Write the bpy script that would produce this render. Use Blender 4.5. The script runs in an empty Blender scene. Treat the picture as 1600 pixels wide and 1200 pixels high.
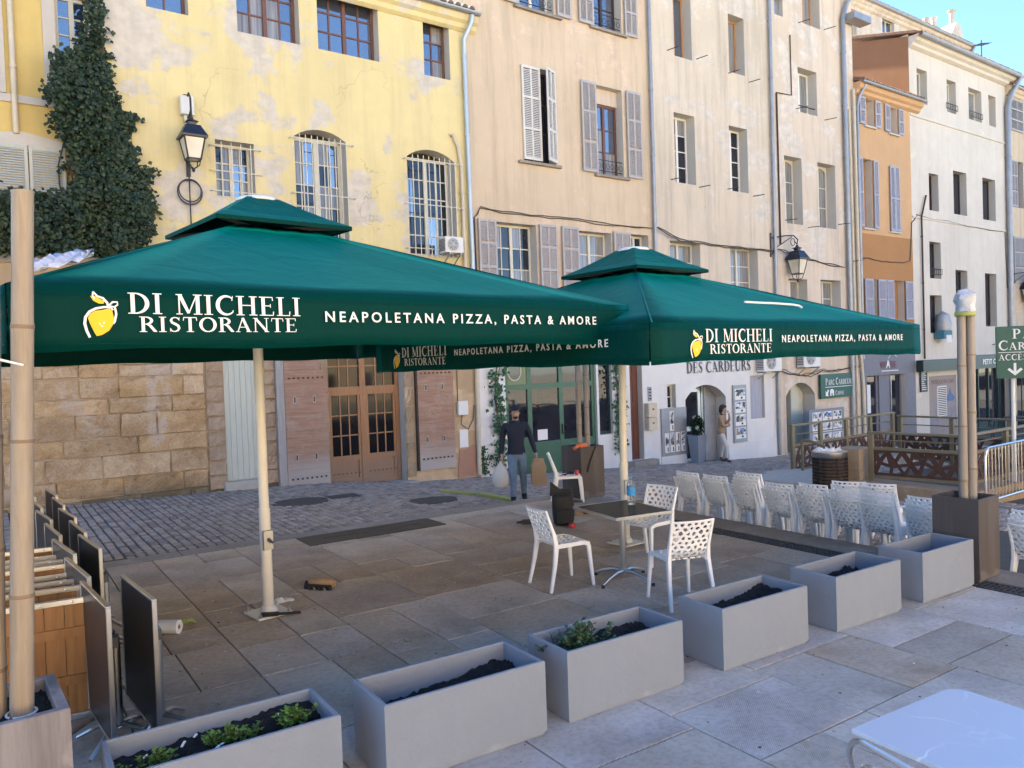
import bpy, bmesh, math, random
from mathutils import Vector, Matrix, Euler
PI = math.pi
scene = bpy.context.scene
COL = scene.collection
RNG = random.Random(7)

# ------------------------------------------------------------------ camera, sky, sun, exposure
cam_d = bpy.data.cameras.new('camera'); cam = bpy.data.objects.new('camera', cam_d); COL.objects.link(cam)
cam_d.sensor_width = 36.0; cam_d.lens = 36.0 * 1232.0 / 1600.0
cam_d.clip_start = 0.05; cam_d.clip_end = 900.0
_p, _r, _y = math.radians(-1.384), math.radians(-2.037), math.radians(56.17)   # pitch, roll, heading from the plaza axis
def _cam_axes():
    f = Vector((0, math.cos(_p), math.sin(_p))); r = Vector((1, 0, 0)); u = r.cross(f)
    r2 = r * math.cos(_r) + u * math.sin(_r); u2 = u * math.cos(_r) - r * math.sin(_r)
    M = Matrix(((math.sin(_y), math.cos(_y), 0), (-math.cos(_y), math.sin(_y), 0), (0, 0, 1)))
    return M @ r2, M @ u2, M @ f
R_, U_, F_ = _cam_axes()
m = Matrix((R_, U_, -F_)).transposed().to_4x4(); m.translation = Vector((0, 0, 2.25))
cam.matrix_world = m
scene.camera = cam

SUN_EL, SUN_AZ = 33.0, -5.0         # the sun stands behind the house fronts; azimuth from +Y towards +X
world = bpy.data.worlds.new('World'); scene.world = world; world.use_nodes = True
wn = world.node_tree.nodes; wl = world.node_tree.links
sky = wn.new('ShaderNodeTexSky'); sky.sky_type = 'NISHITA'; sky.sun_disc = False
sky.sun_elevation = math.radians(SUN_EL); sky.sun_rotation = math.radians(SUN_AZ)
sky.air_density = 0.8; sky.dust_density = 0.0; sky.ozone_density = 5.0
wl.new(sky.outputs['Color'], wn['Background'].inputs['Color']); wn['Background'].inputs['Strength'].default_value = 0.06
sun_d = bpy.data.lights.new('sun', 'SUN'); sun_d.energy = 5.0; sun_d.angle = math.radians(0.5); sun_d.color = (1.0, 0.925, 0.74)
sun = bpy.data.objects.new('sun', sun_d); COL.objects.link(sun)
sv = Vector((math.sin(math.radians(SUN_AZ)) * math.cos(math.radians(SUN_EL)), math.cos(math.radians(SUN_AZ)) * math.cos(math.radians(SUN_EL)), math.sin(math.radians(SUN_EL))))
sun.rotation_euler = sv.to_track_quat('Z', 'Y').to_euler(); sun.location = (0, 0, 40)
scene.view_settings.view_transform = 'Standard'; scene.view_settings.look = 'None'
scene.view_settings.gamma = 1.0; scene.view_settings.exposure = 3.02
scene.view_settings.use_curve_mapping = False
scene.render.engine = 'CYCLES'
scene.cycles.max_bounces = 8; scene.cycles.diffuse_bounces = 5
scene.cycles.use_denoising = True

# ------------------------------------------------------------------ helpers
class MB:
    def __init__(s): s.v = []; s.f = []; s.m = []
    def add(s, vs, fs, mi=0):
        o = len(s.v); s.v += [tuple(v) for v in vs]
        for f in fs: s.f.append([i + o for i in f]); s.m.append(mi)
        return s
    def quad(s, a, b, c, d, mi=0): return s.add([a, b, c, d], [(0, 1, 2, 3)], mi)
    def poly(s, pts, mi=0): return s.add(pts, [tuple(range(len(pts)))], mi)
    def box(s, x0, x1, y0, y1, z0, z1, mi=0, M=None):
        vs = [Vector((x, y, z)) for z in (z0, z1) for y in (y0, y1) for x in (x0, x1)]
        if M is not None: vs = [M @ v for v in vs]
        return s.add(vs, [(0, 2, 3, 1), (4, 5, 7, 6), (0, 1, 5, 4), (2, 6, 7, 3), (0, 4, 6, 2), (1, 3, 7, 5)], mi)
    def cbox(s, x0, x1, y0, y1, z0, z1, c=0.01, mi=0, M=None):   # box with chamfered top and vertical edges
        def ring(i, z): return [(x0 + i, y0 + c, z), (x0 + c, y0 + i, z), (x1 - c, y0 + i, z), (x1 - i, y0 + c, z), (x1 - i, y1 - c, z), (x1 - c, y1 - i, z), (x0 + c, y1 - i, z), (x0 + i, y1 - c, z)]
        vs = [Vector(v) for v in ring(0, z0) + ring(0, z1 - c) + ring(c * .7, z1)]
        if M is not None: vs = [M @ v for v in vs]
        fs = []
        for k in (0, 8):
            for i in range(8): j = (i + 1) % 8; fs.append((k + i, k + j, k + 8 + j, k + 8 + i))
        fs.append(tuple(range(16, 24))); fs.append(tuple(range(7, -1, -1)))
        return s.add(vs, fs, mi)
    def tube(s, pts, r, n=8, mi=0, cap=True):
        pts = [Vector(p) for p in pts]; rs = r if isinstance(r, (list, tuple)) else [r] * len(pts)
        vs = []; fs = []; prev = None
        for i, p in enumerate(pts):
            t = (pts[min(i + 1, len(pts) - 1)] - pts[max(i - 1, 0)]).normalized()
            if prev is None:
                a = Vector((0, 0, 1)) if abs(t.z) < .9 else Vector((1, 0, 0))
                prev = t.cross(a).normalized()
            else:
                prev = (prev - t * prev.dot(t)).normalized()
            b = t.cross(prev)
            for k in range(n):
                an = 2 * PI * k / n; vs.append(p + (prev * math.cos(an) + b * math.sin(an)) * rs[i])
        for i in range(len(pts) - 1):
            for k in range(n):
                j = (k + 1) % n; fs.append((i * n + k, i * n + j, (i + 1) * n + j, (i + 1) * n + k))
        if cap: fs.append(tuple(range(n - 1, -1, -1))); fs.append(tuple(range((len(pts) - 1) * n, len(pts) * n)))
        return s.add(vs, fs, mi)
    def bar(s, a, b, w, h, mi=0, up=(0, 0, 1)):   # rectangular bar from a to b
        a, b = Vector(a), Vector(b); t = (b - a).normalized(); up = Vector(up)
        if abs(t.dot(up)) > .97: up = Vector((1, 0, 0))
        x = t.cross(up).normalized(); y = x.cross(t)
        vs = []
        for p in (a, b):
            for (i, j) in ((-1, -1), (1, -1), (1, 1), (-1, 1)): vs.append(p + x * (i * w / 2) + y * (j * h / 2))
        return s.add(vs, [(0, 1, 2, 3), (7, 6, 5, 4), (0, 4, 5, 1), (1, 5, 6, 2), (2, 6, 7, 3), (3, 7, 4, 0)], mi)
    def lathe(s, prof, n=16, c=(0, 0, 0), mi=0):
        vs = []; fs = []
        for (r, z) in prof:
            for k in range(n):
                a = 2 * PI * k / n; vs.append((c[0] + r * math.cos(a), c[1] + r * math.sin(a), c[2] + z))
        for i in range(len(prof) - 1):
            for k in range(n):
                j = (k + 1) % n; fs.append((i * n + k, i * n + j, (i + 1) * n + j, (i + 1) * n + k))
        if prof[0][0] > 1e-4: fs.append(tuple(range(n - 1, -1, -1)))
        if prof[-1][0] > 1e-4: fs.append(tuple(range((len(prof) - 1) * n, len(prof) * n)))
        return s.add(vs, fs, mi)
    def prism(s, pts, d, mi=0, M=None):   # polygon in xz at y=0, extruded to y=d
        n = len(pts); vs = [Vector((x, 0, z)) for x, z in pts] + [Vector((x, d, z)) for x, z in pts]
        if M is not None: vs = [M @ v for v in vs]
        fs = [tuple(range(n)), tuple(range(2 * n - 1, n - 1, -1))] + [(i, n + i, n + (i + 1) % n, (i + 1) % n) for i in range(n)]
        return s.add(vs, fs, mi)
    def mesh(s, name, mats):
        me = bpy.data.meshes.new(name); me.from_pydata(s.v, [], s.f)
        for mt in (mats if isinstance(mats, (list, tuple)) else [mats]): me.materials.append(mt)
        me.polygons.foreach_set('material_index', s.m); me.update(); return me
    def build(s, name, mats, parent=None, loc=(0, 0, 0), rot=(0, 0, 0), smooth=False, **kw):
        o = bpy.data.objects.new(name, s.mesh(name, mats)); COL.objects.link(o)
        o.location = loc; o.rotation_euler = rot; o.parent = parent
        if smooth:
            o.data.polygons.foreach_set('use_smooth', [True] * len(o.data.polygons))
            o.data.set_sharp_from_angle(angle=math.radians(40))
        for k, v in kw.items(): o[k] = v
        return o
def fixn(o):
    bm = bmesh.new(); bm.from_mesh(o.data); bmesh.ops.remove_doubles(bm, verts=bm.verts, dist=1e-5)
    bmesh.ops.recalc_face_normals(bm, faces=bm.faces); bm.to_mesh(o.data); bm.free(); return o
def bev(o, w=.005, n=2):
    md = o.modifiers.new('bevel', 'BEVEL'); md.width = w; md.segments = n; md.limit_method = 'ANGLE'; return o
def solid(o, t=.004):
    md = o.modifiers.new('thickness', 'SOLIDIFY'); md.thickness = t; md.offset = 0; return o
def thing(name, label, cat, loc=(0, 0, 0), rz=0, group=None):
    o = bpy.data.objects.new(name, None); COL.objects.link(o); o.empty_display_size = .2
    o.location = loc; o.rotation_euler = (0, 0, rz); o['label'] = label; o['category'] = cat
    if group: o['group'] = group
    return o
def tag(o, label, cat, group=None):
    o['label'] = label; o['category'] = cat
    if group: o['group'] = group
    return o
def dup(o, loc=None, rz=None, label=None, rot=None):
    c = o.copy(); COL.objects.link(c)
    for ch in o.children:
        d = ch.copy(); COL.objects.link(d); d.parent = c
        for g in ch.children:
            e = g.copy(); COL.objects.link(e); e.parent = d
    if loc is not None: c.location = loc
    if rz is not None: c.rotation_euler = (0, 0, rz)
    if rot is not None: c.rotation_euler = rot
    if label: c['label'] = label
    return c
def text(s, body, size, parent, mat, loc, rot, name='lettering', align='LEFT', bold=0.0, space=1.0, ext=.002):
    cu = bpy.data.curves.new(name, 'FONT'); cu.body = body; cu.size = size; cu.align_x = align; cu.extrude = ext
    cu.offset = bold; cu.space_character = space; cu.resolution_u = 3
    cu.materials.append(mat); o = bpy.data.objects.new(name, cu); COL.objects.link(o)
    bpy.context.view_layer.update(); me = bpy.data.meshes.new_from_object(o.evaluated_get(bpy.context.evaluated_depsgraph_get()))
    bpy.data.objects.remove(o); o = bpy.data.objects.new(name, me); COL.objects.link(o)
    bm = bmesh.new(); bm.from_mesh(me); bmesh.ops.remove_doubles(bm, verts=bm.verts, dist=1e-4); bm.to_mesh(me); bm.free()
    o.parent = parent; o.location = loc; o.rotation_euler = rot; o['kind'] = 'stuff'; return o

# ------------------------------------------------------------------ materials
def mat(name): 
    m = bpy.data.materials.new(name); m.use_nodes = True; nt = m.node_tree
    return m, nt, nt.nodes['Principled BSDF']
class N:
    """tiny node helper"""
    def __init__(s, nt): s.nt = nt; s.co = None
    def n(s, t, **kw):
        nd = s.nt.nodes.new(t)
        for k, v in kw.items():
            if k in nd.inputs: nd.inputs[k].default_value = v
            else: setattr(nd, k, v)
        return nd
    def l(s, a, b): s.nt.links.new(a, b)
    def coord(s, scale=(1, 1, 1), out='Object', rot=(0, 0, 0)):
        t = s.n('ShaderNodeTexCoord'); mp = s.n('ShaderNodeMapping'); mp.inputs['Scale'].default_value = scale; mp.inputs['Rotation'].default_value = rot
        s.l(t.outputs[out], mp.inputs['Vector']); return mp.outputs['Vector']
    def noise(s, vec, scale, detail=4, rough=.6, dist=0):
        nd = s.n('ShaderNodeTexNoise'); nd.inputs['Scale'].default_value = scale; nd.inputs['Detail'].default_value = detail
        nd.inputs['Roughness'].default_value = rough; nd.inputs['Distortion'].default_value = dist
        if vec is not None: s.l(vec, nd.inputs['Vector'])
        return nd.outputs['Fac']
    def ramp(s, fac, stops, interp='LINEAR'):
        nd = s.n('ShaderNodeValToRGB'); el = nd.color_ramp.elements; nd.color_ramp.interpolation = interp
        while len(el) < len(stops): el.new(.5)
        for e, (p, c) in zip(el, stops):
            e.position = p; e.color = (c, c, c, 1) if isinstance(c, (int, float)) else (*c, 1)
        s.l(fac, nd.inputs['Fac']); return nd.outputs['Color']
    def mix(s, fac, a, b, mode='MIX'):
        nd = s.n('ShaderNodeMix'); nd.data_type = 'RGBA'; nd.blend_type = mode
        for val, idx in ((fac, 0), (a, 6), (b, 7)):
            if isinstance(val, (int, float)): nd.inputs[idx].default_value = val
            elif isinstance(val, tuple): nd.inputs[idx].default_value = (*val, 1)
            else: s.l(val, nd.inputs[idx])
        return nd.outputs[2]
    def math(s, op, a, b=0.0):
        nd = s.n('ShaderNodeMath'); nd.operation = op
        for i, v in enumerate((a, b)):
            if isinstance(v, (int, float)): nd.inputs[i].default_value = v
            else: s.l(v, nd.inputs[i])
        return nd.outputs[0]
    def bump(s, h, bsdf, strength=.3, dist=.02):
        nd = s.n('ShaderNodeBump'); nd.inputs['Strength'].default_value = strength; nd.inputs['Distance'].default_value = dist
        s.l(h, nd.inputs['Height']); s.l(nd.outputs['Normal'], bsdf.inputs['Normal'])
def sc(c, k): return tuple(min(1, x * k) for x in c)
def plain(name, c, rough=.6, metal=0, var=.12, scale=8, bump=0, spec=.5):
    m, nt, b = mat(name); h = N(nt); v = h.coord()
    f = h.noise(v, scale, 5)
    h.l(h.ramp(f, [(.25, sc(c, 1 - var)), (.75, sc(c, 1 + var))]), b.inputs['Base Color'])
    b.inputs['Roughness'].default_value = rough; b.inputs['Metallic'].default_value = metal
    b.inputs['Specular IOR Level'].default_value = spec
    if bump: h.bump(h.noise(v, scale * 6, 3), b, bump, .01)
    return m
def plaster(name, c, patch=None, amount=.5, crack=0, streak=.25, dirt=(.25, .21, .17), spot=None):
    """painted lime plaster: tone drift, peeled patches, cracks, rain streaks (all of it wear on the wall itself)"""
    m, nt, b = mat(name); h = N(nt); v = h.coord()
    big = h.noise(v, .35, 4, .6); mid = h.noise(v, 2.2, 6, .65); fine = h.noise(v, 22, 4, .6)
    col = h.mix(h.ramp(big, [(.3, 0), (.7, 1)]), sc(c, .9), sc(c, 1.06))
    col = h.mix(h.ramp(mid, [(.35, 0), (.75, .45)]), col, sc(c, .82))
    if patch:
        pv = h.coord((1, 1, 1.25)); pn = h.noise(pv, .75, 8, .62, .25); reg = h.noise(pv, .16, 2, .5)
        pm = h.math('ADD', pn, h.math('MULTIPLY', h.math('SUBTRACT', reg, .5), .5))
        if spot:     # a larger damaged area of the wall: centre (x, z), radius, gain
            tc = h.n('ShaderNodeTexCoord'); vd = h.n('ShaderNodeVectorMath'); vd.operation = 'DISTANCE'; mpp = h.n('ShaderNodeMapping'); mpp.inputs['Scale'].default_value = (1, 0, .55); h.l(tc.outputs['Object'], mpp.inputs['Vector'])
            h.l(mpp.outputs['Vector'], vd.inputs[0]); vd.inputs[1].default_value = (spot[0], 0, spot[1] * .55)
            pm = h.math('ADD', pm, h.ramp(vd.outputs['Value'], [(0, spot[3]), (spot[2] / 1.0, 0)]))
        mask = h.ramp(pm, [(1 - amount - .02, 0), (1 - amount + .03, 1)])
        pc = h.mix(h.ramp(h.noise(pv, 3.5, 5), [(.35, 0), (.65, 1)]), patch, sc(patch, 1.25))
        col = h.mix(mask, col, pc)
    if streak:
        sv_ = h.coord((1.6, 1.6, .12)); sn = h.noise(sv_, 1.7, 6, .7)
        col = h.mix(h.math('MULTIPLY', h.ramp(sn, [(.47, 0), (.70, 1)]), streak), col, dirt)
    hgt = h.math('ADD', h.math('MULTIPLY', mid, .6), h.math('MULTIPLY', fine, .4))
    if crack:
        wv = h.n('ShaderNodeTexVoronoi'); wv.feature = 'DISTANCE_TO_EDGE'; wv.inputs['Scale'].default_value = .55
        add = h.n('ShaderNodeVectorMath'); add.operation = 'ADD'
        nz = h.n('ShaderNodeTexNoise'); nz.inputs['Scale'].default_value = 1.6; nz.inputs['Detail'].default_value = 5
        h.l(v, nz.inputs['Vector']); mul = h.n('ShaderNodeVectorMath'); mul.operation = 'SCALE'; mul.inputs['Scale'].default_value = .9
        h.l(nz.outputs['Color'], mul.inputs[0]); h.l(v, add.inputs[0]); h.l(mul.outputs[0], add.inputs[1]); h.l(add.outputs[0], wv.inputs['Vector'])
        cr = h.ramp(wv.outputs['Distance'], [(.0, 1), (.0045, 0)])
        cm = h.math('MULTIPLY', cr, h.ramp(h.noise(v, .45, 2), [(.48, 0), (.6, 1)]))
        col = h.mix(h.math('MULTIPLY', cm, crack), col, sc(c, .35))
        hgt = h.math('SUBTRACT', hgt, h.math('MULTIPLY', cm, .8))
    h.l(col, b.inputs['Base Color']); b.inputs['Roughness'].default_value = .9; b.inputs['Specular IOR Level'].default_value = .2
    h.bump(hgt, b, .35, .03); return m
def stone(name, stops, rough=.9, scale=3.0, bump=.6, rand=True, moss=False, groove=False, spec=.18, bd=.03):
    """stops: colours picked per object at random, then mottled"""
    m, nt, b = mat(name); h = N(nt); v = h.coord()
    if rand:
        oi = h.n('ShaderNodeObjectInfo'); k = len(stops)
        base = h.ramp(oi.outputs['Random'], [(i / k, c) for i, c in enumerate(stops)], 'CONSTANT')
        off = h.n('ShaderNodeVectorMath'); off.operation = 'ADD'; cmb = h.n('ShaderNodeCombineXYZ')
        h.l(h.math('MULTIPLY', oi.outputs['Random'], 37.0), cmb.inputs[0]); h.l(h.math('MULTIPLY', oi.outputs['Random'], 91.0), cmb.inputs[1])
        h.l(v, off.inputs[0]); h.l(cmb.outputs[0], off.inputs[1]); v2 = off.outputs[0]
    else:
        v2 = v; base = h.ramp(h.noise(v, .6, 3), [(.3 + .4 * i / max(1, len(stops) - 1), c) for i, c in enumerate(stops)])
    a = h.noise(v2, scale, 8, .68); f = h.noise(v2, scale * 11, 4, .6)
    col = h.mix(h.ramp(a, [(.28, .75), (.6, 0)]), base, (.74, .70, .66), 'MULTIPLY')
    col = h.mix(h.ramp(a, [(.55, 0), (.85, .35)]), col, (.60, .54, .46))
    col = h.mix(h.ramp(f, [(.35, .6), (.55, 0)]), col, (.72, .7, .68), 'MULTIPLY')
    hgt = h.math('ADD', h.math('MULTIPLY', a, .5), h.math('MULTIPLY', f, .3))
    if groove:
        wv = h.n('ShaderNodeTexWave'); wv.wave_type = 'BANDS'; wv.bands_direction = 'X'; wv.inputs['Scale'].default_value = 26.0; wv.inputs['Distortion'].default_value = .35
        rt = h.n('ShaderNodeVectorRotate'); rt.rotation_type = 'Z_AXIS'; h.l(v, rt.inputs['Vector'])
        h.l(h.ramp(h.math('FRACT', h.math('MULTIPLY', oi.outputs['Random'], 7.31)), [(0, .12), (.35, .2), (.6, .28), (.8, .0)], 'CONSTANT'), rt.inputs['Angle'])
        an = h.math('MULTIPLY', h.ramp(h.math('FRACT', h.math('MULTIPLY', oi.outputs['Random'], 7.31)), [(0, .35), (.3, .62), (.55, .0), (.8, .75)], 'CONSTANT'), 2.1)
        h.l(an, rt.inputs['Angle']); h.l(rt.outputs[0], wv.inputs['Vector'])
        worn = h.ramp(h.noise(v2, 1.3, 4), [(.42, 0), (.6, 1)])
        g = h.math('MULTIPLY', wv.outputs['Fac'], worn)
        hgt = h.math('ADD', hgt, h.math('MULTIPLY', g, .34))
        col = h.mix(h.math('MULTIPLY', h.math('SUBTRACT', 1.0, wv.outputs['Fac']), h.math('MULTIPLY', worn, .45)), col, (.22, .2, .18))
        st = h.ramp(h.noise(h.coord(out='Object'), .8, 5, .6), [(.55, 0), (.75, .5)])
        col = h.mix(st, col, (.16, .115, .065))
    if moss:
        gp = h.n('ShaderNodeNewGeometry').outputs['Position']
        col = h.mix(h.ramp(h.noise(gp, 1.1, 7, .7), [(.44, 0), (.62, .8)]), col, (.70, .62, .53), 'MULTIPLY')
        col = h.mix(h.ramp(h.noise(gp, .8, 6, .6, .4), [(.56, 0), (.60, .7)]), col, (.52, .42, .33))
        col = h.mix(h.ramp(h.noise(gp, 5.0, 5, .7), [(.56, 0), (.7, .7)]), col, (.5, .44, .38), 'MULTIPLY')
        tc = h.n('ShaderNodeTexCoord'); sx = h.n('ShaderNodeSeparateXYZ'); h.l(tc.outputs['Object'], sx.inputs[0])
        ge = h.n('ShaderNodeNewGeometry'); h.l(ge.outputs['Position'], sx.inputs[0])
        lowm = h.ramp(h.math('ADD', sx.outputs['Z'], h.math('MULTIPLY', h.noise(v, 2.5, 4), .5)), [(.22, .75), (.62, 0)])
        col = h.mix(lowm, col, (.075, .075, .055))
    h.l(col, b.inputs['Base Color']); b.inputs['Roughness'].default_value = rough; b.inputs['Specular IOR Level'].default_value = spec
    h.bump(hgt, b, bump, bd); return m
def wood(name, c1, c2, axis='X', scale=3, rough=.7, worn=None, zworn=None):
    m, nt, b = mat(name); h = N(nt)
    s_ = {'X': (1, 12, 12), 'Y': (12, 1, 12), 'Z': (12, 12, 1)}[axis]
    oi = h.n('ShaderNodeObjectInfo'); v = h.coord(s_)
    add = h.n('ShaderNodeVectorMath'); add.operation = 'ADD'; cmb = h.n('ShaderNodeCombineXYZ')
    h.l(h.math('MULTIPLY', oi.outputs['Random'], 40.0), cmb.inputs[0]); h.l(h.math('MULTIPLY', oi.outputs['Random'], 23.0), cmb.inputs[2])
    h.l(v, add.inputs[0]); h.l(cmb.outputs[0], add.inputs[1])
    f = h.noise(add.outputs[0], scale, 7, .65, .6)
    col = h.ramp(f, [(.28, c1), (.72, c2)])
    if worn: col = h.mix(h.ramp(h.noise(h.coord(), 3.0, 6, .7), [(.5, 0), (.72, .75)]), col, worn)
    if zworn:
        tc = h.n('ShaderNodeTexCoord'); sx = h.n('ShaderNodeSeparateXYZ'); h.l(tc.outputs['Object'], sx.inputs[0])
        zz = h.math('ADD', sx.outputs['Z'], h.math('MULTIPLY', h.noise(h.coord(), 1.5, 4), .7))
        col = h.mix(h.ramp(zz, [(.35, .85), (.95, 0)]), col, zworn)
    h.l(col, b.inputs['Base Color']); b.inputs['Roughness'].default_value = rough; h.bump(f, b, .35, .01); return m
def glass(name, base, rough=.03, ior=1.6, stripes=None):
    m, nt, b = mat(name); h = N(nt)
    if stripes:
        f = h.noise(h.coord((9, 9, .25)), 2.2, 3); h.l(h.ramp(f, [(.3, base), (.7, stripes)]), b.inputs['Base Color'])
    else:
        f = h.noise(h.coord(), 1.2, 2); h.l(h.ramp(f, [(.3, sc(base, .7)), (.7, sc(base, 1.3))]), b.inputs['Base Color'])
    b.inputs['Roughness'].default_value = rough; b.inputs['IOR'].default_value = ior
    h.bump(h.noise(h.coord(), 1.1, 1), b, .04, .05)
    return m
def foliage(name, a, bcol, c):
    m, nt, b = mat(name); h = N(nt); g = h.n('ShaderNodeNewGeometry')
    h.l(h.ramp(g.outputs['Random Per Island'], [(0, a), (.5, bcol), (1, c)]), b.inputs['Base Color'])
    b.inputs['Roughness'].default_value = .5; b.inputs['Specular IOR Level'].default_value = .35; return m
M = {}
M['yellow'] = plaster('yellow_plaster', (0.685, 0.575, 0.295), (0.50, 0.45, 0.375), .45, .5, .2, spot=(1.35, 8.6, 1.0, .22))
M['yellow2'] = plaster('yellow_plaster_clean', (0.630, 0.468, 0.171), None, 0, .2, .12)
M['beige'] = plaster('apricot_plaster', (.60, .48, .34), (0.540, 0.423, 0.315), .46, 0, .5, (0.324, 0.252, 0.189))
M['cream'] = plaster('cream_plaster', (0.621, 0.531, 0.414), (0.522, 0.468, 0.396), .46, .3, .6, (0.324, 0.279, 0.234))
M['cream2'] = plaster('pale_cream_plaster', (0.639, 0.531, 0.414), (0.549, 0.486, 0.414), .45, .3, .55, (0.324, 0.279, 0.234))
M['white'] = plaster('chalky_white_plaster', (0.666, 0.603, 0.517), (0.594, 0.522, 0.441), .38, .2, .22, (0.360, 0.324, 0.279))
M['orange'] = plaster('orange_plaster', (0.594, 0.369, 0.198), None, 0, 0, .15)
M['ochre'] = plaster('ochre_plaster', (0.414, 0.212, 0.090), None, 0, 0, .12)
M['terracotta'] = plaster('terracotta_plaster', (0.333, 0.171, 0.090), None, 0, 0, .1)
M['shopwhite'] = plaster('white_shop_wall', (0.720, 0.711, 0.693), None, 0, 0, .12, (0.405, 0.387, 0.369))
M['shopgrey'] = plain('grey_shop_panel', (.17, .165, .19), .6)
M['render'] = plaster('sandy_render', (0.450, 0.324, 0.189), (0.495, 0.369, 0.234), .45, .3, .25)
M['pinkrender'] = plaster('pink_render', (0.405, 0.225, 0.153), (0.378, 0.297, 0.225), .42, .2, .2)
M['reveal'] = plaster('pale_reveal', (0.540, 0.504, 0.450), None, 0, 0, .15)
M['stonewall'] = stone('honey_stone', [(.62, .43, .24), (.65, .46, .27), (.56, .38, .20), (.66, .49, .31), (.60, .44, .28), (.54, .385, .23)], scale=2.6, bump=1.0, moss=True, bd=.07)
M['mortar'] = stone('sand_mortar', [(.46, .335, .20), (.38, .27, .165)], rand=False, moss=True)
M['quoin'] = stone('pinkish_quoin', [(.43, .31, .215), (.40, .29, .20), (.45, .335, .235)], scale=4, bump=.4)
M['slab'] = stone('paving_slab_stone', [(.58, .53, .465), (.62, .57, .51), (.53, .47, .39), (.64, .59, .53), (.55, .50, .43), (.52, .475, .44), (.58, .55, .52), (.54, .47, .38)], .8, 2.2, .45, groove=True, spec=.12)
M['slabtan'] = stone('shade_tan_paving_stone', [(.60, .49, .37), (.56, .45, .34), (.62, .53, .42), (.52, .42, .325), (.60, .51, .41), (.58, .465, .345), (.54, .46, .38), (.62, .545, .46)], .85, 2.0, .45, groove=True, spec=.12)  # inner slabs: warm parasol shade, with some brown dirt, put into the stone colour
M['sett'] = stone('sett_stone', [(.37, .33, .29), (.43, .38, .335), (.29, .26, .235), (.39, .34, .29)], .95, 8, .8, spec=.03)
M['joint'] = plain('joint_dirt', (.085, .075, .062), .95, bump=.3)
M['kerb'] = stone('kerb_stone', [(.33, .29, .24), (.36, .315, .26), (.30, .26, .22)], .85, 3, .4)
M['concrete'] = plain('pale_concrete', (.42, .39, .34), .9, bump=.3)
M['sunhouse'] = plaster('sunlit_ochre_plaster', (.70, .54, .36))
M['square'] = stone('square_paving', [(.51, .46, .37), (.47, .425, .34)], .85, 1.5, .3, rand=False)
M['asphalt'] = plain('far_ground', (.16, .15, .14), .9)
M['green'] = plain('green_canvas', (.0, .032, .025), .6, var=.08, scale=2.5, bump=.15, spec=.06)
_h = N(M['green'].node_tree); _h.bump(_h.noise(_h.coord((1, 1, .6)), 3.0, 5, .55, 1.2), M['green'].node_tree.nodes['Principled BSDF'], .35, .03)
_g = M['green'].node_tree.nodes['Principled BSDF']; _g.inputs['Sheen Weight'].default_value = .34; _g.inputs['Sheen Roughness'].default_value = .45; _g.inputs['Sheen Tint'].default_value = (0.0, .55, .62, 1)
M['letter'] = plain('white_print', (.78, .78, .75), .7, var=.04)
M['lemon'] = plain('lemon_print', (.85, .52, .02), .7, var=.08)
M['pole'] = plain('cream_steel', (.62, .58, .50), .35, var=.05)
M['darkframe'] = plain('dark_grey_metal', (.06, .06, .065), .4)
M['alu'] = plain('aluminium', (.62, .62, .62), .28, 1.0, .06)
M['steel'] = plain('brushed_steel', (.45, .45, .45), .35, 1.0, .1)
M['zinc'] = plain('zinc_pipe', (.30, .31, .33), .45, .5, .15, 3)
M['bluepipe'] = plain('pale_blue_zinc', (.42, .49, .54), .4, .3, .1, 3)
M['creampipe'] = plain('cream_pipe', (.55, .48, .36), .6, 0, .12, 4)
M['iron'] = plain('black_iron', (.018, .018, .02), .45)
M['rustiron'] = plain('rusty_iron', (.055, .034, .025), .8, 0, .4, 20)
M['chair'] = plain('white_plastic', (.84, .835, .83), .38, var=.03, scale=3)
M['planter'] = plaster('grey_planter', (.25, .28, .325), (.265, .292, .332), .40, 0, .10, (.20, .20, .205))
M['greyplanter'] = plaster('streaky_grey_planter', (.17, .15, .145), (.26, .24, .24), .46, 0, .75, (.40, .37, .37))
M['brownplanter'] = plaster('rusty_brown_planter', (.092, .080, .076), (.125, .112, .108), .45, 0, .35, (.18, .17, .165))
M['soil'] = plain('black_soil', (.012, .011, .011), .95, 0, .5, 40, .6)
M['bamboo'] = wood('bamboo', (.245, .187, .13), (.37, .295, .21), 'Z', 2.5, .5, (.30, .26, .22))
M['bamboogrey'] = wood('grey_bamboo', (.20, .165, .135), (.31, .26, .21), 'Z', 2.5, .55, (.26, .23, .21))
M['node'] = plain('bamboo_node', (.22, .15, .09), .7)
M['shutter'] = wood('weathered_shutter', (.33, .31, .31), (.46, .44, .43), 'Z', 2, .75, (.40, .33, .28))
M['shutterwhite'] = wood('white_shutter', (.56, .54, .50), (.66, .63, .58), 'Z', 2, .7)
M['shutterblue'] = wood('lavender_shutter', (.30, .31, .38), (.40, .41, .48), 'Z', 2, .7)
M['shuttergreen'] = wood('grey_green_shutter', (.40, .42, .37), (.50, .51, .45), 'Z', 2, .7)
M['winbrown'] = wood('dark_red_window_wood', (.11, .045, .03), (.17, .075, .05), 'Z', 2, .5)
M['wincream'] = plain('cream_window_paint', (.60, .57, .46), .5, var=.06)
M['winwhite'] = plain('white_window_paint', (.72, .70, .64), .5, var=.05)
M['winorange'] = wood('orange_window_wood', (.40, .20, .08), (.5, .27, .12), 'Z', 2, .5)
M['windark'] = plain('dark_window_frame', (.045, .025, .025), .5)
M['glass'] = glass('dark_window_glass', (.02, .022, .03))
M['glassdim'] = glass('dim_door_glass', (.012, .012, .014), .05, 1.28)
M['glassblue'] = glass('sky_window_glass', (.03, .045, .08), .03, 3.2)
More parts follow.
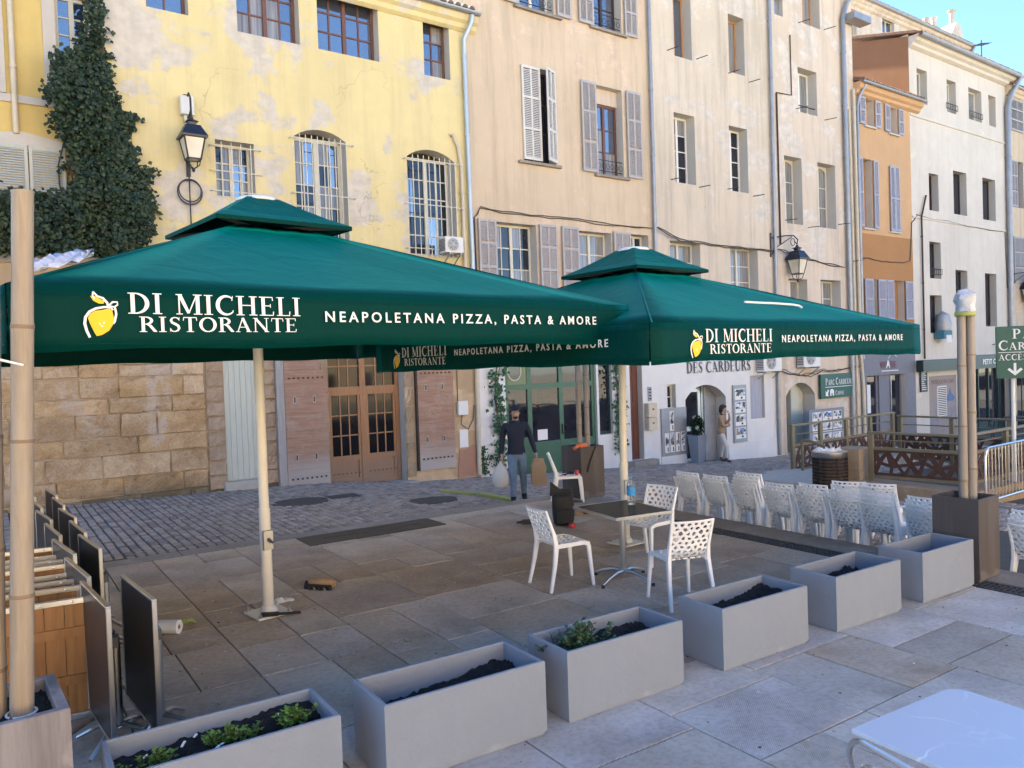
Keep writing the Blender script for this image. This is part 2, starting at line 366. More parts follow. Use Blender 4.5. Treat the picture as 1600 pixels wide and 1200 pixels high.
M['curtain'] = glass('curtained_glass', (.12, .12, .12), .08, 1.7, (.32, .31, .30))
M['hole'] = plain('dark_interior', (.018, .013, .013), .9)
M['gatewood'] = wood('old_red_gate_wood', (.25, .135, .085), (.40, .25, .175), 'X', 2.2, .8, (.40, .30, .23), (.40, .375, .355))
M['gategrey'] = wood('weathered_grey_wood', (.28, .26, .25), (.42, .39, .36), 'Z', 2.5, .85)
M['doorwood'] = wood('honey_door_wood', (.26, .115, .045), (.38, .19, .085), 'Z', 2, .55, None, (.24, .16, .115))
M['plankgreen'] = wood('pale_green_plank', (.46, .48, .40), (.56, .57, .49), 'Z', 1.5, .65)
M['shopgreen'] = plain('dark_green_paint', (.045, .12, .07), .4, var=.1)
M['mural'] = plaster('faded_mural_wall', (.36, .30, .27), (.26, .24, .26), .44, .3, .3)
M['olivegreen'] = plain('olive_green_paint', (.16, .20, .105), .5, var=.1)
M['deepgreen'] = plain('deep_green_sign', (.015, .085, .062), .45)
M['blackgreen'] = plain('black_green_paint', (.012, .035, .035), .4)
M['browndoor'] = wood('brown_door', (.10, .035, .022), (.16, .06, .04), 'Z', 2, .6)
M['bronze'] = plain('olive_bronze_steel', (.20, .165, .10), .5, .3, .12, 6)
M['rust'] = plain('rusted_panel', (.075, .035, .022), .75, .1, .3, 12, .1)
M['pillar'] = stone('sandstone_pillar', [(.38, .29, .195), (.36, .27, .18)], .9, 4, .4)
M['tile'] = plain('clay_roof_tile', (.20, .115, .075), .9, 0, .35, 6)
M['tilegrey'] = plain('grey_roof_tile', (.13, .105, .09), .9, 0, .35, 6)
M['ivy'] = foliage('ivy_leaf', (.008, .019, .009), (.018, .037, .016), (.045, .07, .03))
M['vine'] = foliage('vine_leaf', (.02, .06, .02), (.03, .09, .03), (.05, .13, .05))
M['herb'] = foliage('herb_leaf', (.03, .07, .035), (.05, .11, .05), (.08, .16, .06))
M['bright'] = foliage('bright_sprout', (.07, .14, .02), (.10, .2, .03), (.14, .26, .05))
M['stem'] = plain('woody_stem', (.07, .05, .035), .9)
M['woodtable'] = wood('amber_planks', (.19, .075, .018), (.36, .16, .045), 'Z', 1.6, .45)
M['darktop'] = plain('dark_laminate', (.034, .028, .025), .35, var=.25, spec=.4)
M['glosstop'] = plain('glossy_dark_top', (.03, .024, .02), .25, var=.2, spec=.02)
M['marble'] = None
M['acwhite'] = plain('white_enamel', (.66, .65, .62), .4, var=.04)
M['cable'] = plain('old_cable', (.09, .075, .06), .8)
M['lampglass'] = glass('frosted_lamp_glass', (.62, .56, .44), .35, 1.5)
M['lampblue'] = plain('blue_black_enamel', (.012, .018, .035), .35)
M['paper'] = wood('brown_paper', (.36, .22, .11), (.44, .28, .15), 'Z', 1.2, .85)
M['paperwhite'] = plain('white_paper', (.74, .73, .70), .9, var=.03)
M['drain'] = plain('drain_iron', (.065, .063, .062), .7, .2, .3, 15)
M['plate'] = plain('dark_steel_plate', (.04, .042, .042), .5, .3, .25, 5)
M['hose'] = plain('lime_hose_cover', (.34, .36, .10), .7)
M['red'] = plain('red_plastic', (.5, .03, .02), .4)
M['orangeplastic'] = plain('orange_plastic', (.6, .12, .02), .45)
M['black'] = plain('black_nylon', (.014, .015, .017), .7, 0, .3, 30, .2)
M['skin'] = plain('skin', (.42, .25, .17), .55, var=.06)
M['navy'] = plain('navy_cloth', (.012, .016, .032), .85, 0, .15, 25, .15)
M['jeans'] = plain('grey_blue_denim', (.14, .205, .29), .85, 0, .18, 14, .15)
M['hairblack'] = plain('black_hair', (.012, .01, .01), .6, 0, .3, 40)
M['boot'] = plain('black_leather', (.012, .012, .013), .5)
M['tan'] = plain('tan_jacket', (.36, .23, .14), .85, 0, .12, 14, .15)
M['trouser'] = plain('off_white_trouser', (.58, .53, .48), .85, 0, .08, 10, .1)
M['brownboot'] = plain('brown_leather', (.10, .035, .025), .5)
M['photoprint'] = None
def mk_marble():
    m, nt, b = mat('pale_marble'); h = N(nt)
    v = h.coord(); w = h.n('ShaderNodeTexVoronoi'); w.feature = 'DISTANCE_TO_EDGE'; w.inputs['Scale'].default_value = 2.3
    ad = h.n('ShaderNodeVectorMath'); ad.operation = 'ADD'; nz = h.n('ShaderNodeTexNoise'); nz.inputs['Scale'].default_value = 3; h.l(v, nz.inputs['Vector'])
    sl = h.n('ShaderNodeVectorMath'); sl.operation = 'SCALE'; sl.inputs['Scale'].default_value = .5; h.l(nz.outputs['Color'], sl.inputs[0])
    h.l(v, ad.inputs[0]); h.l(sl.outputs[0], ad.inputs[1]); h.l(ad.outputs[0], w.inputs['Vector'])
    mk = h.math('MULTIPLY', h.ramp(w.outputs['Distance'], [(0, 1), (.022, 0)]), h.ramp(h.noise(v, 1.7, 2), [(.38, 0), (.56, .9)]))
    h.l(h.mix(mk, (.53, .57, .63), (.78, .80, .83)), b.inputs['Base Color']); b.inputs['Roughness'].default_value = .25; return m
M['marble'] = mk_marble()
def mk_print():
    """photo prints: random blue/white/grey blocks in the way of small estate-agent pictures"""
    m, nt, b = mat('photo_print'); h = N(nt); oi = h.n('ShaderNodeObjectInfo')
    v = h.coord(); ad = h.n('ShaderNodeVectorMath'); ad.operation = 'ADD'; cb = h.n('ShaderNodeCombineXYZ')
    for i in range(3): h.l(h.math('MULTIPLY', oi.outputs['Random'], 31.7 + 17 * i), cb.inputs[i])
    h.l(v, ad.inputs[0]); h.l(cb.outputs[0], ad.inputs[1])
    w = h.n('ShaderNodeTexVoronoi'); w.inputs['Scale'].default_value = 9; w.distance = 'CHEBYCHEV'; h.l(ad.outputs[0], w.inputs['Vector'])
    f = h.n('ShaderNodeSeparateColor'); h.l(w.outputs['Color'], f.inputs[0])
    col = h.ramp(f.outputs[0], [(0, (.05, .05, .06)), (.25, (.5, .5, .52)), (.5, (.14, .27, .55)), (.65, (.7, .7, .7)), (.82, (.28, .2, .15))], 'CONSTANT')
    h.l(col, b.inputs['Base Color']); b.inputs['Roughness'].default_value = .4; return m
M['photoprint'] = mk_print()

def smooth(t): t = max(0, min(1, t)); return t * t * (3 - 2 * t)
def lerpt(tab, x):
    if x <= tab[0][0]: return tab[0][1]
    for (a, va), (b, vb) in zip(tab, tab[1:]):
        if x <= b: return va + (vb - va) * (x - a) / (b - a)
    return tab[-1][1]
FA = math.radians(2.07); FT = (math.cos(FA), math.sin(FA)); FN = (-math.sin(FA), math.cos(FA)); F0 = (1.448, 16.363)
def fx(s, y=0): return F0[0] + s * FT[0] + y * FN[0]      # facade coordinates (s along the fronts, y inwards) to the world
def fy(s, y=0): return F0[1] + s * FT[1] + y * FN[1]
_ZF = [(1.4, -.01), (5.7, -.13), (8.4, -.4), (10, -.5), (14.5, -.74), (21.5, -1.12), (30, -1.35), (45, -1.65), (90, -2.2)]
_ZE = [(1.5, -.004), (4, -.05), (7, -.14), (8.6, -.31), (12, -.35), (20, -.55), (40, -1.2), (90, -2.2)]
def zg(x, y):                                             # height of the street and the lower square
    fyy = F0[1] + (x - F0[0]) * FT[1] / FT[0]
    t = max(0, min(1, (y - 10.85) / (fyy - 10.85)))
    return lerpt(_ZE, x) * (1 - t) + lerpt(_ZF, x) * t
# ------------------------------------------------------------------ ground
g = MB(); g.quad((-250, -250, -2.6), (250, -250, -2.6), (250, 250, -2.6), (-250, 250, -2.6)); g.build('ground', M['asphalt'], kind='structure')
base = MB(); base.box(-14, 8.452, -14, 10.852, -.6, -.035)
sq = MB(); sq.quad((-120, -120, -.012), (8.44, -120, -.012), (8.44, .52, -.012), (-120, .52, -.012)); sq.quad((8.44, -120, -.30), (150, -120, -.30), (150, -2, -.30), (8.44, -2, -.30)); sq.build('square', M['square'], kind='structure')
terrace = base.build('terrace', M['joint'], kind='structure')
def slab_mesh(x0, x1, y0, y1, z, parent, name, mt, r=RNG, th=.06, j=.006):
    dz = r.uniform(-.0025, .0025); a, b_ = r.uniform(-.001, .001), r.uniform(-.001, .001)
    cx, cy = (x0 + x1) / 2, (y0 + y1) / 2; w, h = (x1 - x0) / 2 - j, (y1 - y0) / 2 - j
    mb = MB(); c = .002
    vs = []
    for (zz, i) in ((-th, 0), (-c, 0), (0, c)):
        for sx, sy in ((-1, -1), (1, -1), (1, 1), (-1, 1)):
            vs.append((sx * (w - i), sy * (h - i), zz + dz + sx * a + sy * b_))
    fs = [(8, 9, 10, 11)]
    for k in (0, 4):
        for i in range(4): fs.append((k + i, k + (i + 1) % 4, k + 4 + (i + 1) % 4, k + 4 + i))
    mb.add(vs, fs)
    return mb.build(name, mt, parent, (cx, cy, z))
edges = [-1.25, -.3, .7, 1.63, 2.6, 3.51, 4.51, 5.65, 6.63, 7.70]
r = random.Random(5)
for a, b_ in zip(edges, edges[1:]):
    y = 1.0 if a < 3 else .55
    stops = [3.37] if (2.5 < a < 3 or 5.6 < a < 6) else ([2.88, 5.2] if 3.4 < a < 5 else [5.91])
    while y < 10.5:
        L = r.choice((.55, .7, .85, .93, 1.15)); y2 = y + L
        for s_ in stops:
            if y < s_ - .2 and y2 > s_ - .35: y2 = s_
        if y2 > 10.2: y2 = 10.52
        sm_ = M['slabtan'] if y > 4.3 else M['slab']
        if r.random() < (.5 if y > 4.3 else .3):
            mx = (a + b_) / 2 + r.uniform(-.06, .06)
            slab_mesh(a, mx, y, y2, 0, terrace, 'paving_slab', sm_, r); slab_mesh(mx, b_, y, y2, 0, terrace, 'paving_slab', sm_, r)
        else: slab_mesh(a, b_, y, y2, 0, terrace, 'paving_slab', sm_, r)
        y = y2
x = -1.2
while x < 8.3:
    L = r.uniform(.8, 1.15); x2 = min(x + L, 8.45)
    if 8.45 - x2 < .3: x2 = 8.45
    slab_mesh(x, x2, 10.53, 10.85, 0, terrace, 'border_stone', M['kerb'], r); x = x2
y = .2
while y < 10.5:
    y2 = min(y + r.uniform(.8, 1.1), 10.52); slab_mesh(7.97, 8.45, y, y2, .012, terrace, 'kerb_stone', M['kerb'], r); y = y2
# weeds in the joints: little tufts
wd = MB()
for (px, py) in ((1.20, 5.93), (2.6, 5.93), (3.06, 5.9), (2.3, 5.91), (2.75, 5.88), (4.52, 5.6), (1.25, 5.6), (1.22, 5.4), (7.1, 5.15), (7.3, 5.3)):
    for k in range(14):
        a = r.uniform(0, 6.3); q = Vector((px + r.gauss(0, .05), py + r.gauss(0, .02), 0)); l = r.uniform(.01, .03)
        d = Vector((math.cos(a), math.sin(a), r.uniform(.3, 1))) * l; s_ = Vector((-math.sin(a), math.cos(a), 0)) * .004
        wd.poly([q - s_, q + s_, q + d])
wd.build('weeds', M['bright'], kind='stuff')
# scattered litter: leaf scraps, cigarette ends, gum spots, paint flecks
lt = MB()
for k in range(520):
    px, py = r.uniform(-.2, 7.6), (r.uniform(1.5, 10.8) if k % 3 else r.gauss(7.2, .5)); l = r.uniform(.004, .014); a = r.uniform(0, 6.28); n = r.choice((4, 5, 6)); mi = r.choice((0, 0, 0, 1, 2)) if k % 3 else r.choice((1, 1, 0))
    zz = .0045 + r.uniform(0, .0015); h_ = r.uniform(.0, .004)
    lt.add([(px + l * math.cos(a + 6.28 * i / n) * r.uniform(.6, 1.3), py + l * .8 * math.sin(a + 6.28 * i / n), zz + (h_ if i % 2 else 0)) for i in range(n)], [tuple(range(n))], mi)
lt.build('litter', [M['soil'], M['paperwhite'], M['paper']], kind='stuff')
# street of setts
sb = MB(); nx, ny = 90, 14
xs = [-16 + 0.9 * i for i in range(nx + 1)]
for region in (0, 1):
    vs = []
    for i, xx in enumerate(xs):
        fyy = F0[1] + (xx - F0[0]) * FT[1] / FT[0] + .35
        for k in range(ny + 1):
            y = (10.85 + (fyy - 10.85) * k / ny) if region == 0 else (-14 + (10.85 + 14) * k / ny)
            vs.append((xx, y, zg(xx, y) - .018))
    fs = []
    for i in range(nx):
        if region == 1 and xs[i + 1] < 8.6: continue
        for k in range(ny):
            a = i * (ny + 1) + k; fs.append((a, a + ny + 1, a + ny + 2, a + 1))
    sb.add(vs, fs)
# strip that closes the gap beside the kerb
vs = [];
for k in range(ny + 1):
    y = -14 + 24.85 * k / ny
    vs += [(8.44, y, zg(8.5, y) - .03), (xs[28], y, zg(xs[28], y) - .03)]
sb.add(vs, [(2 * k, 2 * k + 1, 2 * k + 3, 2 * k + 2) for k in range(ny)])
street = sb.build('street', M['joint'], kind='structure')
setts = []
r = random.Random(11)
x = -.6
while x < 27:
    w = .125 + .0015 * max(0, x - 8)
    fyy = F0[1] + (x - F0[0]) * FT[1] / FT[0]
    y = (10.87 if x < 8.5 else (5.5 if x < 14.5 else 10.0)) - r.uniform(0, .1)
    while y < fyy - .02:
        L = r.uniform(.13, .21)
        if y > 10.86 or x > 8.5:
            setts.append((x + w / 2, y + L / 2, w / 2 - .004, L / 2 - .010, r.uniform(-.006, .004)))
        y += L
    x += w
setts.sort(key=lambda t: t[0] ** 2 + t[1] ** 2)
def sett_geo(mb, cx, cy, w, h, dz, org):
    z = zg(cx, cy) + dz; j = lambda: r.uniform(-.004, .004)
    sl = (zg(cx, cy + .1) - zg(cx, cy - .1)) / .2
    vs = []
    for zz, i in ((-.04, 0), (0, .014)):
        for sx, sy in ((-1, -1), (1, -1), (1, 1), (-1, 1)):
            vs.append((cx - org[0] + sx * (w - i) + j(), cy - org[1] + sy * (h - i) + j(), z - org[2] + zz + sl * sy * h))
    mb.add(vs, [(4, 5, 6, 7)] + [(i, (i + 1) % 4, 4 + (i + 1) % 4, 4 + i) for i in range(4)])
for t in setts[:285]:
    mb = MB(); org = (t[0], t[1], zg(t[0], t[1])); sett_geo(mb, *t, org); mb.build('sett', M['sett'], street, org)
# the rest: one piece of stuff, split by tone so that neighbours differ
sm = [stone('worn_sett_stone', [c, sc(c, 1.12)], .95, 8, .8, False, spec=.03) for i, c in enumerate([(.37, .33, .29), (.43, .38, .335), (.29, .26, .235), (.39, .34, .29)])]
far = MB()
for t in setts[285:]:
    n0 = len(far.f); sett_geo(far, *t, (0, 0, 0)); k = r.randrange(4)
    for i in range(n0, len(far.f)): far.m[i] = k
far.build('setts', sm, street, kind='stuff')
# drain channel with a slotted grating
dr = thing('drain_grating', 'long narrow black slotted drain grating let into the terrace before the white chairs', 'drain', (7.84, 5, 0))
b2 = MB()
for sx in (-.115, .097): b2.box(sx, sx + .018, -5, 5.4, -.05, .004)
b2.build('frame', M['drain'], dr)
b2 = MB(); y = -4.98
while y < 5.38: b2.box(-.097, .097, y, y + .022, -.03, .002); y += .05
for sx in (-.03, .03): b2.box(sx - .006, sx + .006, -5, 5.4, -.028, .003)
b2.build('grate_bars', M['drain'], dr, kind='stuff')
pl = thing('access_plate', 'long dark steel access plate with a lifting slot, flush in the terrace', 'metal plate', (4.42, 10.24, .009))
b2 = MB(); b2.box(-1.0, 1.0, -.33, .26, -.03, 0); b2.build('sheet', M['plate'], pl)
b2 = MB(); b2.box(-.7, .75, -.05, .01, -.02, .004); b2.build('slot_cover', M['drain'], pl)
for (x, y, rx, ry, lb, cat) in ((4.65, 13.95, .5, .42, 'round dark manhole cover before the left gate shutter', 'manhole cover'), (6.6, 12.7, .55, .38, 'oval dark manhole cover in the setts in front of the gate', 'manhole cover')):
    mb = MB(); n = 24; z = zg(x, y)
    sl = (zg(x, y + .5) - zg(x, y - .5))
    ring = [(rx * math.cos(2 * PI * i / n), ry * math.sin(2 * PI * i / n)) for i in range(n)]
    top = [(a, b_, .012 + sl * b_) for a, b_ in ring]; bot = [(a * 1.03, b_ * 1.03, -.03 + sl * b_) for a, b_ in ring]
    mb.add(bot + top, [(i, (i + 1) % n, n + (i + 1) % n, n + i) for i in range(n)] + [tuple(range(n, 2 * n))])
    o = mb.build('manhole_cover', M['drain'], None, (x, y, z)); tag(o, lb, cat)
mb = MB(); z = zg(5.55, 14.15); mb.cbox(-.28, .28, -.2, .2, -.02, .014, .005); o = mb.build('inspection_cover', M['drain'], None, (5.55, 14.15, z - .005)); o.rotation_euler.x = math.atan((zg(5.55, 14.35) - zg(5.55, 13.95)) / .4); tag(o, 'small square dark inspection cover just before the gate step', 'manhole cover')
# ------------------------------------------------------------------ houses along the facade line
class House:
    """a terraced house: facade coordinates s (along), y (inwards), z"""
    def __init__(h, name, label, s0, s1, z0, z1, wallm, depth=9, y0=0.0, cat='house', gap=0.0):
        h.s0, h.s1, h.z0, h.z1, h.m, h.y0, h.depth = s0, s1, z0, z1, wallm, y0, depth
        h.op = []; h.bands = []; h.org = (-s0, 0, -z0)
        h.root = thing(name, label, cat, (fx(s0), fy(s0), z0), FA)
    def put(h, mb, name, mats, parent=None, **kw):
        return mb.build(name, mats, parent or h.root, h.org if (parent is None or parent is h.root) else (0, 0, 0), **kw)
    def opening(h, s0, s1, z0, z1, d=.28, arch=0, reveal=None): h.op.append((s0, s1, z0, z1, d, arch, reveal)); return (s0, s1, z0, z1, d)
    def wall(h, extra=None, revealm=None):
        """front with real openings and reveals, plus sides, back and top; bands = [(z, material)] from below"""
        ss = sorted({h.s0, h.s1} | {o[0] for o in h.op} | {o[1] for o in h.op})
        zs = sorted({h.z0, h.z1} | {o[2] for o in h.op} | {o[3] for o in h.op} | {b[0] for b in h.bands})
        ss = [s for s in ss if h.s0 <= s <= h.s1]; zs = [z for z in zs if h.z0 <= z <= h.z1]
        mats = [h.m, revealm or M['reveal']] + [b[1] for b in h.bands]
        mb = MB(); Y = h.y0
        for a, b in zip(ss, ss[1:]):
            for c, d in zip(zs, zs[1:]):
                if b - a < 1e-4 or d - c < 1e-4: continue
                ms, mz = (a + b) / 2, (c + d) / 2
                if any(o[0] < ms < o[1] and o[2] < mz < o[3] for o in h.op): continue
                mi = 0
                for k, bd in enumerate(h.bands):
                    if mz < bd[0]: mi = 2 + k; break
                mb.quad((a, Y, c), (b, Y, c), (b, Y, d), (a, Y, d), mi)
        for (a, b, c, d, dp, arch, rv) in h.op:
            y2 = Y + dp
            mb.quad((a, Y, c), (a, y2, c), (a, y2, d), (a, Y, d), 1); mb.quad((b, y2, c), (b, Y, c), (b, Y, d), (b, y2, d), 1)
            mb.quad((a, Y, c), (b, Y, c), (b, y2, c), (a, y2, c), 1)
            if not arch: mb.quad((a, y2, d), (b, y2, d), (b, Y, d), (a, Y, d), 1)
            else:       # arch = rise; fill the spandrels and vault the reveal
                n = 14; w = (b - a) / 2; R = (w * w + arch * arch) / (2 * arch); cz = d - R; cs = (a + b) / 2
                th = math.asin(min(1, w / R)); 
                if arch > w * .98: th = PI / 2; R = w; cz = d - w
                arc = [(cs + R * math.sin(-th + 2 * th * i / n), cz + R * math.cos(-th + 2 * th * i / n)) for i in range(n + 1)]
                mi = 0
                for k, bd in enumerate(h.bands):
                    if d - .01 < bd[0]: mi = 2 + k; break
                for i in range(n):
                    p, q = arc[i], arc[i + 1]
                    mb.quad((p[0], Y, p[1]), (q[0], Y, q[1]), (q[0], Y, d), (p[0], Y, d), mi)
                    mb.quad((p[0], y2, p[1]), (q[0], y2, q[1]), (q[0], Y, q[1]), (p[0], Y, p[1]), 1)
                    mb.quad((p[0], y2, p[1]), (q[0], y2, q[1]), (q[0], y2, d + .02), (p[0], y2, d + .02), 1)
        D = Y + h.depth
        mb.quad((h.s0, D, h.z0), (h.s0, Y, h.z0), (h.s0, Y, h.z1), (h.s0, D, h.z1)); mb.quad((h.s1, Y, h.z0), (h.s1, D, h.z0), (h.s1, D, h.z1), (h.s1, Y, h.z1))
        mb.quad((h.s1, D, h.z0), (h.s0, D, h.z0), (h.s0, D, h.z1), (h.s1, D, h.z1)); mb.quad((h.s0, Y, h.z1), (h.s1, Y, h.z1), (h.s1, D, h.z1), (h.s0, D, h.z1))
        o = h.put(mb, 'wall', mats)
        if h.m is M['white'] or True: pass
        return o
    def window(h, s0, s1, z0, z1, y, cols=2, rows=3, fm='wincream', gm='glass', fw=.06, bw=.028, leaf=True, grille=None, arch=0, name='window', thick=.05):
        """a two-leaf window standing in its opening: frame mesh, one pane object per light, optional iron grille"""
        mb = MB(); Y = h.y0 + y; t = thick; a, b, c, d = s0 + .004, s1 - .004, z0 + .004, z1 - .004
        mb.box(a, a + fw, Y - t / 2, Y + t / 2, c, d); mb.box(b - fw, b, Y - t / 2, Y + t / 2, c, d)
        mb.box(a + fw, b - fw, Y - t / 2 + .002, Y + t / 2, c, c + fw * 1.3); mb.box(a + fw, b - fw, Y - t / 2 + .002, Y + t / 2, d - fw, d)
        if arch: 
            n = 10; w = (b - a) / 2 - fw; cs = (a + b) / 2; dz = d - fw
            pts = [(cs - w, dz), (cs + w, dz)] + [(cs + w * math.cos(PI * i / n), dz - arch + arch * math.sin(PI * i / n)) for i in range(n + 1)]
            for i in range(n):
                p, q = pts[2 + i], pts[3 + i]; mb.quad((p[0], Y - t / 2 + .001, p[1]), (p[0], Y - t / 2 + .001, dz), (q[0], Y - t / 2 + .001, dz), (q[0], Y - t / 2 + .001, q[1]))
        ms = (a + b) / 2
        leaves = [(a + fw, ms), (ms, b - fw)] if leaf else [(a + fw, b - fw)]
        cells = []
        if leaf: mb.box(ms - fw * .7, ms + fw * .7, Y - t / 2 - .012, Y + t / 2, c + fw * 1.3, d - fw)
        cpl = max(1, cols // len(leaves))
        for i, (p, q) in enumerate(leaves):
            p2 = p + (fw * .7 if (leaf and i == 1) else 0); q2 = q - (fw * .7 if (leaf and i == 0) else 0)
            zz0, zz1 = c + fw * 1.3, d - fw
            for k in range(1, cpl): x = p2 + (q2 - p2) * k / cpl; mb.box(x - bw / 2, x + bw / 2, Y - t / 2 + .006, Y + t / 2 - .004, zz0, zz1)
            for k in range(1, rows): z = zz0 + (zz1 - zz0) * k / rows; mb.box(p2, q2, Y - t / 2 + .008, Y + t / 2 - .006, z - bw / 2, z + bw / 2)
            for u in range(cpl):
                for k in range(rows):
                    cells.append((p2 + (q2 - p2) * u / cpl, p2 + (q2 - p2) * (u + 1) / cpl, zz0 + (zz1 - zz0) * k / rows, zz0 + (zz1 - zz0) * (k + 1) / rows))
        w = h.put(mb, name, M[fm])
        for (p, q, zz0, zz1) in cells:
            pm = MB(); j = RNG.uniform(-.0015, .0015); pm.box(p, q, Y + .004 + j, Y + .010 + j, zz0, zz1); pm.build('pane', M[gm] if not isinstance(gm, (list, tuple)) else M[RNG.choice(gm)], w)
        bk = MB(); bk.quad((s0, Y + .03, z0), (s1, Y + .03, z0), (s1, Y + .03, z1), (s0, Y + .03, z1)); bk.build('backing', M['hole'], w)
        if grille:
            gb = MB(); nv, zr, gy = grille
            for k in range(nv): x = s0 + (s1 - s0) * (k + .5) / nv; gb.tube([(x, gy, z0 - .05), (x, gy, z1 - .06)], .011, 5)
            for z in zr: gb.tube([(s0 - .12, gy, z), (s1 + .12, gy, z)], .012, 5)
            for z in zr:
                for x in (s0 - .12, s1 + .12): gb.tube([(x, gy, z), (x, h.y0 + .02, z)], .012, 5)
            gb.build('iron_grille', M['wincream'], w)
        return w
    def sill(h, s0, s1, z, out=.10, th=.07, m='kerb'):
        mb = MB(); mb.cbox(s0, s1, h.y0 - out, h.y0 + .1, z - th, z, .01); return h.put(mb, 'sill', M[m])
    def pipe(h, pts, r, m, name='drainpipe'):
        mb = MB(); mb.tube([(a, h.y0 + b, c) for a, b, c in pts], r, 10); o = h.put(mb, name, M[m], smooth=True)
        zs = [p[2] for p in pts]; zz = min(zs) + 1.2
        cl = MB()
        while zz < max(zs) - .3:
            for (p, q) in zip(pts, pts[1:]):
                if min(p[2], q[2]) <= zz <= max(p[2], q[2]) and abs(p[2] - q[2]) > .01:
                    f = (zz - p[2]) / (q[2] - p[2]); x, y = p[0] + (q[0] - p[0]) * f, h.y0 + p[1] + (q[1] - p[1]) * f
                    cl.lathe([(r * 1.18, -.03), (r * 1.22, 0), (r * 1.18, .03)], 10, (x, y, zz)); cl.box(x - .008, x + .008, y, h.y0, zz - .01, zz + .01); break
            zz += 1.9
        if cl.v: cl.build('pipe_clips', M[m], o, kind='stuff')
        return o
    def shutter(h, s0, s1, z0, z1, m='shutter', y=-.05, ang=0, hinge='L', panels=3, cols=2, name='shutter'):
        """louvred shutter: stiles, rails and slats; ang opens it out of the wall plane about its hinge"""
        w = s1 - s0; H = z1 - z0; t = .035; st = .055; f = MB(); sl = MB()
        f.box(0, st, -t, 0, 0, H); f.box(w - st, w, -t, 0, 0, H)
        if cols == 2: f.box(w / 2 - st * .4, w / 2 + st * .4, -t + .002, -.002, st, H - st)
        zz = [0] + [H * k / panels for k in range(1, panels)] + [H]
        f.box(st, w - st, -t + .001, -.001, 0, st * 1.4); f.box(st, w - st, -t + .001, -.001, H - st * 1.2, H)
        for z in zz[1:-1]: f.box(st, w - st, -t + .001, -.001, z - st * .6, z + st * .6)
        z = st * 1.4 + .01
        while z < H - st * 1.2 - .02:
            if not any(abs(z + .015 - q) < st * .6 + .012 for q in zz[1:-1]):
                v = [(st, -t + .004, z), (w - st, -t + .004, z), (w - st, -.006, z + .03), (st, -.006, z + .03), (st, -t + .004, z + .010), (w - st, -t + .004, z + .010), (w - st, -.006, z + .040), (st, -.006, z + .040)]
                sl.add(v, [(0, 1, 5, 4), (4, 5, 6, 7), (3, 2, 1, 0), (2, 3, 7, 6)])
            z += .045
        bk = MB(); 
        loc = (h.org[0] + s0, h.y0 + y, h.org[2] + z0); off = 0
        if ang and hinge == 'R':
            for mbx in (f, sl): mbx.v = [(a - w, b, c) for a, b, c in mbx.v]
            loc = (h.org[0] + s1, h.y0 + y, h.org[2] + z0)
        o = f.build(name, M[m], h.root, loc, (0, 0, ang)); sl.build('louvre_slats', M[m], o, kind='stuff')
        return o
    def gutter(h, s0, s1, z, r=.075, out=.30, m='zinc', tiles=True, tm='tile', pitch=.30, run=3.0, eave=True):
        """half-round gutter, plaster cornice and a tiled roof slope behind it"""
        Y = h.y0 - out; mb = MB(); n = 7; vs = []; fs = []
        for x in (s0, s1):
            for k in range(n + 1): a = PI + PI * k / n; vs.append((x, Y + r * math.cos(a), z + r * math.sin(a)))
            for k in range(n + 1): a = 2 * PI - PI * k / n; vs.append((x, Y + (r - .012) * math.cos(a), z + (r - .012) * math.sin(a)))
        k2 = 2 * (n + 1)
        for i in range(k2): fs.append((i, (i + 1) % k2, k2 + (i + 1) % k2, k2 + i))
        fs += [tuple(range(k2)), tuple(range(2 * k2 - 1, k2 - 1, -1))]
        mb.add(vs, fs); h.put(mb, 'gutter', M[m])
        rf = MB(); y1 = Y + .02; z1 = z + .05
        rf.add([(s0, y1, z1), (s1, y1, z1), (s1, y1 + run, z1 + run * pitch), (s0, y1 + run, z1 + run * pitch), (s0, y1, z1 - .07), (s1, y1, z1 - .07), (s1, y1 + run, z1 - .07 + run * pitch), (s0, y1 + run, z1 - .07 + run * pitch)], [(0, 1, 2, 3), (4, 7, 6, 5), (0, 4, 5, 1), (0, 3, 7, 4), (1, 5, 6, 2), (2, 6, 7, 3)])
        ro = h.put(rf, 'roof', M[tm])
        tb = MB(); x = s0 + .1; 
        while x < s1 - .05:
            j = RNG.uniform(-.02, .02); n = 5; vs = []; fs = []
            for (yy, rr) in ((y1 - .05 + j, .085), (y1 + run, .085)):
                zz = z1 + (yy - y1) * pitch
                for k in range(n + 1): a = PI * k / n; vs.append((x + rr * math.cos(a), yy, zz + .01 + rr * math.sin(a) * .9))
            for k in range(n): fs.append((k, k + 1, n + 2 + k, n + 1 + k))
            fs.append(tuple(range(n + 1))); tb.add(vs, fs); x += .2
        tb.build('roof_tiles', M[tm], ro, kind='stuff')
        if eave:
            cb = MB(); prof = [(-.02, -.42), (-.10, -.36), (-.12, -.26), (-.2, -.2), (-.24, -.08), (-.26, .0), (.0, .0), (.0, -.42)]
            prof = [(h.y0 + a * out / .3, z + b) for a, b in prof]
            cb.add([(s0, a, b) for a, b in prof] + [(s1, a, b) for a, b in prof], [tuple(range(7, -1, -1)), tuple(range(8, 16))] + [(i, (i + 1) % 8, 8 + (i + 1) % 8, 8 + i) for i in range(8)])
            h.put(cb, 'cornice', h.m)
        return ro

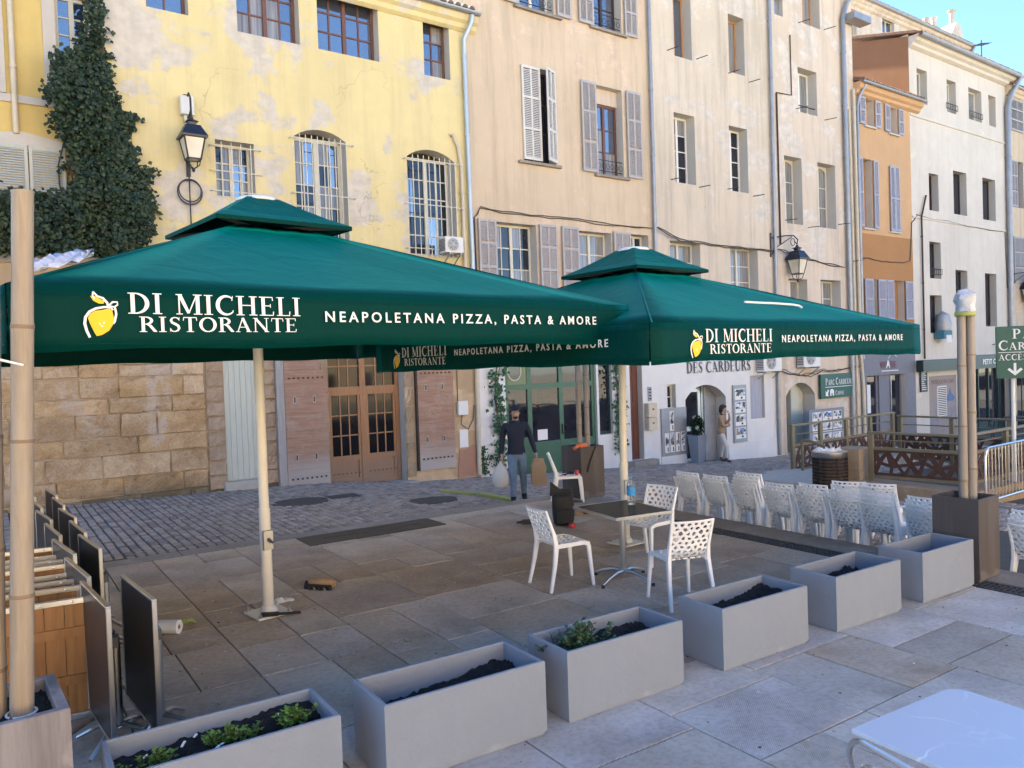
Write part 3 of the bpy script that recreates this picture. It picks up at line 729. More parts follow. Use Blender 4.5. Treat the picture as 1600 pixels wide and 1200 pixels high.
# ---- yellow house -------------------------------------------------------------------------------
YH = House('yellow_house', 'old yellow plastered house with peeling patches, barred windows and arched wooden gate', .65, 8.72, -.5, 10.95, M['yellow'], depth=4.5)
YH.bands = [(3.1, M['mortar'])]
ywin = [(1.45, 2.22, 9.35, 10.75), (3.17, 4.49, 9.25, 10.68), (4.90, 6.36, 9.25, 10.67), (7.53, 8.25, 9.18, 10.55)]
for w in ywin: YH.opening(*w, d=.30)
YH.opening(2.62, 3.40, 5.85, 6.99, d=.35)
YH.opening(4.27, 5.46, 4.85, 7.49, d=.38, arch=.20); YH.opening(6.97, 8.27, 4.90, 7.42, d=.38, arch=.22)
YH.opening(2.58, 3.27, .06, 3.0, d=.12); YH.opening(4.80, 6.66, -.5, 3.62, d=.42, arch=.93)
YH.wall()
for i, w in enumerate(ywin):
    YH.window(*w, .27, cols=2 if i in (0, 3) else 4, rows=3, fm='winbrown', gm=['glassblue', 'glassblue', 'curtain'] if i in (1, 3) else 'glassblue', fw=.06, bw=.035, leaf=i in (1, 2))
YH.window(2.62, 3.40, 5.85, 6.99, .32, cols=4, rows=3, gm=['glass', 'curtain', 'glassblue'], grille=(4, (5.95, 6.35, 6.85), -.08))
YH.window(4.27, 5.46, 4.85, 7.36, .35, cols=4, rows=5, gm=['glass', 'glassblue', 'glass', 'curtain'], grille=(9, (5.0, 6.06, 7.22), -.14), fw=.07)
YH.window(6.97, 8.27, 4.90, 7.28, .35, cols=4, rows=5, gm=['glass', 'glassblue', 'glass'], grille=(9, (5.05, 6.08, 7.12), -.14), fw=.07)
YH.gutter(.65, 8.98, 10.83, tm='tilegrey')
YH.pipe([(8.75, -.30, 10.74), (8.72, -.28, 10.55), (8.60, -.12, 10.2), (8.61, -.09, 9.8), (8.64, -.09, 4.5), (8.58, -.09, 2.9)], .055, 'bluepipe')
YH.pipe([(8.66, -.09, 2.95), (8.62, -.09, .0), (8.62, -.09, -.42)], .06, 'creampipe')
YH.pipe([(8.18, -.0, 7.85), (8.22, -.07, 7.86), (8.36, -.07, 7.55), (8.42, -.07, 7.1), (8.44, -.07, 3.4)], .045, 'creampipe')
# masonry of the ground floor: separate blocks, uneven and proud of the mortar
def block(parent, org, s0, s1, z0, z1, mt, rr, proud=.05, y0=0.0, name='stone_block'):
    nx_, nz_ = 5, 3; vs = []; fs = []; w, hh = s1 - s0, z1 - z0; cx, cz = (s0 + s1) / 2, (z0 + z1) / 2; c = min(.014, w * .1)
    k = rr.uniform(.5, 1.0) * proud; tilt = rr.uniform(-.02, .02); tz = rr.uniform(-.012, .012)
    jit = [[(rr.uniform(-.009, .009), rr.uniform(-.009, .009), rr.uniform(-.018, .012)) for _ in range(nx_ + 1)] for _ in range(nz_ + 1)]
    def P(i, j, inset, y):
        u, v_ = i / nx_, j / nz_; jx, jz, jy = jit[j][i]
        ex = inset if i == 0 else (-inset if i == nx_ else 0); ez = inset if j == 0 else (-inset if j == nz_ else 0)
        return (s0 + w * u + ex + jx - cx, y + (jy if 1 else 0), z0 + hh * v_ + ez + jz - cz)
    for j in range(nz_ + 1):
        for i in range(nx_ + 1): vs.append(P(i, j, c, -k + tilt * (i / nx_ - .5) + tz * (j - 1)))
    for j in range(nz_):
        for i in range(nx_): a = j * (nx_ + 1) + i; fs.append((a, a + 1, a + nx_ + 2, a + nx_ + 1))
    ringi = [(i, 0) for i in range(nx_ + 1)] + [(nx_, j) for j in range(1, nz_ + 1)] + [(i, nz_) for i in range(nx_ - 1, -1, -1)] + [(0, j) for j in range(nz_ - 1, 0, -1)]
    b0 = len(vs)
    for (i, j) in ringi: p = P(i, j, 0, 0); vs.append((p[0], .03, p[2]))
    nr = len(ringi)
    for q in range(nr):
        (i, j), (i2, j2) = ringi[q], ringi[(q + 1) % nr]; fs.append((j * (nx_ + 1) + i, b0 + q, b0 + (q + 1) % nr, j2 * (nx_ + 1) + i2))
    mb = MB(); mb.add(vs, fs); return mb.build(name, mt, parent, (cx + org[0], y0 + org[1], cz + org[2]))
GW = thing('garden_wall', 'honey coloured block stone garden wall under the ivy beside the yellow house', 'wall', (fx(-7), fy(-7), -.3), FA)
gwo = (7, 0, .3)
mb = MB(); mb.box(-7, .648, .001, 1.4, -.3, 4.35); mb.build('wall_core', M['render'], GW, gwo)
mb = MB(); mb.cbox(-7, .648, -.04, 1.5, 4.35, 4.5, .02); mb.build('coping', M['kerb'], GW, gwo)
rr = random.Random(3); z = -.22
courses = [.27, .36, .42, .33, .44, .30, .38, .46, .35]
for ci, hh in enumerate(courses):
    s = -4.2 + rr.uniform(-.3, 0)
    while s < 2.20:
        L = rr.uniform(.42, 1.25) if ci not in (1, 3) else rr.uniform(.7, 1.5)
        e = s + L
        if e > 1.95: e = 2.21
        if s < .65 < e and (.65 - s < .25 or e - .65 < .25): e = .66 if .65 - s >= .25 else e
        par, og = (YH.root, YH.org) if (s + e) / 2 > .65 else (GW, gwo)
        zl = z + rr.uniform(-.012, .012)
        if rr.random() < .25 and hh > .34 and e - s < 1.0:
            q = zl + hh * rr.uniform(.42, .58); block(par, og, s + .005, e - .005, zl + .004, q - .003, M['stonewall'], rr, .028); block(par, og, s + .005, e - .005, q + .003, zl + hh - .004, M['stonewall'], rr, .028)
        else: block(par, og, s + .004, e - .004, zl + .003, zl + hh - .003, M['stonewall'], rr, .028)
        s = e
    z += hh
z = -.05
while z < 2.9:
    block(YH.root, YH.org, 2.225, 2.575, z + .008, z + .285, M['quoin'], rr, .035, name='quoin_stone'); 
    if z < 2.7: block(YH.root, YH.org, 3.28, 3.62, z + .008, z + .285, M['quoin'], rr, .03, name='quoin_stone')
    z += .295
mb = MB(); mb.box(3.60, 8.70, -.012, .0, 2.45, 3.1); 
# render around the gate, pink patch at the corner
mb = MB(); mb.box(6.67, 8.70, -.018, .02, -.48, 3.08); YH.put(mb, 'render_coat', M['render'])
mb = MB(); mb.prism([(8.02, -.48), (8.68, -.48), (8.68, .25), (8.5, .33), (8.3, .22), (8.1, .24)], .02); o = YH.put(mb, 'pink_patch', M['pinkrender']); o.location.y = -.036
# gate: stone arch, glazed doors, old shutters folded back on the wall
arch_c = 5.73; R0 = .93; zsp = 3.62 - .93
nv = 15
for i in range(nv):
    a0, a1 = PI * i / nv + .012, PI * (i + 1) / nv - .012
    p = [(arch_c - (R0 + d) * math.cos(a), zsp + (R0 + d) * math.sin(a)) for d, a in ((0, a0), (.30, a0), (.30, a1), (0, a1))]
    mb = MB(); mb.prism(p[::-1], .30); o = YH.put(mb, 'arch_stone', M['stonewall']); o.location.y = -.035
z = -.3
while z < zsp - .05:
    for sgn in (-1, 1):
        a = 4.55 if sgn < 0 else 6.665; hh = min(.42, zsp - z)
        block(YH.root, YH.org, a, a + .245, z + .005, z + hh - .008, M['pillar'], rr, .03, name='jamb_stone')
    z += .42
gd = MB()   # glazed door frame
def rail(m_, a, b, c, d, y0=.26, y1=.32): m_.box(a, b, y0, y1, c, d)
for (a, b) in ((4.81, 4.91), (5.66, 5.80), (6.55, 6.65)): rail(gd, a, b, -.34, 3.55 if a > 5 and a < 6 else 2.95, .24, .34)
for (a, b) in ((4.91, 5.66), (5.80, 6.55)):
    rail(gd, a, b, -.33, -.18); rail(gd, a, b, .22, .34); rail(gd, a, b, 1.70, 1.89, .245, .335); rail(gd, a, a + .06, .34, 1.70); rail(gd, b - .06, b, .34, 1.70); rail(gd, a, a + .07, -.18, .22); rail(gd, b - .07, b, -.18, .22)
    for k in (1, 2): x = a + .06 + (b - a - .12) * k / 3; rail(gd, x - .014, x + .014, .34, 1.70, .27, .31); rail(gd, x - .014, x + .014, 1.89, 3.4, .27, .31)
    for k in (1, 2): z = .34 + 1.36 * k / 3; rail(gd, a + .06, b - .06, z - .014, z + .014, .272, .308)
    rail(gd, a, b, 2.34, 2.37, .272, .308)
gate = YH.put(gd, 'gate', M['doorwood'])
for (a, b) in ((4.91, 5.66), (5.80, 6.55)):
    for k in range(3):
        for q in range(3):
            x0 = a + .06 + (b - a - .12) * k / 3; pm = MB(); pm.box(x0, x0 + (b - a - .12) / 3, .288, .294, .34 + 1.36 / 3 * q, .34 + 1.36 / 3 * (q + 1)); pm.build('pane', M['glassdim'], gate)
        x0 = a + (b - a) * k / 3; pm = MB(); pm.box(x0, x0 + (b - a) / 3, .288, .294, 1.89, 3.58); pm.build('pane', M['glassdim'], gate)
    pm = MB(); pm.box(a + .07, b - .07, .285, .31, -.18, .22); pm.build('panel', M['doorwood'], gate)
    st_ = MB()
    for k in range(7): x = a + .06 + (b - a - .12) * k / 6; st_.lathe([(.016, 0), (.012, .01), (0, .014)], 6, (0, 0, 0)) if 0 else st_.box(x - .012, x + .012, .236 if 0 else .252, .262, -.075, -.05)
    st_.build('studs', M['iron'], gate, kind='stuff')
mb = MB(); mb.box(4.6, 6.8, -.30, .40, -.55, -.345); YH.put(mb, 'threshold', M['concrete'])
def gate_shutter(s0, s1, z0, ztop, zlow, tall_left, label):
    """boarded leaf: horizontal planks cut to a quarter arch, stud rows, strap pins and slots"""
    H = .155; w = s1 - s0
    def top(s): 
        u = (s - s0) / w; u = 1 - u if tall_left else u      # u = 1 at the tall edge
        return zlow + (ztop - zlow) * math.sqrt(max(0, 1 - (1 - u) ** 2))
    fr = MB(); hs = s0 if tall_left else s1
    leafr = None
    bb = MB(); bb.box(s0 + .01, s1 - .01, -.075, -.055, z0 + .01, zlow - .01); leafo = YH.put(bb, 'shutter_leaf', M['gatewood'])
    z = z0; 
    while z < ztop - .03:
        z2 = min(z + H * RNG.uniform(.8, 1.25), ztop)
        n = 6; xs_ = [s0 + w * i / n for i in range(n + 1)]; pts = [(x, z + .003) for x in xs_ if top(x) > z + .003]
        if len(pts) < 2: break
        up = [(x, min(z2 - .003, top(x))) for x, _ in pts]
        pb = MB(); dy = RNG.uniform(-.006, .004); poly = pts + up[::-1]
        pb.prism(poly[::-1] if 0 else poly, .03); pb.v = [(a, b - .085 + dy, c) for a, b, c in pb.v]
        pb.build('plank', M['gatewood'], leafo); z = z2
    sd = MB()
    for zz in (z0 + .27, zlow - .12):
        for k in range(8): x = s0 + .1 + (w - .2) * k / 7; sd.box(x - .018, x + .018, -.105, -.085, zz - .018, zz + .018)
    sd.build('studs', M['iron'], leafo, kind='stuff')
    for zz in (z0 + .72, z0 + 1.95):
        for f in (.22, .68):
            x = s0 + w * f; sb_ = MB(); sb_.box(x - .03, x + .03, -.098, -.087, zz - .075, zz + .075); o = sb_.build('slot_plate', M['concrete'], leafo)
            sb_ = MB(); sb_.box(x - .015, x + .015, -.104, -.097, zz - .055, zz + .06); sb_.build('slot', M['iron'], leafo)
    return leafo
gate_shutter(3.80, 4.74, -.28, 3.25, 2.25, True, '')
gate_shutter(6.97, 7.95, -.16, 3.15, 2.25, False, '')
mb = MB(); mb.box(3.62, 3.72, -.11, .0, -.28, 3.3); mb.box(3.725, 3.79, -.09, -.01, -.28, 3.3); YH.put(mb, 'gate_post', M['gategrey'])
mb = MB(); mb.box(6.92, 6.965, -.10, -.005, -.15, 3.1); YH.put(mb, 'gate_post', M['rustiron'])
# pale green plank door
mb = MB(); mb.box(2.58, 3.27, .08, .1, .06, 3.0); dd = YH.put(mb, 'plank_door', M['plankgreen'])
for k in range(6): x = 2.585 + .681 * k / 6; pb = MB(); pb.box(x + .003, x + .1105, .058, .08, .11, 2.99); pb.build('plank', M['plankgreen'], dd)
mb = MB(); mb.cbox(2.5, 3.32, -.1, .12, -.12, .09, .01); YH.put(mb, 'door_sill', M['concrete'])
mb = MB(); mb.cbox(8.06, 8.34, -.12, -.02, 1.08, 1.42, .012); o = YH.put(mb, 'meter_box', M['acwhite'])
mb = MB(); mb.tube([(8.1, -.05, 3.0), (8.09, -.04, 1.4)], .01, 5); mb.tube([(8.2, -.05, 1.1), (8.15, -.06, .85), (8.35, -.06, .72), (8.5, -.06, .95), (8.55, -.06, 1.3)], .012, 5); YH.put(mb, 'meter_cable', M['cable'])
mb = MB(); mb.box(8.12, 8.36, -.028, -.017, .28, .72); YH.put(mb, 'notice', M['paperwhite'])

# ---- recessed yellow house far left -----------------------------------------------------------
LH = House('recessed_yellow_house', 'smooth yellow house set back behind the ivy with white bands and grey shutters', -9, .60, 3.0, 13.5, M['yellow2'], depth=6, y0=.56)
LH.opening(-.02, .55, 8.05, 9.62, d=.22, arch=.12); LH.opening(-1.05, -.1, 5.2, 6.5, d=.2); LH.wall()
LH.window(-.02, .55, 8.05, 9.5, .2, cols=2, rows=4, fm='wincream', gm='glassblue')
mb = MB(); mb.box(-.24, -.03, .53, .555, 7.48, 9.98); mb.box(.552, .598, .53, .555, 7.48, 9.98); mb.box(-.24, .598, .53, .553, 9.66, 9.98); LH.put(mb, 'window_surround', M['reveal'])
mb = MB(); mb.cbox(-9, .598, .52, .555, 7.32, 7.46, .008); mb.box(-1.12, -.86, .52, .553, 7.47, 13.4); LH.put(mb, 'string_course', M['reveal'])
LH.shutter(-1.28, -.58, 5.2, 6.55, 'shuttergreen', panels=1, cols=1); LH.shutter(-.56, .02, 5.2, 6.55, 'shuttergreen', panels=1, cols=1)
mb = MB(); mb.prism([(-1.4, 6.56), (.12, 6.56), (-.05, 6.7), (-.64, 6.8), (-1.2, 6.72)], .04); o = LH.put(mb, 'shutter_head', M['reveal']); o.location.y = .51
LH.pipe([(-.74, -.07, 13.4), (-.74, -.07, 6.75)], .05, 'creampipe')

# ---- apricot house ------------------------------------------------------------------------------
AH = House('apricot_house', 'apricot plastered house with grey louvred shutters above a green restaurant front', 8.72, 15.05, -.9, 14.6, M['beige'], depth=4.2, gap=0)
AH.bands = [(3.42, M['shopwhite'])]
for w in ((10.42, 11.56, 11.48, 13.4), (13.0, 14.04, 11.52, 13.5), (10.40, 11.46, 7.53, 9.98), (12.98, 13.97, 7.47, 9.92), (9.44, 10.72, 4.1, 5.87), (12.16, 13.38, 4.1, 5.84), (14.16, 14.86, 4.2, 5.88)): AH.opening(*w, d=.33)
AH.opening(9.55, 12.64, -.9, 2.55, d=.22); AH.opening(12.72, 13.22, .22, 2.2, d=.15); AH.opening(13.92, 14.42, -.62, 2.5, d=.25)
AH.wall()
AH.window(10.42, 11.56, 11.48, 13.4, .3, 2, 3, 'winwhite', 'glassblue'); AH.window(13.0, 14.04, 11.52, 13.5, .3, 2, 3, 'windark', 'glassblue')
AH.window(12.98, 13.97, 7.47, 9.5, .3, 2, 3, 'winbrown', ['glassblue', 'curtain']); AH.window(10.40, 11.46, 7.53, 9.98, .3, 2, 3, 'windark', 'glass')
mb = MB(); mb.box(12.98, 13.97, .22, .33, 9.5, 9.92); AH.put(mb, 'transom_infill', M['cream2'])
AH.window(9.44, 10.72, 4.1, 5.87, .3, 4, 3, 'wincream', ['glass', 'curtain']); AH.window(12.16, 13.38, 4.1, 5.84, .3, 2, 3, 'wincream', 'curtain'); AH.window(14.16, 14.86, 4.2, 5.88, .3, 2, 3, 'wincream', 'glass')
for a in ((10.22, 11.78, 11.46), (12.8, 14.2, 11.5), (10.2, 11.6, 7.5), (12.82, 14.12, 7.45)): AH.sill(*a)
for (a, b, c, d) in ((11.63, 12.12, 11.48, 13.4), (12.40, 12.93, 11.5, 13.5), (14.12, 14.62, 11.5, 13.5), (12.38, 12.92, 7.47, 9.94), (14.08, 14.66, 7.47, 9.94)): AH.shutter(a, b, c, d)
AH.shutter(9.86, 10.36, 11.48, 13.4)
AH.shutter(10.38, 10.98, 7.55, 9.97, 'shutterwhite', y=-.02); AH.shutter(11.0, 11.48, 7.55, 9.97, 'shutterwhite', y=-.03, ang=math.radians(24), hinge='R')
for (a, b) in ((8.86, 9.40), (10.78, 11.36), (11.54, 12.12), (13.42, 14.08)): AH.shutter(a, b, 4.12, 5.9)
for (a, b, z) in ((10.42, 11.56, 11.7), (12.98, 13.97, 7.66), (13.0, 14.04, 11.72)):   # iron window guards with scrolls
    mb = MB(); 
    for zz in (z - .08, z + .22): mb.tube([(a + .02, .05, zz), (b - .02, .05, zz)], .012, 5)
    n = 6
    for k in range(n):
        x = a + (b - a) * (k + .5) / n; mb.tube([(x + .06 * math.cos(t * .7), .05, z + .06 + .075 * math.sin(t * .7)) for t in range(10)], .008, 4)
    AH.put(mb, 'window_guard', M['iron'])
AH.pipe([(15.08, -.09, 14.5), (15.06, -.09, 6.3), (15.03, -.09, 3.2)], .055, 'zinc'); 
# restaurant front
rf = MB(); Y0 = .10
def bx(m_, a, b, c, d, y0=.08, y1=.16): m_.box(a, b, y0, y1, c, d)
for (a, b) in ((9.56, 9.68), (10.30, 10.44), (11.36, 11.50), (12.52, 12.63)): bx(rf, a, b, -.75, 2.54)
for (a, b) in ((9.68, 10.30), (10.44, 11.36), (11.50, 12.52)): bx(rf, a, b, 1.60, 1.74); bx(rf, a, b, 2.44, 2.54); bx(rf, a, b, -.75, .10 if a > 10 else .25, .09, .15); bx(rf, a, b, .10 if a > 10 else .25, .2 if a > 10 else .35, .085, .155)
front = AH.put(rf, 'restaurant_front', M['shopgreen'])
for (a, b, c, d) in ((9.68, 10.30, .35, 1.6), (10.44, 11.36, .2, 1.6), (11.50, 12.52, .2, 1.6), (10.44, 11.36, 1.74, 2.44), (11.50, 12.52, 1.74, 2.44)):
    pm = MB(); pm.box(a, b, .115, .123, c, d); pm.build('pane', M['glass'], front)
for (a, b) in ((9.68, 10.30),):
    pm = MB(); pm.box(a, b, .10, .14, 1.74, 2.44); pm.build('fanlight_panel', M['olivegreen'], front)
    pm = MB(); cx_, cz_ = (a + b) / 2 - .08, 2.1; n = 20; pm.add([(cx_ + .2 * math.cos(2 * PI * i / n), .093, cz_ + .24 * math.sin(2 * PI * i / n)) for i in range(n)] + [(cx_ + .2 * math.cos(2 * PI * i / n), .11, cz_ + .24 * math.sin(2 * PI * i / n)) for i in range(n)], [tuple(range(n - 1, -1, -1))] + [(i, (i + 1) % n, n + (i + 1) % n, n + i) for i in range(n)]); pm.build('oval_window', M['glass'], front)
    pm = MB(); pm.tube([(cx_ + .215 * math.cos(2 * PI * i / n), .092, cz_ + .255 * math.sin(2 * PI * i / n)) for i in range(n + 1)], .018, 6); pm.build('oval_frame', M['wincream'], front)
pm = MB(); pm.box(11.42, 11.44, .04, .08, .35, .62); pm.build('door_handle', M['iron'], front)
pm = MB(); pm.box(10.62, 10.95, .108, .112, .24, .52); pm.build('window_sticker', M['paperwhite'], front)
AH.window(12.72, 13.22, .22, 2.2, .12, 1, 1, 'blackgreen', 'glass', leaf=False)
mb = MB(); mb.cbox(9.5, 12.7, -.2, .2, -.95, -.74, .01); AH.put(mb, 'door_step', M['concrete'])
mb = MB(); mb.box(13.92, 14.42, .2, .24, -.62, 2.5); bd = AH.put(mb, 'brown_door', M['browndoor'])
for k in range(2): pm = MB(); pm.box(13.96 + .24 * k, 14.14 + .24 * k, .185, .205, -.4, .9); pm.build('panel', M['browndoor'], bd); pm = MB(); pm.box(13.96 + .24 * k, 14.14 + .24 * k, .185, .205, 1.05, 2.3); pm.build('panel', M['browndoor'], bd)
for k in range(2): mb = MB(); mb.cbox(13.75, 14.75, -.28 - .28 * (1 - k) + 0, .2, -.95 + .165 * k, -.79 + .165 * k, .01); AH.put(mb, 'step', M['kerb'])

# ---- cream house with the estate agency ----------------------------------------------------------
CH = House('cream_house', 'cream plastered house above the white estate agency with its arched doorway', 15.05, 20.72, -1.2, 15.2, M['cream'], depth=4.2)
CH.bands = [(3.05, M['shopwhite'])]
cw = ((16.2, 17.0, 11.36, 13.35), (18.76, 19.55, 11.36, 13.2), (16.1, 17.02, 7.57, 9.66), (18.65, 19.57, 7.57, 9.64), (15.76, 17.11, 4.1, 5.8), (18.55, 19.95, 4.1, 5.8))
for w in cw: CH.opening(*w, d=.40)
CH.opening(15.45, 15.82, .72, 1.5, d=.2); CH.opening(16.23, 18.12, -1.05, 1.42, d=.55, arch=.42); CH.opening(19.35, 20.1, .2, 1.62, d=.22); CH.wall()
for i, w in enumerate(cw):
    CH.window(*w, .36, cols=2, rows=(1, 1, 4, 4, 3, 3)[i], fm=('winorange', 'winorange', 'winwhite', 'winwhite', 'wincream', 'wincream')[i], gm=('glassblue', 'curtain', ['glass', 'curtain'], 'glass', ['curtain', 'glass'], 'curtain')[i], leaf=i > 1)
CH.window(15.45, 15.82, .72, 1.5, .18, 1, 2, 'wincream', 'glass', leaf=False); 
mb = MB(); mb.box(19.35, 20.1, .1, .14, .2, 1.62); sh = CH.put(mb, 'grey_shutter', M['shutterblue'])
for k in range(4): pb = MB(); pb.box(19.36 + .1825 * k, 19.36 + .1825 * k + .177, .085, .1, .21, 1.61); pb.build('plank', M['shutterblue'], sh)
mb = MB(); mb.box(16.23, 18.12, .50, .56, -1.05, 1.45); CH.put(mb, 'door_back', M['hole'])
mb = MB()
for (a, b, c, d) in ((16.25, 16.33, -.98, 1.3), (17.30, 17.42, -.98, 1.38), (17.46, 17.56, -.98, 1.38), (16.33, 17.30, -.02, .12), (16.33, 17.30, -.98, -.88), (16.33, 17.30, 1.2, 1.3)): mb.box(a, b, .44, .50, c, d)
do = CH.put(mb, 'agency_door', M['alu'])
for (c, d) in ((-.88, -.02), (.12, 1.2)): pm = MB(); pm.box(16.33, 17.30, .465, .472, c, d); pm.build('pane', M['glass'], do)
pm = MB(); pm.box(17.05, 17.22, .45, .46, .18, .44); pm.build('sticker', M['paperwhite'], do)
mb = MB(); mb.box(17.56, 18.12, .40, .5, -1.05, 1.42); CH.put(mb, 'side_panel', M['zinc'])
mb = MB(); mb.box(18.16, 20.68, -.03, .0, -1.2, -.52); CH.put(mb, 'plinth', M['shopwhite']); mb = MB(); mb.box(15.1, 16.2, -.03, 0, -1.2, -.55); CH.put(mb, 'plinth', M['shopwhite'])
CH.pipe([(20.80, -.10, 15.0), (20.76, -.10, 4.0), (20.74, -.10, 1.4), (20.74, -.08, -1.1)], .06, 'zinc')
mb = MB()
for (s, z) in ((15.9, 11.45), (17.2, 11.45), (18.7, 11.3), (19.75, 11.2), (15.9, 7.62), (17.15, 7.52), (19.8, 7.5), (18.5, 7.6)):
    mb.tube([(s, .02, z), (s + .02, -.42, z - .02)], .014, 5)
CH.put(mb, 'clothes_line_bracket', M['rustiron'])

# ---- pale cream house ----------------------------------------------------------------------------
DH = House('pale_cream_house', 'tall pale cream house with deep narrow windows above the green car park sign', 20.72, 25.9, -1.4, 15.9, M['cream2'], depth=4.2)
DH.bands = [(2.6, M['cream2'])]
dw = ((22.8, 23.86, 13.8, 15.3), (22.44, 23.56, 10.68, 12.22), (21.53, 22.53, 6.76, 9.06), (23.48, 24.58, 6.76, 9.06), (21.6, 22.68, 3.6, 4.87), (23.49, 24.75, 3.6, 4.9))
for i, w in enumerate(dw): DH.opening(*w, d=.42)
DH.opening(21.2, 21.68, 13.75, 14.33, d=.2); DH.opening(21.28, 22.96, -1.15, 1.28, d=.6, arch=.45); DH.wall()
for i, w in enumerate(dw): DH.window(*w, .38, 2, (1, 1, 3, 3, 2, 2)[i], ('winorange', 'winwhite', 'wincream', 'wincream', 'wincream', 'wincream')[i], ('curtain', 'curtain', 'curtain', 'curtain', 'curtain', 'curtain')[i], arch=.18 if i in (2, 3) else 0)
mb = MB(); mb.box(21.2, 21.68, .15, .2, 13.75, 14.33); DH.put(mb, 'blind_panel', M['zinc'])
mb = MB(); mb.box(21.28, 22.96, .55, .6, -1.15, 1.3); DH.put(mb, 'door_back', M['hole'])
mb = MB(); mb.box(22.1, 22.5, .38, .55, -1.15, 1.2); mb.box(22.52, 22.92, .46, .54, -1.15, 1.1); DH.put(mb, 'door_leaf', M['plankgreen'])
for (a, c) in ((21.45, .35), (21.8, .35), (21.45, -.2), (21.8, -.2)): mb = MB(); mb.box(a, a + .24, .53, .548, c, c + .4); DH.put(mb, 'posted_print', M['photoprint'])
DH.pipe([(25.55, -.3, 15.55), (25.3, -.14, 14.9), (25.12, -.12, 14.4), (25.15, -.12, 8), (25.18, -.12, 2.2), (25.18, -.12, -1.3)], .085, 'zinc')
DH.pipe([(25.45, -.08, 11.2), (25.5, -.08, 5), (25.55, -.08, -1.3)], .05, 'creampipe'); DH.pipe([(25.75, -.10, 12.0), (25.82, -.10, 2.1), (25.95, -.10, .9), (25.95, -.10, -1.3)], .06, 'creampipe')
DH.gutter(20.72, 25.9, 15.75, eave=True)
mb = MB()
for (s, z) in ((22.55, 13.75), (24.1, 13.85), (22.3, 10.75), (24.0, 10.62), (21.5, 6.85), (22.8, 6.7), (24.7, 6.95)): mb.tube([(s, .02, z), (s + .03, -.45, z - .03)], .014, 5)
mb.tube([(22.45, .1, 10.95), (23.55, .1, 10.95)], .02, 5); DH.put(mb, 'clothes_line_bracket', M['rustiron'])
mb = MB(); mb.cbox(25.2, 26.3, -.55, -.1, 14.35, 14.6, .02); DH.put(mb, 'eave_box', M['zinc'])
mb = MB(); mb.tube([(21.15, -.04, 11.1), (21.15, -.04, 6.0)], .03, 6); mb.tube([(21.15, -.04, 11.1), (22.0, -.04, 11.15), (22.0, -.04, 13.2)], .02, 5); DH.put(mb, 'wall_conduit', M['rustiron'])

# ---- narrow orange house -------------------------------------------------------------------------
EH = House('narrow_orange_house', 'narrow low orange house with lavender shutters above the grey shop', 25.9, 29.98, -1.5, 12.35, M['orange'], depth=3.6)
EH.bands = [(2.25, M['shopgrey']), (6.75, M['ochre'])]
ew = ((26.63, 27.27, 10.84, 11.85), (28.40, 28.98, 10.80, 11.82), (26.36, 27.04, 6.97, 9.57), (26.88, 27.2, 3.4, 5.04), (28.38, 29.22, 3.4, 5.04))
for w in ew: EH.opening(*w, d=.3)
EH.opening(26.35, 29.2, -1.5, 1.35, d=.3); EH.wall()
for i, w in enumerate(ew[:3]):
    mb = MB(); mb.box(w[0], w[1], .26, .3, w[2], w[3]); EH.put(mb, 'blind_window', M['ochre' if i == 2 else 'orange'])
for w in ew[3:]: mb = MB(); mb.box(w[0], w[1], .26, .3, w[2], w[3]); EH.put(mb, 'blind_window', M['ochre'])
for (a, b, c, d) in ((26.22, 26.60, 10.84, 11.85), (27.30, 27.68, 10.84, 11.85), (28.0, 28.36, 10.8, 11.84), (29.02, 29.38, 10.8, 11.82), (25.96, 26.32, 6.97, 9.55), (27.08, 27.40, 6.97, 9.55), (28.26, 28.6, 6.97, 9.5), (28.61, 28.95, 6.97, 9.5), (26.28, 26.86, 3.5, 5.03), (27.22, 27.78, 3.5, 5.03), (27.84, 28.34, 3.5, 5.03), (29.25, 29.82, 3.5, 5.03)): EH.shutter(a, b, c, d, 'shutterblue', cols=1, panels=2)
for a in ((26.55, 27.35, 10.82), (28.3, 29.05, 10.78), (26.3, 27.1, 6.95), (28.2, 29.0, 6.95)): EH.sill(*a, m='reveal')
EH.gutter(25.9, 30.6, 12.28, out=.38, pitch=.32, run=4.6)
EH.pipe([(26.25, -.3, 12.2), (26.1, -.12, 11.8), (25.97, -.1, 11.4), (25.97, -.1, 6.0), (25.97, -.1, 2.0)], .06, 'zinc')
mb = MB()
for (a, b) in ((26.36, 26.46), (27.3, 27.42), (28.2, 28.26), (29.1, 29.19)): mb.box(a, b, .18, .26, -1.4, 1.34)
mb.box(27.42, 28.2, .12, .26, -1.4, 1.34); sf = EH.put(mb, 'shop_front', M['shopgrey'])
for (a, b) in ((26.46, 27.3), (28.26, 29.1)): pm = MB(); pm.box(a, b, .22, .228, -1.3, 1.3); pm.build('pane', M['glass'], sf)
pm = MB(); pm.box(26.55, 26.95, .208, .216, -.1, 1.0); pm.build('window_notice', M['paperwhite'], sf)
mb = MB(); mb.box(28.22, 28.25, .08, .12, -.9, 1.3); EH.put(mb, 'door_pull', M['alu'])

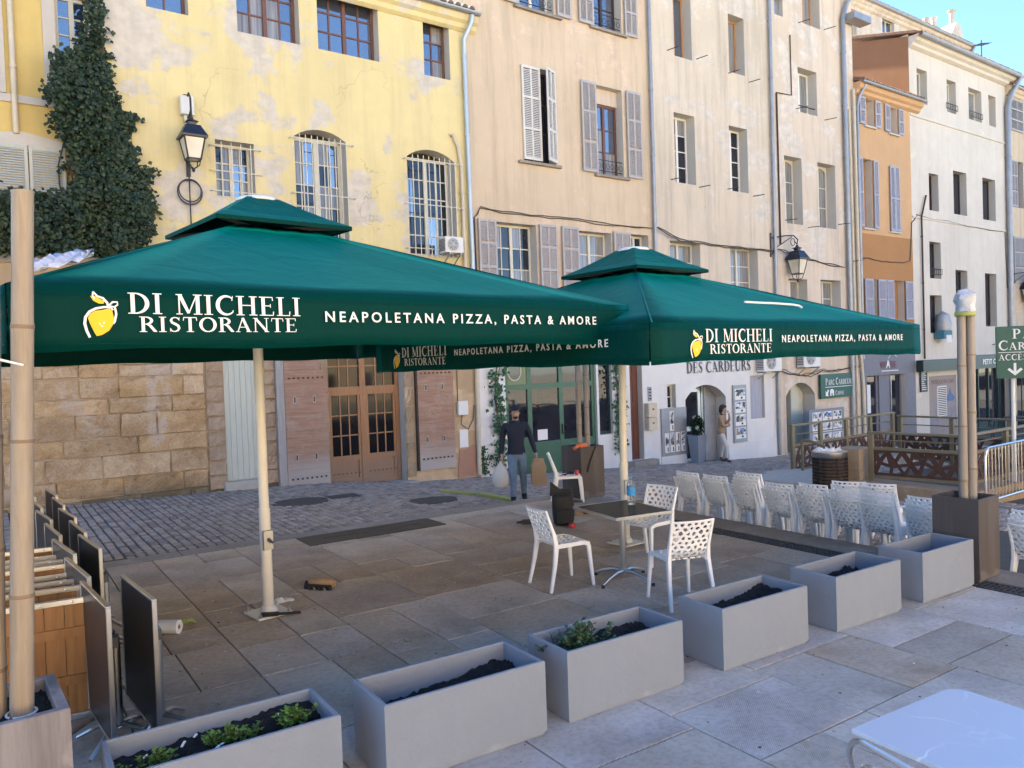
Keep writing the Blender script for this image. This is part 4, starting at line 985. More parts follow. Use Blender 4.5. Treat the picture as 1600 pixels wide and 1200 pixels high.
# ---- white house ---------------------------------------------------------------------------------
WH = House('white_house', 'tall chalky white house with dark narrow windows over a dark green shop front', 29.98, 38.75, -1.7, 14.95, M['white'], depth=6.5)
WH.bands = [(-1.65, M['white'])]
ww = ((30.62, 31.45, 12.37, 13.74), (33.14, 33.94, 12.37, 13.74), (35.1, 36.34, 12.37, 13.75), (37.02, 37.76, 12.37, 13.75), (31.42, 32.22, 8.05, 9.58), (33.53, 34.74, 8.07, 9.93), (36.26, 37.55, 8.05, 9.93), (31.34, 32.3, 5.23, 6.75), (33.55, 34.64, 3.35, 5.67), (36.33, 37.46, 3.23, 5.63), (31.28, 32.28, 2.95, 4.53))
for w in ww: WH.opening(*w, d=.34)
WH.opening(33.9, 38.6, -1.7, 1.35, d=.4); WH.opening(31.05, 33.4, -1.7, 1.15, d=.1); WH.wall()
for i, w in enumerate(ww):
    WH.window(*w, .31, 2, 1, 'windark' if i > 3 else 'winwhite', 'glass' if i > 3 else 'curtain', fw=.05, leaf=i > 3)
mb = MB(); mb.cbox(29.99, 38.74, -.05, .0, 11.72, 11.82, .01); mb.cbox(29.99, 38.74, -.04, 0, 7.62, 7.72, .01); WH.put(mb, 'string_course', M['white'])
WH.gutter(29.98, 39.4, 14.85, out=.5, r=.12, tm='tile', pitch=.28, run=6.0)
mb = MB(); mb.quad((29.97, 6.4, 12.0), (29.97, -.02, 12.0), (29.97, -.02, 14.86), (29.97, 6.4, 16.4)); WH.put(mb, 'gable', M['terracotta'])
mb = MB(); mb.box(29.8, 30.0, -.4, 6.4, 14.85, 14.95, M=Matrix.Identity(4)); mb.v = [(a, b, c + .27 * max(0, b)) for a, b, c in mb.v]; WH.put(mb, 'verge', M['tile'])
WH.pipe([(39.2, -.5, 14.75), (38.9, -.2, 14.0), (38.66, -.14, 13.4), (38.62, -.14, 4), (38.62, -.14, -1.5)], .12, 'zinc')
WH.pipe([(31.0, -.08, 8.6), (30.6, -.08, 7.7), (30.6, -.08, 1.9)], .035, 'rustiron')
for (a, b, z) in ((31.34, 32.3, 5.4), (33.0, 34.0, 12.5), (35.1, 36.34, 12.5)):
    mb = MB()
    for zz in (z, z + .22): mb.tube([(a, -.04, zz), (b, -.04, zz)], .016, 5)
    for k in range(7): x = a + (b - a) * k / 6; mb.tube([(x, -.04, z), (x, -.04, z + .22)], .01, 4)
    WH.put(mb, 'window_guard', M['iron'])
# green shop front with awning boards
mb = MB(); mb.cbox(30.0, 33.62, -.32, -.02, 1.38, 1.85, .02); mb.cbox(33.7, 40.2, -.45, -.02, 1.36, 1.95, .02); WH.put(mb, 'fascia', M['blackgreen'])
mb = MB()
for x in (33.92, 34.9, 35.9, 36.9, 37.9, 38.5): mb.box(x, x + .09, .2, .34, -1.6, 1.34)
mb.box(33.92, 38.59, .22, .32, -1.6, -1.1); sfw = WH.put(mb, 'green_shop_front', M['blackgreen'])
for x in (34.01, 34.99, 35.99, 36.99, 37.99): pm = MB(); pm.box(x, x + .88, .26, .268, -1.1, 1.32); pm.build('pane', M['glass'], sfw)
text(None, 'PETIT CARDEURS', .30, WH.root, M['letter'], (34.9 - 29.98, -.455, 1.55 + 1.7), (PI / 2, 0, 0), bold=.01, space=1.2)
# painted mural panel with louvred vent
mb = MB(); mb.box(31.05, 33.4, .03, .09, -1.6, 1.14); mu = WH.put(mb, 'mural_board', M['mural'])
mb = MB(); mb.box(31.75, 32.55, .005, .028, -.55, .72)
mu2 = mb.build('vent_board', M['paperwhite'], mu)
mb = MB()
for k in range(16): mb.box(31.8, 32.5, -.004, .006, -.5 + .075 * k, -.465 + .075 * k)
mb.build('vent_slats', M['rustiron'], mu, kind='stuff')
pm = MB(); pm.prism([(32.65, .05), (33.2, .05), (33.3, .2), (33.0, .38), (32.9, .62), (32.8, .4), (32.62, .22)], .01); pm.v = [(a, b + .018, c) for a, b, c in pm.v]; pm.build('painted_drop', plain('mural_blue', (.12, .19, .34), .8), mu)
text(None, 'MUSIQUE EN CAVE', .25, WH.root, plain('faded_mural_paint', (.20, .13, .13), .8), (31.3 - 29.98, .025, .82 + 1.7), (PI / 2, 0, 0), space=.9, ext=.001)

# ---- house far right -------------------------------------------------------------------------------
KH = House('beige_house', 'beige house at the far end with a closed grey shutter beside the zinc downpipe', 38.75, 46, -1.9, 14.4, M['beige'], depth=4)
for w in ((39.25, 40.6, 12.5, 14.0), (39.2, 40.6, 8.9, 11.1), (39.35, 40.6, 5.3, 7.5), (42.6, 43.9, 8.9, 11.1), (39.4, 42.5, -1.9, 1.4)): KH.opening(*w, d=.25)
KH.wall()
for (a, b, c, d) in ((39.25, 40.6, 12.5, 14.0), (39.2, 39.88, 8.9, 11.1), (39.35, 40.6, 5.3, 7.5), (42.6, 43.9, 8.9, 11.1)): KH.shutter(a, b, c, d, 'shutter', y=-.02)
KH.window(39.9, 40.6, 8.9, 11.1, .22, 1, 2, 'windark', 'glass', leaf=False); KH.window(39.4, 42.5, -1.9, 1.4, .2, 3, 1, 'blackgreen', 'glass', leaf=False)
KH.gutter(38.8, 46, 14.45, tm='tile')

# ---- taller house standing behind ------------------------------------------------------------------
BH = House('house_behind', 'upper floor of a cream house rising behind the orange and white houses with chimneys', 36.6, 50.0, -1.7, 20.85, M['cream2'], depth=5, y0=6.6)
bw_ = ((40.25, 41.5, 19.3, 20.45), (43.35, 44.5, 19.3, 20.45), (46.4, 47.5, 19.3, 20.42))
for w in bw_: BH.opening(*w, d=.25)
BH.opening(37.1, 37.7, 16.5, 18.0, d=.25); BH.opening(37.1, 37.7, 18.5, 20.2, d=.25); BH.wall()
for w in bw_: BH.window(*w, .2, 2, 1, 'wincream', 'glassblue')
BH.window(37.1, 37.7, 16.5, 18.0, .2, 1, 1, 'winbrown', 'glass', leaf=False); BH.window(37.1, 37.7, 18.5, 20.2, .2, 1, 1, 'wincream', 'curtain', leaf=False)
br = BH.gutter(36.6, 50.2, 20.8, out=.4, r=.11, pitch=.28, run=5.0)
BH.pipe([(50.1, -.4, 20.65), (49.9, -.2, 20.2), (49.6, -.12, 20.0), (49.6, -.12, 16)], .1, 'zinc')
mb = MB(); mb.prism([(47.9, 20.7), (49.9, 20.7), (49.9, 21.7), (49.6, 22.2), (49.1, 22.2)], .9); mb.v = [(a, b + 6.75, c) for a, b, c in mb.v]; ch_ = BH.put(mb, 'chimney', M['cream2'])
for (s_, z_, hh_) in ((46.15, 20.9, 1.0), (47.05, 21.0, 1.15), (49.3, 22.2, .9)):
    mb = MB(); mb.lathe([(.16, -.3), (.15, hh_ - .15), (.2, hh_ - .1), (.2, hh_)] if s_ < 49 else [(.15, 0), (.14, hh_ - .25), (.14, hh_ - .12), (.24, hh_ - .10), (.25, hh_ - .02), (.0, hh_)], 10, (s_, 7.1, z_)); mb.build('chimney_pot', M['cream2'], ch_, smooth=True)
# chimney and aerial on the white house roof
mb = MB(); mb.cbox(40.2, 41.3, 2.0, 2.8, 14.8, 16.2, .03); cw_ = WH.put(mb, 'chimney', M['tile'])
mb = MB(); mb.lathe([(.12, 0), (.12, .5), (.3, .55), (.3, .68), (0, .7)], 10, (40.9, 2.4, 16.2)); mb.build('chimney_pot', M['cream2'], cw_, smooth=True)
mb = MB(); mb.tube([(42.6, 2.6, 15.2), (42.6, 2.6, 18.3)], .025, 5); mb.tube([(41.9, 2.6, 17.9), (43.4, 2.6, 18.25)], .018, 4)
for k in range(8): x = 42.0 + .18 * k; mb.tube([(x, 2.35, 17.93 + .042 * k), (x, 2.85, 17.93 + .042 * k)], .01, 4)
WH.put(mb, 'aerial', M['darkframe'])
# ------------------------------------------------------------------ serif capitals as flat print (width-varying strokes)
def arcpts(cx, cy, rx, ry, a0, a1, w0, w1, n=14, mid=None):
    out = []
    for i in range(n + 1):
        t = i / n; a = math.radians(a0 + (a1 - a0) * t)
        w = w0 + (w1 - w0) * t if mid is None else w0 + (mid - w0) * math.sin(PI * t) ** 1.3
        out.append((cx + rx * math.cos(a), cy + ry * math.sin(a), w))
    return out
def stem(x, w=.16, y0=0, y1=1, sl=.10, sr=.10, top=True, bot=True):
    P = [[(x, y0, w), (x, y1, w)]]
    if bot: P.append([(x - w / 2 - sl, y0 + .022, .045), (x + w / 2 + sr, y0 + .022, .045)])
    if top: P.append([(x - w / 2 - sl, y1 - .022, .045), (x + w / 2 + sr, y1 - .022, .045)])
    return P
GL = {
 'D': (.86, stem(.2) + [arcpts(.28, .5, .46, .475, -90, 90, .05, .05, 18, .17)]),
 'I': (.42, stem(.21)),
 'M': (1.08, stem(.15, .06) + stem(.90, .16) + [[(.17, .98, .16), (.52, .06, .12)], [(.52, .06, .05), (.86, .98, .05)]]),
 'C': (.84, [arcpts(.50, .5, .38, .47, 48, 312, .06, .06, 22, .17), [(.74, .74, .04), (.77, .99, .03)], [(.755, .12, .05), (.78, .26, .03)]]),
 'H': (.98, stem(.2) + stem(.77) + [[(.2, .52, .05), (.77, .52, .05)]]),
 'E': (.74, stem(.2, sr=.0) + [[(.2, .978, .045), (.62, .978, .045)], [(.2, .022, .045), (.64, .022, .045)], [(.2, .52, .045), (.52, .52, .045)], [(.62, 1.0, .03), (.63, .80, .05)], [(.64, 0, .03), (.66, .22, .05)], [(.52, .42, .035), (.52, .62, .035)]]),
 'L': (.70, stem(.2) + [[(.2, .022, .045), (.62, .022, .045)], [(.62, 0, .03), (.64, .24, .05)]]),
 'R': (.86, stem(.2) + [arcpts(.28, .74, .32, .235, -90, 90, .05, .05, 14, .15), [(.36, .5, .05), (.52, .42, .15), (.74, .06, .15), (.84, .02, .05)]]),
 'S': (.64, [[(.54, .80, .05), (.47, .93, .07), (.33, .97, .06), (.19, .90, .10), (.14, .76, .13), (.20, .62, .15), (.36, .52, .16), (.49, .41, .15), (.53, .25, .13), (.47, .10, .10), (.32, .03, .06), (.18, .06, .07), (.10, .22, .05)], [(.535, .76, .03), (.55, .98, .03)], [(.10, .02, .03), (.09, .26, .03)]]),
 'T': (.78, stem(.39, top=False) + [[(.06, .972, .055), (.72, .972, .055)], [(.075, .98, .04), (.05, .76, .04)], [(.705, .98, .04), (.73, .76, .04)]]),
 'O': (.94, [arcpts(.47, .5, .37, .47, 90, 270, .06, .06, 16, .17), arcpts(.47, .5, .37, .47, -90, 90, .06, .06, 16, .17)]),
 'A': (.90, [[(.14, .02, .05), (.43, 1.0, .06)], [(.42, .99, .15), (.75, .02, .16)], [(.22, .34, .05), (.62, .34, .05)], [(.02, .022, .045), (.27, .022, .045)], [(.60, .022, .045), (.90, .022, .045)]]),
 'N': (.98, stem(.17, .06, bot=True) + stem(.80, .06) + [[(.17, .97, .15), (.79, .05, .15)]]),
 'P': (.76, stem(.2) + [arcpts(.28, .72, .32, .255, -90, 90, .05, .05, 14, .15)]),
 'U': (.92, [[(.2, 1, .16), (.2, .32, .16)], arcpts(.47, .32, .27, .29, 180, 360, .15, .07, 12), [(.74, .32, .06), (.74, 1, .06)], [(.04, .978, .045), (.36, .978, .045)], [(.62, .978, .045), (.88, .978, .045)]]),
 ' ': (.38, []),
}
GL['È'] = (GL['E'][0], GL['E'][1] + [[(.30, 1.28, .07), (.44, 1.10, .04)]])
def strip(mb, pts, ox, oy, k, y, kx=1.0):
    """a flat stroke with a width at each point; y is the small depth step that keeps strokes apart"""
    L = []; Rr = []
    for i, p in enumerate(pts):
        a = pts[max(i - 1, 0)]; b = pts[min(i + 1, len(pts) - 1)]
        dx, dy = b[0] - a[0], b[1] - a[1]; l = math.hypot(dx, dy) or 1; nx, ny = -dy / l, dx / l
        L.append((ox + (p[0] + nx * p[2] / 2) * k * kx, y, oy + (p[1] + ny * p[2] / 2) * k)); Rr.append((ox + (p[0] - nx * p[2] / 2) * k * kx, y, oy + (p[1] - ny * p[2] / 2) * k))
    for i in range(len(pts) - 1): mb.quad(Rr[i], Rr[i + 1], L[i + 1], L[i])
def serif(word, x0, z0, x1, hgt, y, small=None):
    """set a word between x0 and x1 at cap height hgt; small = cap factor of all letters but word initials"""
    tot = 0; sizes = []; first = True
    for c in word:
        f = 1.0 if (small is None or first) else small
        sizes.append(f); tot += GL[c][0] * f + .06; first = (c == ' ')
    kx = (x1 - x0) / (tot * hgt); mb = MB(); x = x0; e = 0
    for c, f in zip(word, sizes):
        for p in GL[c][1]: strip(mb, p, x, z0, hgt * f, y - .0004 * (e % 5), kx); e += 1
        x += (GL[c][0] * f + .06) * hgt * kx
    return mb
def lemon(mb_w, mb_y, x0, z0, w, h, y):
    """the restaurant's lemon emblem, in a box w by h"""
    def X(p): return [(a, b) for a, b in p]
    body = [(.13, .42), (.18, .30), (.30, .10), (.36, .03), (.52, .06), (.72, .15), (.86, .30), (.88, .42), (.84, .58), (.76, .64), (.55, .60), (.34, .58), (.20, .52)]
    mb_y.poly([(x0 + a * w, y, z0 + b * h) for a, b in body])
    leaf = [(.22, .90), (.30, .80), (.46, .74), (.60, .74), (.62, .80), (.50, .84), (.36, .90)]
    mb_y.poly([(x0 + a * w, y, z0 + b * h) for a, b in leaf])
    for pts in ([(.16, .0, .075), (.08, .14, .085), (.03, .30, .085), (.06, .44, .085), (.18, .56, .08), (.36, .63, .075), (.60, .665, .065), (.80, .66, .06), (.86, .60, .06)],
                [(.30, 1.0, .05), (.42, .90, .06), (.58, .86, .07), (.70, .76, .075), (.72, .68, .07)], [(.30, 1.0, .04), (.29, .91, .05), (.34, .84, .05)],
                [(.74, .70, .05), (.86, .78, .06), (1.0, .78, .05), (1.0, .72, .05), (.90, .67, .05), (.78, .69, .05)], [(.92, .66, .06), (.95, .52, .07), (.90, .36, .07), (.86, .30, .04)]):
        strip(mb_w, [(a * w, b * h, c * w) for a, b, c in pts], x0, z0, 1.0, y - .0008)
    for (a, b) in ((.46, .30), (.58, .32), (.52, .25)):
        n = 6; mb_w.poly([(x0 + (a + .03 * math.cos(2 * PI * i / n)) * w, y - .0015, z0 + (b + .022 * math.sin(2 * PI * i / n)) * h) for i in range(n)])

def serif_letters(parent, mt, word, x0, z0, x1, hgt, y, small=None, Mx=None):
    """the same word with one mesh object per letter"""
    tot = 0; first = True; sizes = []
    for c in word: f = 1.0 if (small is None or first) else small; sizes.append(f); tot += GL[c][0] * f + .06; first = (c == ' ')
    kx = (x1 - x0) / (tot * hgt); x = x0
    for c, f in zip(word, sizes):
        if GL[c][1]:
            mb = MB()
            for e, p in enumerate(GL[c][1]): strip(mb, p, 0, 0, hgt * f, -.0004 * e, kx)
            loc = Vector((x, y, z0)); o = mb.build('letter', mt, parent, loc)
            if Mx is not None: o.matrix_local = Mx @ Matrix.Translation(loc)
        x += (GL[c][0] * f + .06) * hgt * kx
# ------------------------------------------------------------------ parasols
def parasol(label, cx, cy, rot, a, zb, val, zpk, pole_x, pole_y, texts):
    """square market parasol with hanging valance, vent roof, pole, hub, ribs and foot plate; origin on the ground at the pole"""
    t = thing('parasol', label, 'parasol', (pole_x, pole_y, 0), rot, 'dark green market parasols on the terrace')
    c, s = math.cos(-rot), math.sin(-rot); dx, dy = cx - pole_x, cy - pole_y; ox, oy = c * dx - s * dy, s * dx + c * dy
    ze = zb + val; rin = .28; zi = zpk - .30
    def ring_z(f): return ze + (zi - ze) * f
    mb = MB(); n = 10; mrows = 8; rr = random.Random(int(a * 1000)); rise = [rr.uniform(-.01, .01) for _ in range(8)]
    for side in range(4):
        ang = side * PI / 2; ca, sa = math.cos(ang), math.sin(ang); vs = []
        for j in range(mrows + 1):
            f = j / mrows; half = a + (rin - a) * f; z = ring_z(f)
            for i in range(n + 1):
                u = -1 + 2 * i / n; sag = -.035 * (1 - u * u) * math.sin(PI * min(1, f * .9 + .1)) + .006 * math.sin(u * 9 + f * 5 + side)
                x, y = u * half, -half; vs.append((ox + ca * x - sa * y, oy + sa * x + ca * y, z + sag * (1 if j > 0 else .15)))
        mb.add(vs, [(j * (n + 1) + i, j * (n + 1) + i + 1, (j + 1) * (n + 1) + i + 1, (j + 1) * (n + 1) + i) for j in range(mrows) for i in range(n)])
    o = fixn(mb.build('canopy', M['green'], t, smooth=True)); o.data.set_sharp_from_angle(angle=math.radians(14)); solid(o, .003)
    for side in range(4):
        ang = side * PI / 2; ca, sa = math.cos(ang), math.sin(ang); vs = []; n2 = 24
        for j in range(5):
            f = j / 4
            for i in range(n2 + 1):
                u = -1 + 2 * i / n2; d = f * .004 * math.sin(u * 7 + side * 2) + .004 * f; x, y = u * (a - .004), -a - .003 - d
                zz = ze - .002 - f * val - (f * .008 * math.sin(u * 11 + side)) + .012 * (1 - u * u) * (1 if 1 else 0)
                vs.append((ox + ca * x - sa * y, oy + sa * x + ca * y, zz))
        vb = MB(); vb.add(vs, [(j * (n2 + 1) + i, (j + 1) * (n2 + 1) + i, (j + 1) * (n2 + 1) + i + 1, j * (n2 + 1) + i + 1) for j in range(4) for i in range(n2)])
        v = vb.build('valance', M['green'], t, smooth=True); solid(v, .003)
        if side in texts:
            Mx = Matrix.Translation((ox, oy, 0)) @ Matrix.Rotation(ang, 4, 'Z') @ Matrix.Translation((0, -a - .020, 0))
            L = texts[side]; w = MB(); yl = MB()
            lemon(w, yl, L['lem'][0], L['lem'][1], L['lem'][2], L['lem'][3], 0)
            for (word, x0, z0, x1, hh) in L['serif']: serif_letters(t, M['letter'], word, x0, z0, x1, hh, 0, None, Mx)
            for mbx, mt, nm in ((w, M['letter'], 'lemon_outline'), (yl, M['lemon'], 'lemon_emblem')):
                mbx.v = [tuple(Mx @ Vector(p)) for p in mbx.v]; mbx.build(nm, mt, t, kind='stuff')
            body, x0, z0, x1, hh = L['sans']
            tx = text(None, body, hh / .70, t, M['letter'], (0, 0, 0), (0, 0, 0), bold=.0012, space=1.45)
            bpy.context.view_layer.update(); k = (x1 - x0) / max(.1, tx.dimensions.x)
            tx.matrix_local = Mx @ Matrix.Translation((x0, 0.0, z0)) @ Matrix.Rotation(PI / 2, 4, 'X') @ Matrix.Diagonal((k, 1, 1, 1))
    # vent roof
    mb = MB(); b = .625; zv = zpk - .30
    for side in range(4):
        ang = side * PI / 2; ca, sa = math.cos(ang), math.sin(ang); vs = []; k = 6
        for j in range(4):
            f = j / 3; half = b + (.15 - b) * f; z = zv + (zpk - .02 - zv) * f ** 1.15
            for i in range(k + 1): u = -1 + 2 * i / k; x, y = u * half, -half; vs.append((ox + ca * x - sa * y, oy + sa * x + ca * y, z - .02 * (1 - u * u) * (1 - f)))
        mb.add(vs, [(j * (k + 1) + i, j * (k + 1) + i + 1, (j + 1) * (k + 1) + i + 1, (j + 1) * (k + 1) + i) for j in range(3) for i in range(k)])
        mb.add([(ox + ca * x - sa * y, oy + sa * x + ca * y, z) for x, y, z in ((-b, -b - .002, zv), (b, -b - .002, zv), (b, -b - .002, zv - .035), (-b, -b - .002, zv - .035))], [(0, 1, 2, 3)])
    o = mb.build('vent_roof', M['green'], t); solid(o, .003)
    mb = MB(); mb.lathe([(.19, -.035), (.195, -.025), (.17, .0), (.10, .008), (0, .01)], 24, (ox, oy, zpk)); mb.build('cap', M['letter'], t, smooth=True)
    for k in range(4):
        an = PI / 4 + PI / 2 * k; mb = MB(); mb.bar((ox + .05 * math.cos(an), oy + .05 * math.sin(an), zv + .02), (ox + b * 1.36 * math.cos(an), oy + b * 1.36 * math.sin(an), zv - .015), .022, .03); mb.build('vent_arm', M['darkframe'], t)
    for side in range(4):       # sewn seams: along the hips and down the middle of every panel, and the hem of the valance
        ang = side * PI / 2; ca, sa = math.cos(ang), math.sin(ang); sm = MB()
        def P(u, f):
            half = a + (rin - a) * f; z = ze + (zi - ze) * f - .035 * (1 - u * u) * math.sin(PI * min(1, f * .9 + .1)) * (1 if f > 0 else .15) + .0055; x, y = u * half, -half
            return Vector((ox + ca * x - sa * y, oy + sa * x + ca * y, z))
        for u in (-.985,):
            for j in range(8): p, q = P(u, j / 8), P(u, (j + 1) / 8); d = Vector((ca, sa, 0)) * .011; sm.quad(p - d, p + d, q + d, q - d)
        sm.build('seams', M['green'], t, kind='stuff')
        hm = MB(); n3 = 24
        for i in range(n3):
            for (zz, w) in ((zb + .035, .002), (ze - .05, .002)):
                x0, x1 = -a + 2 * a * i / n3 + .004, -a + 2 * a * (i + 1) / n3 - .006; v = [(x0, -a - .017, zz), (x1, -a - .017, zz), (x1, -a - .017, zz + w * 2), (x0, -a - .017, zz + w * 2)]
                hm.quad(*[(ox + ca * x - sa * y, oy + sa * x + ca * y, z) for x, y, z in v])
        hm.build('hem_stitching', M['green'], t, kind='stuff')
    # frame
    px, py = 0, 0
    mb = MB(); mb.tube([(px, py, .02), (px, py, 1.0)], .052, 16); mb.tube([(px, py, 1.0), (px + (ox) * .2, py + oy * .2, zi - .02)], .045, 16); pole = mb.build('pole', M['pole'], t, smooth=True)
    mb = MB(); mb.cbox(-.05, .05, -.068, -.045, .62, .80, .006); mb.build('crank_plate', M['steel'], pole)
    mb = MB(); mb.tube([(0, -.065, .72), (0, -.09, .72), (.03, -.1, .68)], .012, 6); mb.build('crank_socket', M['darkframe'], pole)
    mb = MB(); mb.cbox(-.17, .17, -.17, .17, .012, .03, .005); mb.lathe([(.085, .0), (.075, .03), (.06, .06)], 16, (0, 0, .03)); bp = mb.build('foot_plate', M['pole'], t)
    for sx in (-1, 1):
        for sy in (-1, 1): mb = MB(); mb.lathe([(.018, 0), (.018, .02), (.008, .022), (.008, .045)], 6, (.14 * sx, .14 * sy, .03)); mb.build('bolt', M['steel'], bp)
    mb = MB(); mb.lathe([(.07, -.05), (.075, 0), (.07, .05)], 12, (ox * .6, oy * .6, zi - .42)); hub = mb.build('runner_hub', M['darkframe'], t, smooth=True)
    for k in range(8):
        an = PI / 4 * k; rad = a * (1.414 if k % 2 else 1.0) - .03; f = .985
        e = Vector((ox + rad * math.cos(an), oy + rad * math.sin(an), ze - .035)); q = Vector((ox + .06 * math.cos(an), oy + .06 * math.sin(an), zi - .03))
        mb = MB(); mb.bar(q - Vector((0, 0, .05)), e - Vector((0, 0, .04)), .022, .034); rb = mb.build('rib', M['darkframe'], t)
        mid = q.lerp(e, .5) - Vector((0, 0, .06)); mb = MB(); mb.bar((ox * .6 + .07 * math.cos(an), oy * .6 + .07 * math.sin(an), zi - .42), mid, .018, .024); mb.build('strut', M['darkframe'], rb)
    return t
TAG = 'NEAPOLETANA PIZZA, PASTA & AMORE'
u1 = {0: dict(lem=(-2.05, 2.475, .17, .245), serif=(('DI MICHELI', -1.83, 2.605, -.80, .115), ('RISTORANTE', -1.775, 2.505, -.83, .085)), sans=(TAG, -.645, 2.572, 1.93, .068))}
parasol('big dark green parasol on a lone pole, plastic sheet on its roof', 2.172, 7.376, .131, 2.39, 2.405, .345, 3.87, 2.124, 7.39, u1)
u2s = dict(lem=(-1.83, 2.255, .16, .235), serif=(('DI MICHELI', -1.63, 2.385, -.64, .115), ('RISTORANTE', -1.575, 2.285, -.66, .082)), sans=(TAG, -.5, 2.375, 1.85, .066))
parasol('dark green parasol behind the white table, with a white cord lying across its roof', 6.62, 7.13, .07, 2.31, 2.215, .335, 3.61, 6.475, 7.27, {0: u2s, 3: u2s})
# plastic sheet and cord on the canvas
rr = random.Random(9)
mb = MB(); nx_, ny_ = 9, 5; vs = []
A_ = Vector((.24, 4.95, 2.835)); Bv = Vector((.33, .26, .13)); W = Vector((.02, -.12, -.05))
for i in range(nx_ + 1):
    u = i / nx_; wd = math.sin(PI * (.12 + .82 * u)) ** .7 * (1 if u < .8 else .35)
    for j in range(ny_ + 1):
        v = j / ny_ - .5; p = A_ + Bv * u + W * v * 1.5 * wd; p.z += .03 + .03 * math.sin(i * 1.9 + j * 2.3) * (1 - abs(v)) + .012 * rr.random(); vs.append(p)
mb.add(vs, [(i * (ny_ + 1) + j, (i + 1) * (ny_ + 1) + j, (i + 1) * (ny_ + 1) + j + 1, i * (ny_ + 1) + j + 1) for i in range(nx_) for j in range(ny_)])
o = mb.build('plastic_sheet', plain('milky_plastic', (.55, .56, .62), .25, var=.35, scale=14), None, smooth=True); solid(o, .004); tag(o, 'crumpled white plastic sheet lying on the left edge of the parasol roof', 'plastic sheet')

mb = MB(); mb.tube([(6.57, 5.43, 2.815), (6.8, 5.44, 2.812), (7.1, 5.455, 2.81), (7.4, 5.455, 2.80), (7.50, 5.46, 2.79), (7.52, 5.43, 2.765)], .012, 6)
o = mb.build('cord', M['letter'], None, smooth=True); tag(o, 'short white cord lying across the roof of the parasol behind the table', 'cord')
# ------------------------------------------------------------------ chairs
def clip(poly, n, d):
    out = []
    for i in range(len(poly)):
        a, b = poly[i], poly[(i + 1) % len(poly)]; da = a[0] * n[0] + a[1] * n[1] - d; db = b[0] * n[0] + b[1] * n[1] - d
        if da <= 0: out.append(a)
        if (da < 0) != (db < 0) and abs(da - db) > 1e-9: t = da / (da - db); out.append((a[0] + (b[0] - a[0]) * t, a[1] + (b[1] - a[1]) * t))
    return out
def net(mb, fn, nu, nv, seed, thick, asp=1.0, strand=.011):
    """perforated sheet: Voronoi cells of a jittered grid, each with a rounded hole; fn maps (u, v) to point and normal"""
    r = random.Random(seed); P = []
    for j in range(nv):
        for i in range(nu): P.append(((i + .5 + (.5 if j % 2 else 0) * .9 - .22 + r.uniform(-.3, .3)) / nu, (j + .5 + r.uniform(-.3, .3)) / nv))
    for k, p in enumerate(P):
        poly = [(0, 0), (1, 0), (1, 1), (0, 1)]
        for q in P:
            if q is p or abs(q[0] - p[0]) > 3 / nu or abs(q[1] - p[1]) > 3 / nv: continue
            n = ((q[0] - p[0]), (q[1] - p[1]) / (asp * asp)); m_ = ((q[0] + p[0]) / 2, (q[1] + p[1]) / 2); poly = clip(poly, n, n[0] * m_[0] + n[1] * m_[1])
            if len(poly) < 3: break
        if len(poly) < 3: continue
        cx = sum(a for a, b in poly) / len(poly); cy = sum(b for a, b in poly) / len(poly)
        o_, i_ = [], []
        for a, b in zip(poly, poly[1:] + poly[:1]):     # edge midpoints and quarter points give a rounded hole
            for f in (.25, .75): o_.append((a[0] + (b[0] - a[0]) * f, a[1] + (b[1] - a[1]) * f))
        sz = math.sqrt(abs(sum(a[0] * b[1] - a[1] * b[0] for a, b in zip(poly, poly[1:] + poly[:1]))) / 2)
        kk = max(.3, 1 - strand / max(sz * .5, .02) * 2.1)
        m = len(o_); corners = []
        for i in range(m): a = o_[i]; i_.append((cx + (a[0] - cx) * kk, cy + (a[1] - cy) * kk))
        oo = []
        for idx, (a, b) in enumerate(zip(poly, poly[1:] + poly[:1])): oo += [o_[2 * idx], o_[2 * idx + 1]]
        top, itop, bot, ibot = [], [], [], []
        for (u, v) in oo: p3, nn = fn(u, v); top.append(p3 + nn * thick / 2); bot.append(p3 - nn * thick / 2)
        for (u, v) in i_: p3, nn = fn(u, v); itop.append(p3 + nn * thick / 2); ibot.append(p3 - nn * thick / 2)
        cor = []; corb = []
        for (u, v) in poly: p3, nn = fn(u, v); cor.append(p3 + nn * thick / 2); corb.append(p3 - nn * thick / 2)
        vs = top + itop + bot + ibot + cor + corb; fs = []; L = len(poly)
        for i in range(m):
            j = (i + 1) % m; fs += [(i, j, m + j, m + i), (m + i, m + j, 3 * m + j, 3 * m + i), (2 * m + j, 2 * m + i, 3 * m + i, 3 * m + j)]
        for i in range(L):      # corner triangles between neighbouring cells
            a = 2 * ((i - 1) % L) + 1; b = 2 * i; fs += [(a, 4 * m + i, b), (2 * m + b, 4 * m + L + i, 2 * m + a)]
        mb.add(vs, fs)
